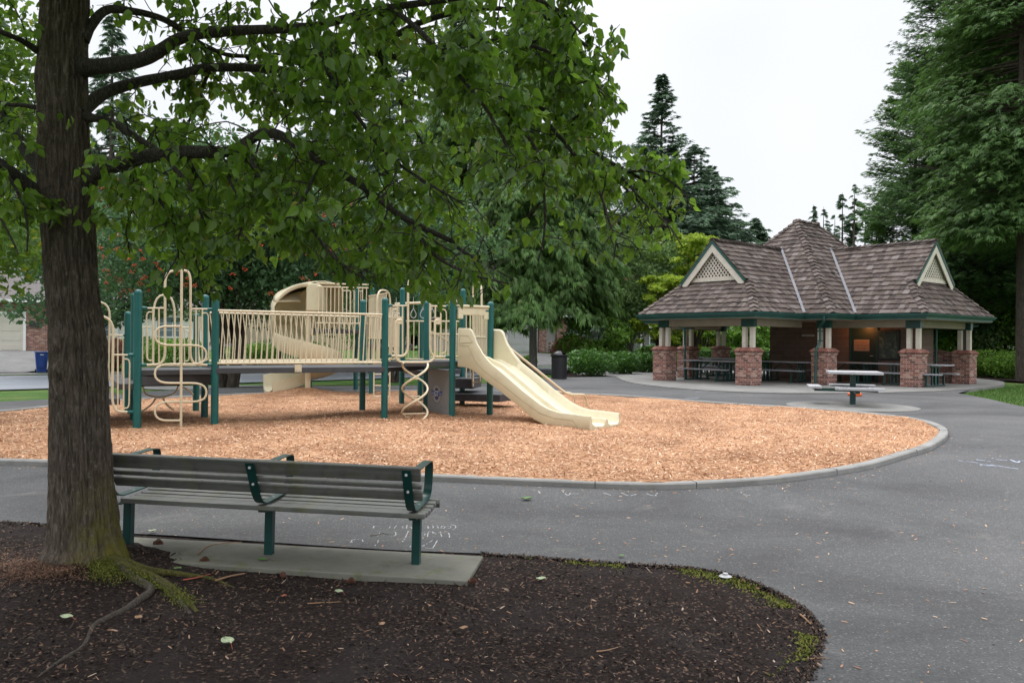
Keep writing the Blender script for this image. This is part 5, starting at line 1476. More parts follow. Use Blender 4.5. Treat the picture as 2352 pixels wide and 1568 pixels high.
def wing(axis, c0, c1, Lg, g, depth_in):
    """axis 'q': wing goes to -q with width in p from c0 to c1.  axis 'p': to +p.  axis 'm': to -p beyond the block"""
    def X(a, b, z):   # a: across, b: outward
        if axis == 'q': return VV(a, -b, z)
        if axis == 'p': return VV(b, a, z)
        return VV(-SP - b, a, z)
    W_ = abs(c1 - c0); mid_ = (c0 + c1) / 2; k = HB / R1 * W_ / 2; sgn = 1 if c1 > c0 else -1
    ins = depth_in
    kx = HB / (R1 / (W_ / 2))
    # long slopes: lower part down to the end hip, upper part to the gable
    for s_, c in ((1, c0), (-1, c1)):
        s2 = s_ * sgn
        lowA = X(c, -ins, ZE); lowB = X(c, Lg, ZE); hipT = X(c + s2 * k, Lg - g, ZE + HB); top = X(mid_, Lg - g + 0.22, ZR); topI = X(mid_, -ins, ZR)
        gb = X(c + s2 * k, Lg - g + 0.22, ZE + HB)
        shakes('roof_slope', [lowA, lowB, hipT, X(c + s2 * k, -ins, ZE + HB)], X(c, 0, ZE), None)
        shakes('roof_slope', [X(c + s2 * k, -ins, ZE + HB), gb, top, topI], X(c, 0, ZE) + (X(c + s2 * k, 0, ZE + HB) - X(c, 0, ZE)), None)
        caps(X(c, Lg, ZE), X(c + s2 * k, Lg - g, ZE + HB), name='hip_cap')
        # rake: cream barge board with green trim outside
        rk = MB(); a_ = X(c + s2 * (k - 0.02), Lg - g + 0.20, ZE + HB - 0.03); b_ = X(mid_, Lg - g + 0.20, ZR - 0.03)
        dn = (b_ - a_).normalized(); perp = Vector((0, 0, 1)) - dn * dn.z; perp.normalize(); od = (X(0, 1, 0) - X(0, 0, 0))
        def strip(o0, o1, t0, t1, mat, nm):
            mm = MB(); L_ = (b_ - a_).length
            # vertical cut at the apex
            A0 = a_ - perp * o0; A1 = a_ - perp * o1
            cosv = abs(perp.z)
            B0 = b_ - Vector((0, 0, o0 / cosv)); B1 = b_ - Vector((0, 0, o1 / cosv))
            mm.poly([A0, B0, B1, A1], tuple(od * t0), tuple(od * t1)); mm.build(nm, mat, pav)
        strip(0.0, 0.085, -0.02, 0.03, M['pgreen'], 'rake_trim')
        strip(0.085, 0.30, -0.03, 0.005, M['cream'], 'barge_board')
    shakes('roof_slope', [X(c0, Lg, ZE), X(c1, Lg, ZE), X(c1 - sgn * k, Lg - g, ZE + HB), X(c0 + sgn * k, Lg - g, ZE + HB)], X(mid_, Lg, ZE), None)
    caps(X(mid_, Lg - g + 0.20, ZR), X(mid_, -ins, ZR))
    # lattice in the gable
    gp_ = Lg - g + 0.06; hw_ = W_ / 2 - k; base = ZE + HB + 0.02; hgt = ZR - base - 0.05
    back = MB(); back.poly([X(mid_ - hw_, gp_ - 0.08, base), X(mid_ + hw_, gp_ - 0.08, base), X(mid_, gp_ - 0.08, ZR - 0.03)], (0, 0, 0), tuple((X(0, 1, 0) - X(0, 0, 0)) * 0.02)); back.build('gable_backing', M['darkhole'], pav)
    lt = MB(); n = int(2 * hw_ / 0.15); sp_ = 0.125
    def inside(x, z): return z > base + 0.10 and (abs(x) / hw_ + (z - base) / hgt) < 1.0
    for fam in (1, -1):
        for i in range(-30, 31):
            c = i * sp_ * 1.2; P = []
            for t in np.linspace(0, hgt * 1.3, 160):
                x = c + fam * t * 0.8; z = base + t
                if inside(x, z): P.append((x, z))
            if len(P) > 3:
                o_ = 0.0 if fam > 0 else 0.012
                lt.bar(X(mid_ + P[0][0], gp_ + o_, P[0][1]), X(mid_ + P[-1][0], gp_ + o_, P[-1][1]), 0.012, 0.048, up=tuple((X(0, 0, 0) - X(0, 1, 0)).cross(X(mid_ + P[-1][0], gp_, P[-1][1]) - X(mid_ + P[0][0], gp_, P[0][1]))))
    lt.build('gable_lattice', M['cream'], pav)
    bb = MB(); bb.box(X(mid_, gp_ + 0.02, base + 0.05), (2 * hw_ - 0.3, 0.04, 0.13) if axis == 'q' else (0.04, 2 * hw_ - 0.3, 0.13)); bb.build('gable_sill', M['cream'], pav)
wing('q', -e1, -e1 - W1, L1, g1, 2.7)
wing('p', e2, e2 + W2_, L2, g2, 2.7)
wing('m', e2, e2 + W2_, 2.7, g1, 2.7)
# centre hip roof
hs = SP / 2; zt = ZE + HA
A1_ = VV(-hs, hs, zt); A2_ = VV(-hs, SQ - hs, zt)
shakes('roof_slope', [VV(0, 0, ZE), VV(-SP, 0, ZE), A1_], VV(0, 0, ZE), None)
shakes('roof_slope', [VV(0, 0, ZE), VV(0, SQ, ZE), A2_, A1_], VV(0, 0, ZE), None)
shakes('roof_slope', [VV(-SP, 0, ZE), VV(-SP, SQ, ZE), A2_, A1_], VV(-SP, 0, ZE), None)
shakes('roof_slope', [VV(0, SQ, ZE), VV(-SP, SQ, ZE), A2_], VV(0, SQ, ZE), None)
caps(VV(0, 0, ZE + 0.01), A1_, name='hip_cap', w_=0.15); caps(VV(-SP, 0, ZE), A1_, name='hip_cap'); caps(VV(0, SQ, ZE), A2_, name='hip_cap'); caps(VV(-SP, SQ, ZE), A2_, name='hip_cap'); caps(A2_, A1_)
MC_ = HA / hs
def valley(a, b):
    a = Vector(a); b = Vector(b); m = MB(); d = (b - a).normalized(); s_ = d.cross(Vector((0, 0, 1))).normalized(); nn = s_.cross(d); nn = nn if nn.z > 0 else -nn
    m.poly([a + s_ * 0.05 + nn * 0.07, b + s_ * 0.045 + nn * 0.07, b - s_ * 0.045 + nn * 0.07, a - s_ * 0.05 + nn * 0.07], (0, 0, 0), tuple(nn * 0.012)); m.build('valley_flashing', M['flash'], pav)
valley(VV(-e1, -0.02, ZE + 0.015), VV(-e1 - W1 / 2 + 0.0, R1 / MC_, ZR)) if False else None
# true valley: wing slope meets the hip slope
mw1 = R1 / (W1 / 2); mw2 = R1 / (W2_ / 2)
valley(VV(-e1, 0.0, ZE + 0.01), VV(-e1 - W1 / 2, R1 / MC_, ZR + 0.01)); valley(VV(0.0, e2, ZE + 0.01), VV(-R1 / MC_, e2 + W2_ / 2, ZR + 0.01))

# eave outline of the cross plan
out_p = [(0, 0), (0, e2), (L2, e2), (L2, e2 + W2_), (0, e2 + W2_), (0, SQ), (-SP, SQ), (-SP, e2 + W2_), (-SP - 2.7, e2 + W2_), (-SP - 2.7, e2), (-SP, e2), (-SP, 0), (-e1 - W1, 0), (-e1 - W1, -L1), (-e1, -L1), (-e1, 0)]
def offs(poly, d):
    n = len(poly); o = []
    for i in range(n):
        a, b, c = Vector(poly[i - 1]), Vector(poly[i]), Vector(poly[(i + 1) % n]); n1 = (b - a).normalized(); n2 = (c - b).normalized()
        N1 = Vector((n1.y, -n1.x)); N2 = Vector((n2.y, -n2.x)); s_ = N1 + N2
        if s_.length < 1e-6: o.append(tuple(b + N1 * d))
        else: o.append(tuple(b + s_ * (d / (1 + N1.dot(N2)))))
    return o
ar = sum(out_p[i - 1][0] * out_p[i][1] - out_p[i][0] * out_p[i - 1][1] for i in range(len(out_p)))
so = 1 if ar > 0 else -1
def ringsweep(name, prof, mat, smooth=False):
    rows_ = []
    for d, z in prof: r = [VV(p[0], p[1], z) for p in offs(out_p, d * so)]; rows_.append(r + r[:1])
    m = MB(); m.grid(rows_); return m.build(name, mat, pav, smooth=smooth)
ringsweep('gutter', [(-0.02, ZE - 0.11), (0.055, ZE - 0.11), (0.075, ZE - 0.07), (0.10, ZE - 0.05), (0.115, ZE - 0.01), (0.115, ZE + 0.005), (0.10, ZE + 0.005), (0.095, ZE - 0.03), (0.0, ZE - 0.03), (-0.02, ZE - 0.02)], M['pgreen'])
ringsweep('fascia', [(-0.03, ZE - 0.02), (0.012, ZE - 0.06), (0.012, ZE - 0.18), (-0.03, ZE - 0.18), (-0.03, ZE - 0.02)], M['pgreen'])
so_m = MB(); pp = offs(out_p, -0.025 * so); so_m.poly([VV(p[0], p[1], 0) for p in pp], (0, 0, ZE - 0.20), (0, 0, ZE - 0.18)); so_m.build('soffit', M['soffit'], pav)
# piers with twin posts
def pier(p, q, wid=0.62, ht=1.06, dbl='p', label=None):
    c = VV(p, q, PB); m = MB(); m.box((0, 0, ht / 2), (wid, wid, ht)); o = m.build('brick_pier', M['brick'], pav, uv=True); o.location = c
    m = MB(); m.box((0, 0, ht + 0.04), (wid + 0.05, wid + 0.05, 0.09)); m.build('brick_band', M['brick'], o, uv=True)
    w0 = (wid + 0.13) / 2; w1 = w0; w2 = 0.15 if dbl is None else 0.24
    m = MB()
    for a, b, za, zb_ in ((w0 - 0.01, w0, ht + 0.085, ht + 0.13), ):
        m.add([(-a, -a, za), (a, -a, za), (a, a, za), (-a, a, za), (-b, -b, zb_), (b, -b, zb_), (b, b, zb_), (-b, b, zb_), (-w2, -w2, ht + 0.235), (w2, -w2, ht + 0.235), (w2, w2, ht + 0.235), (-w2, w2, ht + 0.235)],
              [(3, 2, 1, 0), (0, 1, 5, 4), (1, 2, 6, 5), (2, 3, 7, 6), (3, 0, 4, 7), (4, 5, 9, 8), (5, 6, 10, 9), (6, 7, 11, 10), (7, 4, 8, 11), (8, 9, 10, 11)])
    m.build('rowlock_cap', M['rowlock'], o, uv=True)
    zt_ = ZE - 0.21 - PB
    for s_ in (-1, 1):
        d = (0.155 * s_, 0) if dbl == 'p' else (0, 0.155 * s_)
        m = MB(); m.box((d[0], d[1], (ht + 0.2 + zt_ - 0.27) / 2), (0.145, 0.145, zt_ - 0.27 - ht - 0.2)); m.build('post', M['cream'], o, bevel=0.008)
    m = MB(); m.box((0, 0, zt_ - 0.135), (0.50 if dbl == 'p' else 0.20, 0.20 if dbl == 'p' else 0.50, 0.27)); m.build('post_cap', M['dgreen'], o)
    return o
n_ = NM('brick_rowlock'); uv_ = n_.tc.outputs['UV']; bt = n_.n('TexBrick'); bt.offset = 0.0
bt.inputs['Scale'].default_value = 1.0; bt.inputs['Brick Width'].default_value = 0.0735; bt.inputs['Row Height'].default_value = 2.0; bt.inputs['Mortar Size'].default_value = 0.006
bt.inputs['Color1'].default_value = rgb(0.17, 0.06, 0.045); bt.inputs['Color2'].default_value = rgb(0.33, 0.16, 0.12); bt.inputs['Mortar'].default_value = rgb(0.24, 0.19, 0.165)
n_.L(uv_, bt.inputs['Vector']); n_.col(bt.outputs['Color']); n_.rough(0.9, 0.2); n_.bump(n_.math('SUBTRACT', 1.0, bt.outputs['Fac']), 0.6, 0.01)
M['rowlock'] = n_.m
pier(-1.78, -2.28); pier(-e1 - W1 + 0.72, -2.28); pier(-0.66, 0.62); pier(1.78, 2.12); pier(1.78, e2 + W2_ - 0.75, ht=1.02)
pier(-SP + 0.55, 0.62); pier(-SP - 2.0, e2 + 0.7); pier(-SP - 2.0, e2 + W2_ - 0.7)
# beams
m = MB(); zb = ZE - 0.36
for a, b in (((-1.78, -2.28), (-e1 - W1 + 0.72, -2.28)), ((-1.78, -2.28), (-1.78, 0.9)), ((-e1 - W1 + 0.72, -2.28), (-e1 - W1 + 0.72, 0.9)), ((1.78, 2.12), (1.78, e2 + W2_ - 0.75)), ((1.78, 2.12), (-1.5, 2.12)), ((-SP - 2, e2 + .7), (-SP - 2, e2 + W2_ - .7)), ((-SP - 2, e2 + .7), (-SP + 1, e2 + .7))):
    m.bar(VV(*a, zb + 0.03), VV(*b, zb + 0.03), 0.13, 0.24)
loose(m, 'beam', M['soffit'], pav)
# down pipes
def pipe(pts, w_=0.085):
    P = [Vector(p) for p in pts]; mm = MB()
    mm.tube(fillet(P, 0.08, 4), w_ / 2, 8); o = mm.build('downpipe', M['pgreen'], pav, smooth=True); return o
pipe([(-0.28, -0.06, ZE - 0.08), (-0.28, -0.06, ZE - 0.25), (-0.70, 0.40, ZE - 0.42), (-0.70, 0.42, 1.95), (-0.74, 0.22, 1.70), (-0.74, 0.20, PB + 0.02)])
m = MB()
for z in (2.32, 1.98): m.box((-0.70, 0.42, z), (0.16, 0.12, 0.04))
loose(m, 'pipe_strap', M['pgreen'], pav)
pipe([(-SP + 0.3, 0.0, ZE - 0.1), (-SP + 0.3, 0.0, ZE - 0.3), (-SP + 0.75, 0.15, ZE - 0.5), (-SP + 0.75, 0.15, 1.75), (-SP + 0.85, 0.05, 1.6), (-SP + 0.85, 0.05, PB)])
pipe([(L2 - 0.4, e2 + W2_ - 0.2, ZE - 0.3), (1.06, 5.5, ZE - 0.42), (1.06, 5.5, PB)])
# block building with door, sign and notice case
wq = 4.0; wp0, wp1 = -5.1, 1.0
m = MB(); m.box(((wp0 + wp1) / 2, wq + 0.70, (PB + ZE - 0.21) / 2), (wp1 - wp0, 1.40, ZE - 0.21 - PB)); m.build('block_wall', M['block'], pav, uv=True)
dz = 2.06
M['doorgreen'] = m_paint('door_paint', (0.010, 0.022, 0.016), 0.5)
m = MB(); m.box((-0.95, wq - 0.02, PB + dz / 2), (0.98, 0.04, dz)); dr = m.build('door', M['doorgreen'], pav, bevel=0.004)
m = MB(); m.tube([(-0.57, wq - 0.05, PB + 1.0), (-0.57, wq - 0.09, PB + 1.0), (-0.67, wq - 0.09, PB + 1.0)], 0.012, 8); m.build('door_handle', M['steel'], dr)
fm = MB()
for x, w_, z, h in ((-1.47, 0.06, PB + dz / 2, dz + 0.06), (-0.43, 0.06, PB + dz / 2, dz + 0.06), (-0.95, 1.10, PB + dz + 0.03, 0.06)): fm.box((x, wq - 0.03, z), (w_, 0.08, h))
fm.build('door_frame', M['dgreen'], pav)
M['signpaint'] = m_paint('sign_paint', (0.27, 0.21, 0.16), 0.6, 0.05)
m = MB(); m.box((-1.03, wq - 0.052, PB + 1.40), (0.62, 0.014, 0.44)); sgn_ = m.build('door_sign', M['signpaint'], dr, bevel=0.004)
M['signred'] = m_paint('sign_letters', (0.30, 0.05, 0.03), 0.6)
for i, t in enumerate(('PARK HOURS', 'DAWN TO DUSK', 'NO DOGS')):
    textmesh(t, 0.085, M['signred'], 'sign_letters', sgn_, Vector((-1.03, wq - 0.061, PB + 1.52 - 0.12 * i)), Vector((1, 0, 0)), Vector((0, 0, 1)), Vector((0, -1, 0)), 0.001, 0.001)
m = MB(); m.box((0.02, wq - 0.05, PB + 1.42), (0.82, 0.10, 1.12)); nc = m.build('notice_case', M['black'], pav, bevel=0.01)
def m_poster():
    n = NM('faded_poster'); v = n.vec(scale=(3, 3, 3)); f = n.noise(v, 1.3, 4, 0.6, 1.4)
    n.col(n.ramp(f, [(0.35, (0.012, 0.013, 0.016)), (0.55, (0.03, 0.045, 0.035)), (0.63, (0.10, 0.14, 0.09)), (0.70, (0.02, 0.02, 0.02))])); n.rough(0.25); return n.m
m = MB(); m.box((0.02, wq - 0.103, PB + 1.42), (0.68, 0.006, 0.98)); m.build('poster', m_poster(), nc)
m = MB(); m.box((-3.3, wq - 0.03, PB + 1.78), (0.55, 0.04, 0.075)); m.build('name_plate', M['steel'], pav)
# brick wing wall sloping down behind the last pier
m = MB()
yw = e2 + W2_ - 0.75
m.add([(1.5, yw - .1, 0), (-4, yw - .1, 0), (-4, yw + .1, 0), (1.5, yw + .1, 0), (1.5, yw - .1, PB + 1.12), (-4, yw - .1, PB + 2.2), (-4, yw + .1, PB + 2.2), (1.5, yw + .1, PB + 1.12)],
      [(0, 1, 5, 4), (2, 3, 7, 6), (4, 5, 6, 7), (0, 4, 7, 3), (1, 2, 6, 5)])
m.build('brick_wall', M['brick'], pav, uv=True)
# lit lamp under the soffit near the door
m = MB(); m.lathe((-0.95, wq - 0.55, ZE - 0.30), [(0.09, 0.0), (0.11, 0.02), (0.11, 0.09), (0.05, 0.10)], 16); lf = m.build('ceiling_lamp', M['dgreen'], pav)
n_ = NM('lamp_glow'); n_.b.inputs['Emission Color'].default_value = rgb(1, 0.45, 0.12); n_.b.inputs['Emission Strength'].default_value = 3; n_.col((0.8, 0.5, 0.2)); 
m = MB(); m.lathe((-0.95, wq - 0.55, ZE - 0.33), [(0.07, 0.0), (0.085, 0.02), (0.085, 0.03)], 16); m.build('lamp_lens', n_.m, lf)
ld = bpy.data.lights.new('lamp_light', 'POINT'); ld.energy = 12; ld.color = (1.0, 0.36, 0.10); ld.shadow_soft_size = 0.08
lo_ = bpy.data.objects.new('lamp_light', ld); C.collection.objects.link(lo_); lo_.parent = pav; lo_.location = (-0.95, wq - 0.55, ZE - 0.42)

# ------------------------------------------------------------------ picnic tables
def plv(p, q, z=PB):
    a = (math.cos(PTH), -math.sin(PTH)); b = (math.sin(PTH), math.cos(PTH))
    return (11.05 + a[0] * p + b[0] * q, 27.02 + a[1] * p + b[1] * q, z)
def picnic_table():
    t = thing('picnic_table', '', 'picnic table', (0, 0, 0), -PTH, 'picnic tables under the pavilion roof')
    L = 1.2
    m = MB()
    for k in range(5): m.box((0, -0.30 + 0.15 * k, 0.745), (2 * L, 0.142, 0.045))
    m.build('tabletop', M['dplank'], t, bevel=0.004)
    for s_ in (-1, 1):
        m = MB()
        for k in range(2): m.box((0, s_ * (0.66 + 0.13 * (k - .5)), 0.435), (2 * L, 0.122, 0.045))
        m.build('bench_seat', M['dplank'], t, bevel=0.004)
    for x in (-0.72, 0.72):
        m = MB()
        m.box((x, 0, 0.03), (0.06, 1.50, 0.05)); m.box((x, 0, 0.70), (0.06, 0.66, 0.05)); m.box((x, 0, 0.37), (0.06, 0.10, 0.68))
        for s_ in (-1, 1): m.box((x, s_ * 0.66, 0.22), (0.06, 0.06, 0.40)); m.box((x, s_ * 0.66, 0.40), (0.06, 0.24, 0.03))
        m.box((x, -0.24, 0.37), (0.05, 0.05, 0.66)); m.box((x, 0.24, 0.37), (0.05, 0.05, 0.66))
        sg_ = 1 if x < 0 else -1
        m.bar((x, 0, 0.25), (x + sg_ * 0.62, 0, 0.70), 0.035, 0.035)
        m.build('table_frame', M['dgreen'], t)
    return t
tab = picnic_table(); first = True
TB = [(-2.65, 1.25, 'long grey picnic table behind the nearest brick pier, left of the centre pier'), (-0.95, 2.85, 'grey picnic table standing in front of the sign door under the roof'),
      (1.45, 2.85, 'grey picnic table at the right end, its end showing beside the right front pier'), (-6.3, 2.9, 'shaded picnic table between the two left brick piers'),
      (-8.2, 4.3, 'farthest picnic table, dim at the back left under the pavilion roof'), (-4.6, -0.6, 'picnic table at the left, close behind the front left brick pier')]
for p, q, lb in TB:
    o = tab if first else copy_tree(tab); first = False
    o.location = plv(p, q); o['label'] = lb
# square pedestal table on the round pad
tx, ty = 8.62, 19.75; tz0 = zg(tx, ty) + 0.05
t = thing('pedestal_table', 'square pale picnic table with three seats on one green post, outside on a round pad', 'picnic table', (tx, ty, tz0), math.radians(-17.5))
m = MB()
for k in range(6): m.box((0.0, -0.50 + 0.20 * k, 0.80), (1.22, 0.195, 0.06))
m.build('tabletop', M['plank'], t, bevel=0.004)
m = MB(); m.box((-0.02, 0, 0.38), (0.13, 0.13, 0.78)); m.box((-0.02, 0, 0.755), (0.9, 0.08, 0.03)); m.box((-0.02, 0, 0.755), (0.08, 0.9, 0.03)); m.build('pedestal', M['dgreen'], t, bevel=0.004)
m = MB(); m.box((-0.45, 0, 0.355), (0.95, 0.07, 0.08)); m.box((0, -0.45, 0.355), (0.09, 0.95, 0.08)); m.box((0, 0.45, 0.355), (0.09, 0.95, 0.08)); m.box((0.1, -0.86, 0.38), (0.7, 0.10, 0.03)); m.box((0.1, 0.86, 0.38), (0.7, 0.10, 0.03)); m.box((-0.92, 0, 0.38), (0.10, 0.5, 0.03))
m.build('seat_arm', M['dgreen'], t)
for cx_, cy_, sx_, sy_ in ((0.05, -0.88, 1.10, 0.30), (0.05, 0.88, 1.10, 0.30), (-0.93, 0.0, 0.30, 1.05)):
    m = MB()
    for s_ in (-1, 1):
        if sx_ > sy_: m.box((cx_, cy_ + s_ * 0.077, 0.43), (sx_, 0.148, 0.06))
        else: m.box((cx_ + s_ * 0.077, cy_, 0.43), (0.148, sy_, 0.06))
    m.build('seat', M['plank'], t, bevel=0.004)
p = gp(1963, 909, 0.03); m = MB(); m.lathe((p.x, p.y, p.z), [(0.17, 0.0), (0.19, 0.03), (0.19, 0.07), (0.13, 0.10), (0.07, 0.13), (0.05, 0.15), (0.0, 0.15)], 20)
o = m.build('plastic_cone', M['orange'], smooth=True); tag(o, 'squat orange plastic object on the asphalt behind the pedestal table', 'toy')
# ------------------------------------------------------------------ litter bin and recycling cart
p = gp(1284, 870, 0.03)
t = thing('litter_bin', 'black slatted steel litter bin with domed lid at the path edge by the laurels', 'litter bin', (p.x, p.y, p.z), 0.3)
m = MB(); N = 32
for i in range(N):
    a = 2 * math.pi * i / N; c, s_ = math.cos(a), math.sin(a); M3 = Matrix.Rotation(a, 3, 'Z')
    m.box((0.30 * c, 0.30 * s_, 0.44), (0.008, 0.042, 0.84), M=M3)
    m.bar((0.30 * c, 0.30 * s_, 0.86), (0.355 * c, 0.355 * s_, 0.93), 0.042, 0.008, up=(c, s_, 0.2))
m.lathe((0, 0, 0), [(0.305, 0.02), (0.312, 0.02), (0.312, 0.07), (0.305, 0.07)], 32); m.lathe((0, 0, 0), [(0.298, 0.72), (0.312, 0.72), (0.312, 0.76), (0.298, 0.76)], 32); m.lathe((0, 0, 0), [(0.350, 0.925), (0.362, 0.925), (0.362, 0.945), (0.350, 0.945)], 32)
m.build('slatted_body', M['black'], t)
m = MB(); m.lathe((0, 0, 0), [(0.27, 0.05), (0.27, 0.85)], 24); m.build('liner', M['black'], t, smooth=True)
m = MB(); rows_ = []
for i in range(9):
    el_ = math.radians(90 * i / 8); rows_.append([Vector((0.27 * math.cos(el_) * math.cos(a), 0.27 * math.cos(el_) * math.sin(a), 0.86 + 0.24 * math.sin(el_))) for a in np.linspace(math.radians(-25), math.radians(285), 30)])
m.grid(rows_); m.build('lid', M['black'], t, smooth=True, solid=0.01)
p = gp(95, 857, 0.03)
t = thing('recycling_cart', 'blue wheeled recycling cart standing at the far kerb by the driveway', 'recycling bin', (p.x, p.y, p.z), 0.6)
m = MB(); a, b = 0.20, 0.27
m.add([(-a, -a, 0.05), (a, -a, 0.05), (a, a, 0.05), (-a, a, 0.05), (-b, -b, 0.98), (b, -b, 0.98), (b, b, 0.98), (-b, b, 0.98)], [(3, 2, 1, 0), (0, 1, 5, 4), (1, 2, 6, 5), (2, 3, 7, 6), (3, 0, 4, 7), (4, 5, 6, 7)])
m.box((0, -b + 0.0, 0.55), (0.24, 0.03, 0.5)); m.build('body', M['blue'], t, bevel=0.02)
m = MB(); m.box((0, 0, 1.02), (0.58, 0.60, 0.06)); m.build('lid', M['blue'], t, bevel=0.02)
m = MB(); m.box((0, -0.275, 0.90), (0.16, 0.01, 0.04)); m.build('sticker', M['white'], t)
for s_ in (-1, 1):
    m = MB(); m.tube([(s_ * 0.20, 0.22, 0.11), (s_ * 0.26, 0.22, 0.11)], 0.11, 16); m.build('wheel', M['black'], t)
# ------------------------------------------------------------------ vegetation builders
def sprays(P, A, N, L, W, droop=0.25, fingers=5):
    """P centre, A axis, N normal (n,3) -> frond made of a few narrow blades"""
    n = len(P); S = np.cross(A, N); S /= np.linalg.norm(S, axis=1)[:, None] + 1e-9
    out_v = []; cnt = 0
    fs = np.linspace(-1, 1, fingers)
    for k, f_ in enumerate(fs):
        ang = f_ * 0.85
        d = A * math.cos(ang) + S * math.sin(ang)
        sdv = -A * math.sin(ang) + S * math.cos(ang)
        ll = L * (1 - 0.35 * abs(f_)) * rng.uniform(.75, 1.1, n)
        ww = W * rng.uniform(.7, 1.2, n)
        start = P + A * (0.12 * L * (1 - abs(f_)))[:, None] * 1.0
        dn = np.zeros((n, 3)); dn[:, 2] = -droop * ll * (0.6 + 0.8 * rng.random(n))
        q = np.stack([start, start + d * (ll * .5)[:, None] + sdv * (ww * .5)[:, None] + dn * .3, start + d * ll[:, None] + dn, start + d * (ll * .5)[:, None] - sdv * (ww * .5)[:, None] + dn * .3], 1)
        out_v.append(q)
    V = np.concatenate(out_v, 0).reshape(-1, 3)
    return V, np.arange(len(V)).reshape(-1, 4)

def conifer(name, label, x, y, H, R, n=6500, leaf=(0.45, 0.12), clear=0.03, droop=0.35, mat='fir', bark='bark2', seed=0, power=0.85, group=None, trunk_r=None, lift=0.1, fingers=5, z=None, gap=0.0, wide=1.0, hang=0.0, rag=0.0):
    global rng
    rng_old = rng; rng = np.random.default_rng(seed + 100); rnd = random.Random(seed)
    z0 = zg(x, y) - 0.05 if z is None else z
    t = thing(name, label, 'tree', (x, y, z0), 0, group)
    tr = trunk_r or H * 0.013
    m = MB(); m.tube([(0, 0, 0), (0.02 * H * rnd.uniform(-.3, .3), 0, H * .5), (0, 0, H * .99)], [tr * 1.15, tr * .65, 0.02], 10)
    # branches
    nb = int(n / 34); Ps = []; As = []; Ls = []; Ns = []
    for i in range(nb):
        f = clear + (1 - clear) * (rnd.random() ** 1.15)
        if f > 0.985: continue
        prof_ = (1 - f) ** power * (0.84 + 0.22 * noise.noise(Vector((f * 5, seed, 0))))
        L = R * max(0.03, prof_) * (rnd.uniform(.60, 1.0) + 0.25 * max(0, rnd.gauss(0, .6))); az = rnd.uniform(0, 2 * math.pi)
        if rag: L *= 1 + rag * (rnd.random() ** 2 * 1.6 - 0.62)
        if noise.noise(Vector((math.cos(az) * 1.6, math.sin(az) * 1.6, f * 7 + seed))) < -0.32 + gap: continue
        dx, dy = math.cos(az), math.sin(az); zb = f * H
        k = max(4, int(34 * (0.35 + 0.65 * L / R)))
        for j in range(k):
            s_ = 0.16 + 0.84 * math.sqrt((j + rnd.random()) / k); side = rnd.uniform(-1, 1) * 0.24 * wide * (1.15 - s_) * L
            px_ = dx * L * s_ - dy * side; py_ = dy * L * s_ + dx * side
            pz_ = zb + lift * L * s_ - droop * L * s_ * s_ - abs(side) * 0.25 + rnd.gauss(0, .02) * L
            Ps.append((px_, py_, pz_)); tilt = lift - 2 * droop * s_
            a = Vector((dx + rnd.gauss(0, .35), dy + rnd.gauss(0, .35), tilt + rnd.gauss(0, .18))) + Vector((-dy, dx, 0)) * (0.7 if side > 0 else -0.7)
            a.normalize()
            if hang: a = (a * (1 - hang) + Vector((dx * .25 + rnd.gauss(0, .25), dy * .25 + rnd.gauss(0, .25), -1)) * hang).normalized()
            As.append(tuple(a)); Ns.append((dx * hang + rnd.gauss(0, .35), dy * hang + rnd.gauss(0, .35), 1 - hang * .8)); Ls.append(rnd.uniform(.7, 1.2) * (0.7 + 0.45 * (1 - f)))
        if L > 1.2 and i % 4 == 0:
            m.tube([(0, 0, zb), (dx * L * .5, dy * L * .5, zb + lift * L * .5 - droop * L * .25), (dx * L * .95, dy * L * .95, zb + lift * L * .95 - droop * L * .9)], [tr * .22, tr * .12, .01], 5)
    m.build('trunk', M[bark], t, smooth=True, fix=False)
    P = np.array(Ps); A = np.array(As); Ls = np.array(Ls); N = np.array(Ns)
    V, F = sprays(P, A, N, leaf[0] * Ls, leaf[1] * Ls, 0.25 + droop * 0.5, fingers)
    raw('crown', V, F, M[mat], t); rng = rng_old
    return t

def leafy_quads(P, size, mat, name, parent, aspect=0.6, seed=0, up=0.5, fold=0.25):
    g = np.random.default_rng(seed + 5); n = len(P); P = np.asarray(P)
    A = g.normal(0, 1, (n, 3)); A[:, 2] -= 0.2; A /= np.linalg.norm(A, axis=1)[:, None]
    N = g.normal(0, .8, (n, 3)); N[:, 2] += up; S = np.cross(A, N); S /= np.linalg.norm(S, axis=1)[:, None] + 1e-9; N = np.cross(S, A)
    s = g.uniform(.6, 1.25, n)[:, None] * size
    V = np.stack([P - A * s * .5, P + S * s * aspect * .5 + N * s * fold * .3, P + A * s * .55, P - S * s * aspect * .5 + N * s * fold * .3], 1).reshape(-1, 3)
    return raw(name, V, np.arange(n * 4).reshape(n, 4), M[mat], parent)

def blob_points(rnd, lobes, per, shell=0.75):
    P = []
    for (cx, cy, cz, rx, ry, rz), k in zip(lobes, per):
        for _ in range(k):
            d = Vector((rnd.gauss(0, 1), rnd.gauss(0, 1), rnd.gauss(0, 1))).normalized(); r = 1 - abs(rnd.gauss(0, 1 - shell))
            r *= 1 + 0.18 * noise.noise(d * 2.2 + Vector((cx, cy, cz)))
            P.append((cx + d.x * rx * r, cy + d.y * ry * r, cz + d.z * rz * r))
    return P

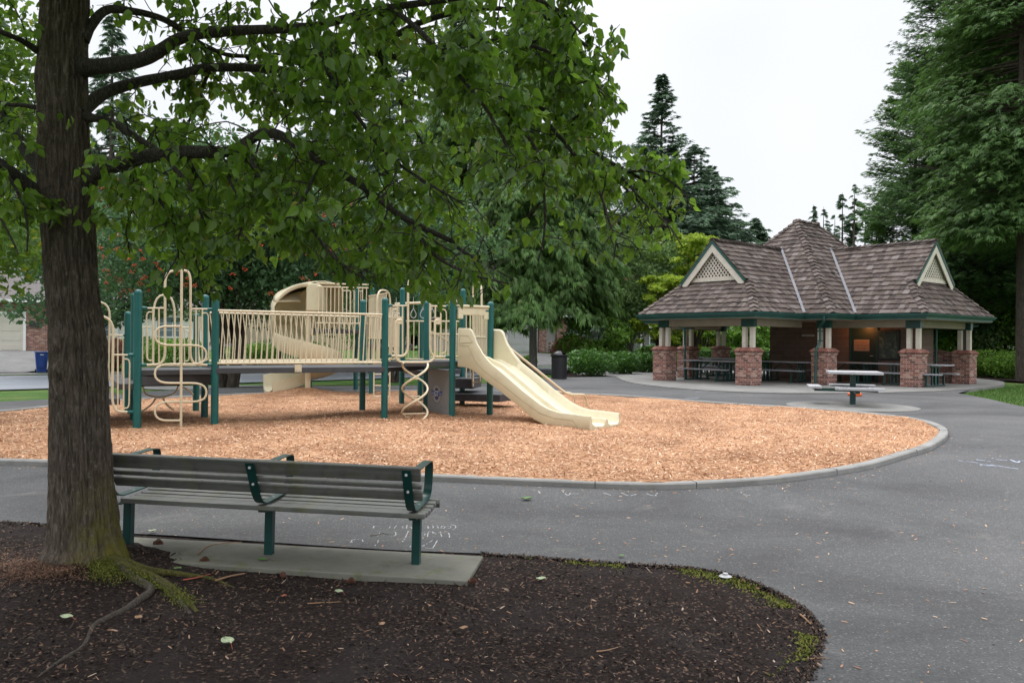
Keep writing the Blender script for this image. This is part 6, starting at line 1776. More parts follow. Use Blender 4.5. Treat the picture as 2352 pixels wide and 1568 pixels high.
def broadleaf(name, label, x, y, H, R, mat, leaf=0.22, n=9000, base=0.25, bark='bark2', seed=0, group=None, multi=1, lob=26, cat='tree', tr=0.12, z=None, up=0.5, layered=False):
    rnd = random.Random(seed); z0 = zg(x, y) - 0.03 if z is None else z
    t = thing(name, label, cat, (x, y, z0), 0, group)
    m = MB(); lobes = []
    for i in range(lob):
        a = rnd.uniform(0, 2 * math.pi); f = rnd.random(); zc = H * (base + 0.12 + (0.90 - base - .12) * f)
        env = math.sin(math.pi * min(0.97, max(0.08, (zc / H - base * .8) / (1.02 - base * .8)))) ** 0.6
        r = R * env * math.sqrt(rnd.random()) * 0.78; s_ = R * (rnd.uniform(.14, .25) if layered else rnd.uniform(.24, .42))
        lobes.append((r * math.cos(a), r * math.sin(a), zc, s_, s_, s_ * (0.45 if layered else rnd.uniform(.55, .8))))
        st = (rnd.gauss(0, .1), rnd.gauss(0, .1), 0.0)
        if i % 3 == 0: m.tube(spline([(st[0] * .5, st[1] * .5, H * base * .7), (r * .4 * math.cos(a), r * .4 * math.sin(a), (H * base + zc) / 2), (r * math.cos(a), r * math.sin(a), zc)], 4), [tr * .45, tr * .12], 6)
    for k in range(multi):
        a = 2 * math.pi * k / multi + 0.6; o = 0.0 if multi == 1 else 0.22
        m.tube(spline([(o * math.cos(a), o * math.sin(a) * .5, -0.1), (o * 1.8 * math.cos(a) * (1.5 if multi > 1 else 1), o * math.sin(a), H * base), (o * 4 * math.cos(a), o * 3 * math.sin(a), H * .62)], 5), [tr, tr * .35], 9)
    m.build('trunk', M[bark], t, smooth=True, fix=False)
    tot = sum(l[3] ** 2 for l in lobes); P = blob_points(rnd, lobes, [int(n * l[3] ** 2 / tot) for l in lobes], 0.45 if layered else 0.72)
    leafy_quads(P, leaf, mat, 'crown', t, seed=seed, up=up)
    return t

def shrub(name, label, x, y, w_, d_, h, mat, leaf=0.10, n=2600, seed=0, group=None, spiky=False, z=None, cat='shrub'):
    rnd = random.Random(seed); z0 = zg(x, y) if z is None else z
    t = thing(name, label, cat, (x, y, z0), 0, group)
    lobes = [(0, 0, h * .48, w_ / 2, d_ / 2, h * .5)]; per = [n // 2]
    for i in range(7):
        a = rnd.uniform(0, 2 * math.pi); lobes.append((w_ * .26 * math.cos(a), d_ * .26 * math.sin(a), h * rnd.uniform(.35, .72), w_ * .27, d_ * .27, h * .28)); per.append(n // 14)
    P = blob_points(rnd, lobes, per, 0.80); P = [p for p in P if p[2] > 0.03]
    leafy_quads(P, leaf, mat, 'foliage', t, aspect=0.38 if spiky else 0.6, seed=seed, up=0.6)
    m = MB()
    for i in range(6): a = rnd.uniform(0, 6.28); m.tube([(0, 0, 0), (w_ * .3 * math.cos(a), d_ * .3 * math.sin(a), h * .7)], [0.03, 0.01], 5)
    m.build('stem', M['bark2'], t, fix=False)
    return t

def X(u, Y): return (u - 1176) / 1800 * Y

# ------------------------------------------------------------------ right hand firs
conifer('fir_tree', 'huge fir filling the right edge of the view, bare grey trunk at the picture edge', X(2350, 33), 33, 27, 6.6, n=95000, leaf=(0.30, 0.050), clear=0.24, droop=0.30, mat='hem', seed=1, power=0.5, trunk_r=0.24, group='tall firs on the right', fingers=5)
conifer('fir_tree', 'tall full fir with ragged sky-side boughs standing directly behind the right gable', X(2215, 41), 41, 27, 6.0, n=95000, leaf=(0.32, 0.050), clear=0.12, droop=0.16, mat='fir', seed=2, power=0.42, trunk_r=0.30, group='tall firs on the right', lift=0.42, wide=1.2, gap=0.06, fingers=5)
conifer('fir_tree', 'dark fir further back between the two big right hand firs', X(2290, 50), 50, 30, 6.5, n=34000, leaf=(0.6, 0.12), clear=0.15, droop=0.3, mat='fir', seed=3, power=0.6, trunk_r=0.3, group='tall firs on the right')
conifer('pine_tree', 'bushy olive-tinged conifer at the left of the big right hand firs, above the roof ridge', X(2100, 47), 47, 18.5, 4.3, n=50000, leaf=(0.34, 0.065), clear=0.08, droop=0.05, mat='hem', seed=4, power=0.32, trunk_r=0.2, lift=0.42, gap=0.05, fingers=5)
conifer('fir_tree', 'dark fir right of the picture edge behind the shrubs', X(2460, 44), 44, 26, 6.5, n=14000, leaf=(0.8, 0.16), clear=0.1, droop=0.3, mat='fir', seed=5, power=0.6)
for i, (u, Y, h, r, lb) in enumerate(((2225, 52, 7.5, 4.2, 'bushy green tree seen under the right eave between the posts'), (2300, 50, 8.5, 4.2, 'sunlit green tree in the gap between trunks at the right'), (2390, 48, 8, 4.5, 'green understorey tree at the far right edge'), (2120, 70, 9, 6, 'dark green tree low behind the right gable'))):
    broadleaf('background_tree', lb, X(u, Y), Y, h, r, 'shrub' if i < 3 else 'laurel', 0.26, 12000, 0.08, seed=60 + i, lob=22)
for i, (u, Y, h, r, lb) in enumerate(((2190, 47, 6.0, 3.0, 'leafy green tree low behind the right gable end'), (2265, 45, 6.8, 2.8, 'leafy green tree behind the azaleas, left of the bare trunk'), (2420, 43, 7.0, 3.4, 'leafy green tree cut by the right picture edge'))):
    broadleaf('background_tree', lb, X(u, Y), Y, h, r, 'maple' if i == 1 else 'shrub', 0.20, 13000, 0.12, seed=160 + i, lob=26)
for i, (u, Y, r, lb) in enumerate(((2256, 47, 0.30, 'dark straight trunk seen between the last brick pier and the hanging eave'), (2224, 52, 0.26, 'bark trunk just behind the last pair of posts'))):
    conifer('fir_tree', lb, X(u, Y), Y, 26, 5.0, n=9000, leaf=(0.8, 0.16), clear=0.36, droop=0.3, mat='fir', seed=30 + i, power=0.6, trunk_r=r)

# ------------------------------------------------------------------ skyline conifers
conifer('fir_tree', 'tallest slender spire fir against the white sky, centre right', X(1515, 84), 84, 30.0, 7.6, n=38000, leaf=(0.60, 0.15), clear=0.10, droop=0.22, mat='farfir', seed=11, power=0.80, lift=0.42, gap=0.05, wide=1.1, rag=0.75)
SK = [(1590, 82, 21.2, 5.2, 'broad dark fir at the right foot of the spire fir'), (1632, 84, 19.6, 4.2, 'fir with ragged top right of the spire fir, second of the descending row'), (1655, 90, 16.0, 3.2, 'small fir in the dip of the skyline left of the roof'),
      (1692, 86, 14.2, 3.2, 'short fir left of the last skyline spire before the pavilion'), (1735, 86, 14.6, 2.8, 'narrow pointed fir nearest the pavilion roof on its left'), (1540, 78, 18.0, 5.5, 'dense fir in front of the spire fir'), (1470, 80, 20.5, 5.0, 'fir at the left foot of the spire fir behind the pear leaves')]
for i, (u, Y, h, r, lb) in enumerate(SK):
    conifer('fir_tree', lb, X(u, Y), Y, h + 0.8, r * 1.75, n=26000, leaf=(0.58, 0.15), clear=0.05, droop=0.25, mat='farfir', seed=20 + i, power=0.66, group='conifers on the skyline', lift=0.36, wide=1.1, gap=0.05, rag=0.7)
FR = [(1865, 120, 22.5, 3.0, 'leftmost of the far spindly firs over the pavilion roof'), (1889, 120, 22.2, 3.0, 'second far spindly fir over the pavilion roof'), (1932, 118, 24.0, 3.6, 'taller far fir right of the roof apex'), (1960, 116, 25.0, 3.8, 'tallest of the far firs right of the roof apex'), (1915, 120, 21.0, 3.4, 'low far fir touching the roof apex'), (1985, 118, 21.5, 4.5, 'far fir half hidden by the olive conifer'), (2010, 116, 22.0, 5.0, 'far fir merging into the olive conifer')]
for i, (u, Y, h, r, lb) in enumerate(FR):
    conifer('fir_tree', lb, X(u, Y), Y, h, r * 1.3, n=12000, leaf=(0.75, 0.17), clear=0.05, droop=0.30, mat='farfir', seed=40 + i, power=0.8, group='far firs behind the roof', gap=0.34)
BL_ = [(250, 78, 34, 5.0, 'tall blue-green conifer seen right of the big trunk through the leaves'), (150, 82, 30, 5.0, 'tall conifer behind the big trunk'), (60, 80, 27, 5.0, 'tall conifer at the far left behind the leaves'), (420, 80, 22, 5.0, 'conifer behind the low limb of the pear tree'), (720, 84, 27, 6.0, 'tall conifer behind the middle of the pear canopy'), (820, 80, 30, 6.0, 'tall conifer behind the right half of the pear canopy'), (930, 80, 33, 6.5, 'high conifer left of the big cedar'), (560, 88, 19, 5.5, 'conifer low behind the rowan'), (1345, 75, 24, 6.5, 'dark conifer peering between cedar and skyline firs'), (1080, 76, 30, 6.0, 'dark conifer directly behind the big cedar')]
for i, (u, Y, h, r, lb) in enumerate(BL_):
    conifer('conifer', lb, X(u, Y), Y, h - 0.5, r * 1.55, n=20000, leaf=(0.65, 0.14), clear=0.05, droop=0.28, mat='farfir', seed=70 + i, power=0.65, gap=0.12, group='conifers behind the houses')

# ------------------------------------------------------------------ cedars in the middle
conifer('cedar_tree', 'broad weeping cedar with hanging green fronds right of the play structure', X(1225, 47), 47, 23.0, 7.0, n=100000, leaf=(0.38, 0.062), hang=0.38, clear=0.19, droop=0.44, mat='cedar', seed=51, power=0.42, trunk_r=0.22, bark='birch', lift=0.12, fingers=5, wide=1.3)
conifer('cedar_tree', 'second weeping cedar, left of the broad one behind the slide', X(1060, 52), 52, 25, 6.2, n=60000, leaf=(0.44, 0.072), hang=0.38, clear=0.17, droop=0.42, mat='cedar', seed=52, power=0.45, trunk_r=0.2, fingers=5, wide=1.2)
broadleaf('maple_tree', 'grey-green maple with reddening top between cedar and pavilion', X(1448, 50), 50, 9.6, 3.6, 'maple', 0.22, 19000, 0.16, bark='birch', seed=53, multi=1, lob=34, tr=0.16)
broadleaf('small_tree', 'low green bushy tree left of the pale trunked maple', X(1375, 47), 47, 3.6, 2.6, 'shrub', 0.24, 5000, 0.05, seed=54, lob=16)
broadleaf('lime_tree', 'bright yellow-green tree rising beside the left gable', X(1592, 50), 50, 9.6, 3.1, 'lime', 0.22, 16000, 0.12, seed=55, layered=True, lob=95, up=1.5)
broadleaf('lime_tree', 'lower yellow-green tree at the left eave of the pavilion', X(1515, 47), 47, 6.4, 2.3, 'lime', 0.24, 9000, 0.15, seed=56, layered=True, lob=70, up=1.5)
for i, (u, Y, h, r, mt, lb) in enumerate(((1610, 60, 4.4, 2.8, 'lime', 'yellow-green tree seen under the roof left of the front pier posts'), (1690, 58, 4.6, 3.2, 'shrub', 'spreading green tree seen under the roof between the twin posts'), (1745, 62, 4.8, 3.2, 'shrub', 'green tree seen under the roof beside the block wall'), (1550, 62, 4.2, 2.6, 'shrub', 'green tree seen between the two left piers'))):
    broadleaf('background_tree', lb, X(u, Y), Y, h, r, mt, 0.30, 5000, 0.22, seed=80 + i, lob=50, multi=3, tr=0.10, layered=True, up=1.2)
# ------------------------------------------------------------------ rowan
ro = gp(516, 897)
rw = broadleaf('rowan_tree', 'feathery rowan with orange berry clusters behind the bridge', -9.2, 25.4, 8.0, 5.4, 'rowan', 0.17, 40000, 0.26, seed=57, multi=4, lob=58, tr=0.14)
rnd = random.Random(4); m = MB()
for i in range(230):
    a = rnd.uniform(math.pi, 2 * math.pi); f = rnd.random(); zc = 8.0 * (.34 + .60 * f); r = 5.4 * (math.sin(math.pi * min(.97, f * .85 + .12)) ** .6) * rnd.uniform(.72, 1.0)
    c = Vector((r * math.cos(a), r * math.sin(a) * .95, zc))
    for k in range(9):
        q = c + Vector((rnd.gauss(0, .04), rnd.gauss(0, .04), rnd.gauss(0, .03))); m.lathe(q, [(0.004, -.016), (0.017, -.006), (0.017, .006), (0.004, .016)], 5)
m.build('berries', M['berry'], rw, fix=False)
broadleaf('rowan_tree', 'second rowan with fewer berries, right of the first behind the spiral slide', X(900, 30), 30, 7.6, 4.6, 'rowan', 0.18, 19000, 0.30, seed=58, multi=3, lob=40, tr=0.12)
broadleaf('background_tree', 'dark green tree behind the rowans', X(640, 38), 38, 9.0, 6.0, 'rowan', 0.30, 9000, 0.28, seed=59, lob=30)
broadleaf('background_tree', 'dark leafy tree behind the spiral slide roof', X(850, 42), 42, 9.5, 6.0, 'rowan', 0.30, 9000, 0.30, seed=63, lob=30)
broadleaf('background_tree', 'dark green tree at the left behind the big trunk', X(200, 36), 36, 8.0, 4.6, 'rowan', 0.28, 9000, 0.25, seed=64, lob=26)
# street maple at the far left: crown reaches into the picture
broadleaf('street_maple', 'bright green maple whose boughs enter at the left picture edge', -10.7, 12.8, 8.4, 3.15, 'mapleleft', 0.15, 30000, 0.16, seed=65, lob=44, tr=0.16)

# ------------------------------------------------------------------ shrubs and hedges
for i, (u, v, w_, h, lb) in enumerate(((1362, 866, 2.2, 1.22, 'big glossy laurel next to the litter bin, first of the row'), (1432, 862, 1.7, 1.1, 'second laurel from the litter bin'), (1484, 858, 1.6, 1.05, 'third laurel from the litter bin'), (1536, 856, 1.7, 1.02, 'fourth laurel, touching the left brick pier'), (1400, 852, 1.8, 1.1, 'laurel behind the first two of the row'))):
    p = gp(u, v); shrub('laurel_shrub', lb, p.x, p.y + 0.5, w_, 1.5, h, 'laurel', 0.15, 3600, 90 + i, 'row of laurels by the path', True)
for i, (u, v, w_, d_, h, mt, lb, n) in enumerate(((2300, 868, 3.0, 2.2, 1.35, 'shrub', 'bright green azalea mass at the right edge, nearest the lawn', 6000), (2360, 872, 2.6, 2.0, 1.25, 'shrub', 'green shrub cut by the right picture edge', 5000), (2225, 858, 2.4, 2.0, 1.1, 'shrub', 'low bright shrub right of the last brick pier', 4000), (2270, 848, 3.2, 2, 1.7, 'laurel', 'taller dark shrub behind the bright azaleas', 5000), (2345, 846, 3.4, 2, 2.1, 'shrub', 'tall light green shrub behind the azaleas at the right edge', 5000), (2170, 846, 3.0, 2, 1.2, 'laurel', 'dark shrub seen beyond the table end at the right', 3500))):
    p = gp(u, v); shrub('garden_shrub', lb, p.x, p.y + 0.8, w_, d_, h, mt, 0.12, n, 110 + i)
def hedge(label, u0, u1, Y, z0, h, d_, mat, seed):
    x0, x1 = X(u0, Y), X(u1, Y); t = thing('hedge', label, 'hedge', ((x0 + x1) / 2, Y, z0)); rnd = random.Random(seed)
    L = x1 - x0; P = []
    for i in range(int(1500 + 900 * L)):
        f = rnd.random()
        if f < .45: P.append((rnd.uniform(-L / 2, L / 2), -d_ / 2 + rnd.gauss(0, .04), rnd.uniform(0, h)))
        elif f < .85: P.append((rnd.uniform(-L / 2, L / 2), rnd.uniform(-d_ / 2, d_ / 2), h + rnd.gauss(0, .03)))
        else: P.append((rnd.choice((-1, 1)) * L / 2, rnd.uniform(-d_ / 2, d_ / 2), rnd.uniform(0, h)))
    leafy_quads(P, 0.11, mat, 'foliage', t, seed=seed)
    m = MB(); m.box((0, 0, h / 2), (L - .12, d_ - .12, h - .08)); m.build('hedge_core', M['hedgecore'], t)
    return t
M['hedgecore'] = m_paint('hedge_core', (0.02, 0.04, 0.012), 0.95, 0.4, 9)
hedge('clipped bright green hedge seen through and left of the pavilion', 1478, 1790, 47, 0.30, 1.25, 1.2, 'shrub', 131)
hedge('clipped dark hedge behind the piers under the pavilion roof', 1600, 1775, 43, 0.30, 1.15, 1.2, 'laurel', 132)
hedge('square clipped hedge beside the garage at the far left', 138, 204, 42.5, 0.35, 1.45, 1.0, 'shrub', 133)
p = gp(1450, 810); shrub('mounded_shrub', 'rounded olive shrub clipped to a dome in the far garden', X(1450, 52), 52, 1.8, 1.6, 1.05, 'olive', 0.13, 2600, 140, z=zg(X(1450, 52), 52))
shrub('red_leaf_maple', 'low mounded maple with brown-red leaves beyond the litter bin', X(1316, 53), 53, 3.2, 2.6, 1.5, 'redmaple', 0.18, 3200, 141, z=0.75)
shrub('red_leaf_maple', 'brown-red weeping maple in the left garden behind the stair rails', X(262, 41), 41, 2.6, 2.2, 1.7, 'redmaple', 0.16, 3000, 142)
for i, (u, Y, w_, h, mt, lb) in enumerate(((660, 47, 6, 1.8, 'laurel', 'green planting beyond the lawn behind the spiral slide foot'), (590, 46, 3.4, 1.5, 'shrub', 'light green shrub left of the flower bed'), (400, 44, 3.6, 1.6, 'shrub', 'yellow-green clump of tall blades behind the curly climber'), (860, 60, 5, 1.6, 'laurel', 'shrub in front of the tan garage'), (330, 45, 3.6, 1.3, 'laurel', 'green shrub in the left garden bed'), (1215, 56, 1.2, 0.8, 'shrub', 'small green plant below the red leaf maple'), (1400, 57, 2.2, 1.6, 'laurel', 'dark shrub behind the olive dome'), (1500, 57, 3.2, 1.7, 'laurel', 'dark green shrub right of the pale trunk'), (180, 40, 1.5, 1.2, 'lime', 'yellow-green shrub right of the recycling cart'))):
    shrub('garden_shrub', lb, X(u, Y), Y, w_, 2.0, h, mt, 0.17, 2600, 150 + i)
shrub('flower_clump', 'crimson flowers in the dark bed behind the bridge', X(687, 42.5), 42.5, 1.7, 0.9, 0.45, 'pink', 0.11, 420, 170, cat='flowers')
shrub('flower_clump', 'pink flowers in the far garden seen under the left eave', X(1549, 55), 55, 1.0, 0.8, 1.6, 'pink', 0.16, 260, 171, cat='flowers')

# ------------------------------------------------------------------ houses across the street
def house(label, cx, cy, rz, parts_fn): 
    t = thing('house', label, 'house', (cx, cy, zg(cx, cy) - 0.05), rz); parts_fn(t); return t
def wall_box(t, name, x0, x1, y0, y1, z0, z1, mat, uv=False):
    m = MB(); m.box(((x0 + x1) / 2, (y0 + y1) / 2, (z0 + z1) / 2), (x1 - x0, y1 - y0, z1 - z0)); return m.build(name, M[mat], t, uv=uv)
def garage(t, x0, x1, y, h, mat, z0=0.0):
    m = MB(); nr = 4; nc = max(2, round((x1 - x0) / 1.2))
    m.box(((x0 + x1) / 2, y, z0 + h / 2), (x1 - x0, 0.05, h)); g = m.build('garage_door', M[mat], t)
    m = MB()
    for r in range(nr):
        for c in range(nc):
            w_ = (x1 - x0) / nc; m.box((x0 + w_ * (c + .5), y - 0.03, z0 + h / nr * (r + .5)), (w_ * .78, 0.02, h / nr * .60))
    m.build('door_panel', M[mat], g, bevel=0.02)
    m = MB()
    for x in (x0 - .08, x1 + .08): m.box((x, y - .02, z0 + h / 2), (0.14, 0.10, h + .1))
    m.box(((x0 + x1) / 2, y - .02, z0 + h + .06), (x1 - x0 + .3, 0.10, 0.14)); m.build('garage_trim', M['white'], t)
def gable_roof(t, x0, x1, y0, y1, z, rise, along='x', mat='shingle'):
    m = MB(); o = 0.5
    if along == 'x':
        ym = (y0 + y1) / 2
        m.add([(x0 - o, y0 - o, z), (x1 + o, y0 - o, z), (x1 + o, ym, z + rise), (x0 - o, ym, z + rise), (x0 - o, y1 + o, z), (x1 + o, y1 + o, z)], [(0, 1, 2, 3), (3, 2, 5, 4), (0, 3, 4), (1, 5, 2), (0, 4, 5, 1)])
    else:
        xm = (x0 + x1) / 2
        m.add([(x0 - o, y0 - o, z), (x0 - o, y1 + o, z), (xm, y1 + o, z + rise), (xm, y0 - o, z + rise), (x1 + o, y0 - o, z), (x1 + o, y1 + o, z)], [(0, 1, 2, 3), (3, 2, 5, 4), (0, 3, 4), (1, 5, 2), (0, 4, 5, 1)])
    r = m.build('roof', M[mat], t)
    m = MB(); m.box(((x0 + x1) / 2, y0 - o - 0.05, z - 0.05), (x1 - x0 + 2 * o, 0.12, 0.16)); m.build('gutter', M['white'], r)
def window(t, x, y, z, w_, h, nx=3, ny=4):
    m = MB(); m.box((x, y, z), (w_, 0.04, h)); g = m.build('window', M['glass'], t); m = MB()
    for i in range(nx + 1): m.box((x - w_ / 2 + w_ * i / nx, y - .04, z), (0.035 if 0 < i < nx else 0.11, 0.05, h))
    for i in range(ny + 1): m.box((x, y - .043, z - h / 2 + h * i / ny), (w_ + .1, 0.05, 0.035 if 0 < i < ny else 0.11))
    m.build('window_frame', M['white'], g)
SA = math.atan2(fd.y, fd.x)
def local_house(u, Y): return X(u, Y), Y
hx, hy = X(58, 45.5), 45.5
def h1(t):
    garage(t, -5.2, -0.10, 0.0, 2.2, 'garage'); wall_box(t, 'brick_wall', 0.02, 1.7, -0.05, 0.5, 0, 3.0, 'brick', True); wall_box(t, 'brick_wall', -9, -5.4, -0.05, 0.5, 0, 3.0, 'brick', True)
    wall_box(t, 'brick_wall', -5.4, 0.02, -0.03, 0.45, 2.3, 3.0, 'brick', True); wall_box(t, 'wall', -9, 1.7, 0.5, 9, 0, 3.0, 'tansiding'); gable_roof(t, -9, 1.7, 0, 9, 3.0, 3.0)
    m = MB(); m.box((0.55, -0.12, 1.62), (0.62, 0.1, 0.26)); m.build('house_number_plate', M['black'], t)
    m = MB(); m.box((0.9, -0.15, 2.1), (0.2, 0.18, 0.34)); m.build('wall_lamp', M['black'], t)
house('brick and cream garage house at the far left edge across the street', hx, hy, 0.25, h1)
def h2(t):
    wall_box(t, 'wall', -6, 6, 0, 8, 0, 3.0, 'white'); gable_roof(t, -6, 6, 0, 8, 3.0, 2.6); window(t, -1.6, -0.03, 1.7, 2.0, 1.5, 4, 3); window(t, 3.2, -0.03, 1.7, 1.6, 1.5, 3, 3)
    m = MB(); m.box((-0.2, -0.5, 1.5), (0.3, 0.3, 3.0)); m.build('porch_column', M['white'], t)
house('pale house with white framed windows behind the left stair rails', X(275, 56), 56, 0.35, h2)
def h3(t):
    garage(t, -1.9, 2.9, 0.0, 2.25, 'garage3'); wall_box(t, 'wall', -7, 7, 0.05, 9, 0, 3.2, 'tansiding'); gable_roof(t, -7, 7, 0, 9, 3.2, 2.8)
M['garage3'] = m_paint('tan_garage_door', (0.50, 0.40, 0.27), 0.7, 0.05, 2)
house('tan house with a tan garage door seen beneath the high deck', X(770, 68), 68, 0.5, h3)
def h4(t):
    garage(t, -4.8, -2.3, 0.0, 2.3, 'garage2'); garage(t, -1.9, 0.75, 0.0, 2.3, 'garage2')
    wall_box(t, 'brick_pillar', 1.0, 1.75, -0.15, 0.3, 0, 3.2, 'brick', True); wall_box(t, 'brick_pillar', 2.75, 3.7, -0.15, 0.3, 0, 3.2, 'brick', True)
    wall_box(t, 'wall', -7, 10, 0.1, 9, 0, 3.2, 'siding'); gable_roof(t, -7, 10, 0, 9, 3.2, 2.8); window(t, 5.0, 0.05, 1.85, 1.9, 1.9, 4, 5)
    window(t, 7.6, 0.05, 1.6, 1.2, 1.7, 2, 4)
h4x, h4y = X(1212, 68), 68
house('grey house with two garage doors and brick pillars beyond the cedar', h4x, h4y, 0.42, h4)
def h5(t):
    wall_box(t, 'wall', -6, 9, 0, 8, 0, 3.1, 'siding'); gable_roof(t, -6, 9, 0, 8, 3.1, 2.6); window(t, -3.6, -0.03, 1.75, 2.2, 1.6, 5, 4); window(t, 0.8, -0.03, 1.75, 2.4, 1.6, 4, 3)
    m = MB(); m.box((-1.5, -0.5, 1.55), (0.22, 0.22, 3.1)); m.build('porch_column', M['white'], t)
house('grey house with wide gridded windows behind the pale trunked maple', X(1500, 72), 72, 0.3, h5)
# wishing well and utility cabinet on the far lawn
p = Vector((X(517, 41.5), 41.5, 0)); p.z = zg(p.x, p.y)
t = thing('wishing_well', 'little white wishing well with shake roof behind the first bridge posts', 'wishing well', p, 0.2)
m = MB()
for a in (-1, 1):
    for b in (-1, 1): m.box((a * .55, b * .35, .75), (.10, .10, 1.5))
m.build('post', M['white'], t)
m = MB(); m.box((0, 0, .25), (1.2, .8, .22)); m.build('well_box', M['white'], t)
m = MB(); m.add([(-.8, -.6, 1.45), (.8, -.6, 1.45), (.8, .6, 1.45), (-.8, .6, 1.45), (-.45, 0, 1.95), (.45, 0, 1.95)], [(0, 1, 5, 4), (1, 2, 5), (2, 3, 4, 5), (3, 0, 4), (3, 2, 1, 0)]); m.build('roof', M['shingle'], t)
m = MB(); m.box((0, 0, 1.42), (1.5, 1.1, .12)); m.build('eave_board', M['white'], t)
p = Vector((X(556, 40.5), 40.5, 0)); p.z = zg(p.x, p.y)
t = thing('utility_cabinet', 'beige roadside utility cabinet right of the wishing well', 'cabinet', p, 0.2)
m = MB(); m.box((0, 0, .45), (.42, .4, .9)); m.build('body', M['garage'], t, bevel=0.01)
m = MB(); m.box((0, -.21, .62), (.34, .01, .38)); m.box((0, -.21, .22), (.34, .01, .30)); m.build('door', M['garage'], t, bevel=0.004)
m = MB(); m.box((.13, -.222, .6), (.03, .02, .05)); m.box((.13, -.222, .25), (.03, .02, .05)); m.build('latch', M['steel'], t)
p = gp(1473, 800); t = thing('white_pole', 'thin white pole beside the pale tree trunk left of the pavilion', 'pole', (X(1478, 49), 49, 0.3)); m = MB(); m.tube([(0, 0, 0), (0, 0, 3.6)], 0.05, 8); m.build('shaft', M['white'], t)
# ------------------------------------------------------------------ chalk writing on the asphalt
def chalk(name, label, frame, strokes, wd, mat, wrap=None):
    m = MB()
    for s_ in strokes:
        P = [gp(*frame(x, y), 0.0335) for x, y in s_]
        if len(P) > 2: P = spline(P, 4)
        for a, b in zip(P[:-1], P[1:]):
            d = (b - a)
            if d.length < 1e-4: continue
            n_ = Vector((-d.y, d.x, 0)).normalized() * wd / 2; k = random.uniform(.6, 1.2)
            if random.random() < 0.22: continue
            m.add([a + n_ * k, a - n_ * k, b - n_ * k, b + n_ * k], [(0, 1, 2, 3)])
    o = m.build(name, M[mat], fix=True); tag(o, label, 'chalk marks'); return o
K_ = lambda x, y: (775.2 + x / 7.447, 1177.2 + y / 7.447)
S1 = [[(1940, 200), (2010, 215), (2022, 245), (2000, 270), (1975, 280)], [(1880, 225), (1920, 222), (1940, 240), (1915, 262), (1875, 262)], [(1770, 240), (1800, 222), (1838, 235), (1820, 262), (1780, 262), (1770, 240)], [(1700, 215), (1715, 240), (1732, 268)], [(1700, 240), (1660, 242)], [(1630, 225), (1640, 245), (1620, 262)], [(1620, 235), (1655, 232)],
      [(1545, 225), (1552, 265)], [(1230, 240), (1262, 248), (1268, 265)], [(1190, 205), (1180, 262)], [(1130, 225), (1105, 240), (1125, 258)], [(1060, 232), (1085, 222)], [(1012, 215), (965, 265)], [(905, 228), (880, 262)], [(625, 222), (612, 258)], [(835, 225), (800, 262)]]
S2 = [[(1825, 322), (1870, 318), (1898, 345), (1915, 385), (1912, 420)], [(1825, 380), (1930, 378)], [(1755, 318), (1768, 360), (1792, 422)], [(1690, 362), (1655, 340), (1620, 322)], [(1560, 318), (1620, 325), (1640, 360)], [(1560, 320), (1545, 360), (1540, 405)], [(1430, 345), (1470, 348), (1500, 372), (1440, 400), (1400, 412)], [(1210, 310), (1195, 350), (1150, 440), (1090, 510)], [(985, 325), (1000, 355), (985, 385), (950, 395)], [(720, 345), (700, 385), (680, 405)]]
S3 = [[(1712, 462), (1690, 500), (1632, 600)], [(1500, 595), (1560, 603), (1630, 603)], [(1625, 468), (1540, 520), (1445, 572)], [(1415, 455), (1405, 570)], [(1250, 560), (1240, 585)], [(700, 455), (690, 500), (640, 560)], [(640, 450), (710, 455)], [(255, 500), (240, 470), (300, 450), (365, 452)], [(420, 455), (440, 490)], [(225, 505), (245, 470)]]
chalk('chalk_writing', 'faint handwritten white chalk lines, upside down to us, by the right end of the bench', K_, S1 + S2 + S3, 0.010, 'chalk')
Q_ = lambda x, y: (976.2 + x / 1.7095, 1091 + y / 1.7095)
chalk('chalk_writing', 'row of faint chalk letters along the near kerb of the play area', Q_, [[(540, 62), (560, 78), (575, 66)], [(590, 60), (588, 82)], [(575, 72), (605, 72)], [(640, 62), (652, 80)], [(700, 68), (730, 78)], [(770, 68), (800, 80), (830, 74)], [(870, 72), (900, 80), (912, 70)], [(1240, 66), (1255, 76), (1285, 78)], [(1340, 68), (1352, 74)], [(445, 62), (452, 70)]], 0.015, 'chalk')
R_ = lambda x, y: (2038.5 + x / 7.5, 1004.9 + y / 7.5)
chalk('chalk_writing', 'blue-white chalk scrawl on the asphalt at the right edge', R_, [[(1550, 355), (1540, 375), (1680, 395), (1820, 415)], [(1220, 392), (1400, 410), (1560, 432)], [(1800, 350), (1900, 375), (2060, 385)], [(2110, 375), (2240, 422), (2280, 395), (2350, 395)], [(1580, 455), (1700, 465), (1850, 470), (1980, 495), (2250, 535)], [(1600, 465), (1760, 472), (1880, 485)], [(1590, 470), (1700, 480), (1860, 478)]], 0.028, 'chalkblue')
V_ = lambda u, v: (u, v)
chalk('chalk_writing', 'white and pink chalk smears on the asphalt before the front left brick pier', V_, [[(1655, 895), (1672, 898), (1690, 897)], [(1680, 893), (1700, 897), (1716, 899)], [(1660, 898), (1690, 900)], [(1640, 908), (1660, 911)], [(1575, 915), (1605, 913)], [(1597, 900), (1612, 900)]], 0.05, 'chalkblue')

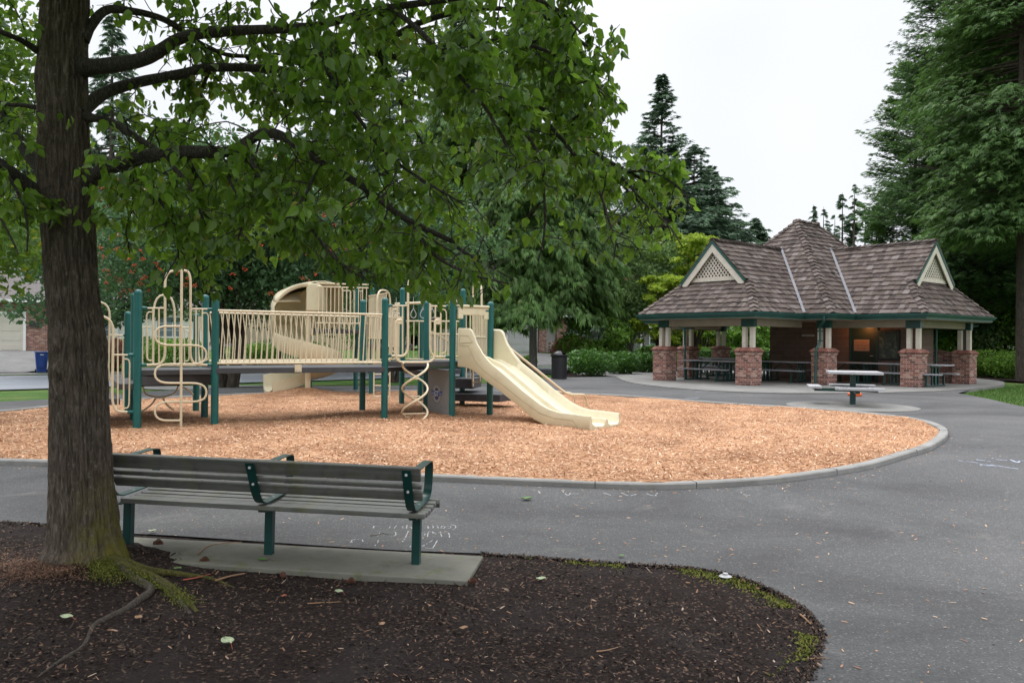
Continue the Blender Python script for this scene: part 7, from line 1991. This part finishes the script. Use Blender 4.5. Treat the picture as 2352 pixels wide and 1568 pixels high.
# ------------------------------------------------------------------ fallen leaves, cones, twigs, sprinkler
def fallen_leaf(label, u, v, mat, L=0.08, ang=0.0, curl=0.5, off=0.035):
    p = gp(u, v, off); m = MB(); rows_ = []
    for i in range(7):
        t = i / 6; w_ = L * 0.36 * math.sin(math.pi * min(1, t * 0.9 + 0.08)) ** 0.8 + 0.0005
        row = []
        for k in range(5):
            s_ = -1 + k / 2; row.append(Vector((L * (t - .5), w_ * s_, 0.012 + curl * L * (0.35 * (t - .5) ** 2 + 0.14 * s_ * s_) + 0.003 * math.sin(7 * t + 3 * s_))))
        rows_.append(row)
    m.grid(rows_); o = m.build('leaf_blade', M[mat], None, smooth=True, solid=0.0008)
    t_ = thing('fallen_leaf', label, 'leaf', p, ang); o.parent = t_
    m = MB(); m.tube([(-L * .5, 0, 0.014 + curl * L * .09), (-L * .8, 0.004, 0.006), (-L * 1.05, 0.012, 0.004)], 0.0013, 5); m.build('leaf_stalk', M['redfallen'] if mat == 'palefallen' else M['twig'], t_)
    return t_
fallen_leaf('pale green leaf with red stalk on the soil left of the forked root', 152, 1420, 'palefallen', 0.085, 2.9)
fallen_leaf('pale curled leaf with pink edge on the soil at the bottom centre left', 522, 1478, 'palefallen', 0.10, 2.3, 0.9)
fallen_leaf('small green leaf lying on the asphalt behind the left bench leg', 350, 1222, 'palefallen', 0.07, 0.2, 0.8)
fallen_leaf('green leaf lying at the foot of the middle bench leg', 603, 1287, 'greenfallen', 0.08, 3.4, 0.4, 0.06)
fallen_leaf('small red leaf on the dark soil below the middle of the bench', 652, 1371, 'redfallen', 0.04, 0.5)
fallen_leaf('pale green leaf on the soil right of the red leaf', 778, 1361, 'palefallen', 0.07, 2.6)
fallen_leaf('pale twisted leaf on the bare soil right of the bench pad', 1243, 1333, 'palefallen', 0.075, 0.3, 0.9)
fallen_leaf('green leaf on the soil at the foot of the pad, left of the middle leg', 408, 1308, 'greenfallen', 0.06, 0.0)
fallen_leaf('dry brown leaf on the soil between the two roots', 318, 1421, 'tanfallen', 0.06, 2.4)
fallen_leaf('dry brown leaf on the soil near the right tip of the bed', 1065, 1445, 'tanfallen', 0.055, 0.4)
fallen_leaf('dry russet leaf on the soil in the centre of the foreground', 878, 1436, 'tanfallen', 0.05, 1.0)
fallen_leaf('heap of withered green leaf on the asphalt near the play area kerb', 1210, 1147, 'greenfallen', 0.12, 0.2, 0.7)
fallen_leaf('small green leaf on the asphalt between bed and kerb', 1428, 1278, 'greenfallen', 0.05, 1.2)
def twig_(label, pts, r, mat='twig', off=0.035, name='twig', cat='twig'):
    P = [gp(u, v, off) for u, v in pts]; m = MB(); m.tube(spline(P, 4), [r, r * .5], 6); o = m.build(name, M[mat], smooth=True); return tag(o, label, cat)
twig_('thin bent twig lying on the concrete pad between left and middle bench legs', [(453, 1272), (475, 1255), (500, 1248), (540, 1245), (556, 1244)], 0.005, 'tanfallen', 0.05)
twig_('dark crooked twig on the asphalt under the right half of the bench', [(849, 1230), (870, 1227), (878, 1224), (893, 1227)], 0.004)
twig_('pale straight twig on the soil below the bench pad', [(706, 1385), (740, 1383), (786, 1381)], 0.004, 'tanfallen', 0.025)
twig_('short stick at the right edge of the soil bed', [(1838, 1410), (1850, 1420), (1862, 1432)], 0.007, 'tanfallen')
twig_('thin straw on the asphalt at the lower right', [(1860, 1512), (1885, 1510), (1905, 1511)], 0.003, 'tanfallen')
twig_('twig on the soil left of the trunk foot', [(0, 1258), (40, 1255), (75, 1250)], 0.006, 'twig', 0.03)
twig_('long pale twig on the soil in the right half of the bed', [(1370, 1495), (1395, 1492), (1420, 1485)], 0.004, 'tanfallen', 0.025)
twig_('broken stick at the near corner of the bench pad', [(1035, 1332), (1048, 1340), (1060, 1345)], 0.008, 'twig', 0.03)
twig_('reddish bark splinter lying on the soil at the trunk foot', [(421, 1331 - 0), (450, 1326), (485, 1317)], 0.006, 'redfallen', 0.03)
twig_('long brown bark splinter beside the mossy root', [(495, 1332), (530, 1322), (562, 1316)], 0.008, 'tanfallen', 0.04)
def cone_(label, u, v, L=0.085, ang=0.0, off=0.05):
    p = gp(u, v, off); m = MB(); nseg = 9
    for i in range(nseg):
        t = i / nseg; r = 0.3 * L * math.sin(math.pi * (t * .85 + .12)); x = L * (t - .5)
        for k in range(8):
            a = 2 * math.pi * (k + .5 * (i % 2)) / 8; c, s_ = math.cos(a), math.sin(a)
            m.add([(x, r * .5 * c, r * .5 * s_ + r), (x + L * .05, r * (c - .35 * s_), r * (s_ + .35 * c) + r), (x + L * .15, r * 1.05 * c, r * 1.05 * s_ + r), (x + L * .05, r * (c + .35 * s_), r * (s_ - .35 * c) + r)], [(0, 1, 2, 3)])
    m.tube([(-L * .45, 0, .25 * L), (L * .4, 0, .25 * L)], .15 * L, 6)
    o = m.build('fir_cone', M['cone'], fix=False); o.location = p; o.rotation_euler = (0, 0, ang); return tag(o, label, 'fir cone', 'fir cones near the bench')
cone_('red-brown fir cone on the concrete pad near the left bench leg', 363, 1250, 0.08, 0.2)
cone_('fir cone half sunk in soil at the pad edge left of the middle leg', 470, 1291, 0.08, 0.1, 0.03)
cone_('fir cone on the soil below the right half of the bench', 806, 1338, 0.07, 0.0, 0.03)
cone_('small fir cone at the right end of the bench pad edge', 1085, 1338, 0.07, 0.4, 0.03)
cone_('fir cone on the soil below the gap right of the middle bench leg', 650, 1325, 0.07, 2.0, 0.03)
p = gp(1666, 1324, 0.03); m = MB(); m.lathe((p.x, p.y, p.z), [(0.045, 0.0), (0.05, 0.006), (0.04, 0.012), (0.022, 0.016), (0.02, 0.03), (0.008, 0.032)], 20); o = m.build('sprinkler_head', M['steel'], smooth=True); tag(o, 'small round metal sprinkler cap in the moss at the bed edge', 'sprinkler')
p = gp(1965, 967, 0.032); m = MB(); m.lathe((2.0 * 0 + p.x, p.y, p.z), [(0.30, 0.0), (0.30, 0.004), (0.0, 0.004)], 28); o = m.build('drain_cover', M['black']); tag(o, 'dark round drain cover in the asphalt before the pedestal table', 'drain cover')

# ------------------------------------------------------------------ move each origin empty to the base of its thing
bpy.context.view_layer.update()
for o in list(C.objects):
    if o.parent is None and o.type == 'EMPTY' and o.location.length < 1e-6 and abs(o.rotation_euler.z) < 1e-6:
        ch = [k for k in C.objects if k.parent == o]
        pts_ = [k.matrix_world @ Vector(c) for k in ch if k.type == 'MESH' for c in k.bound_box]
        if not pts_: continue
        if o.name.startswith('pear_tree'): b = Vector((-3.28, 5.95, zg(-3.28, 5.95)))
        else: b = Vector(((min(p.x for p in pts_) + max(p.x for p in pts_)) / 2, (min(p.y for p in pts_) + max(p.y for p in pts_)) / 2, PZ))
        o.location = b
        for k in ch: k.location = k.location - b
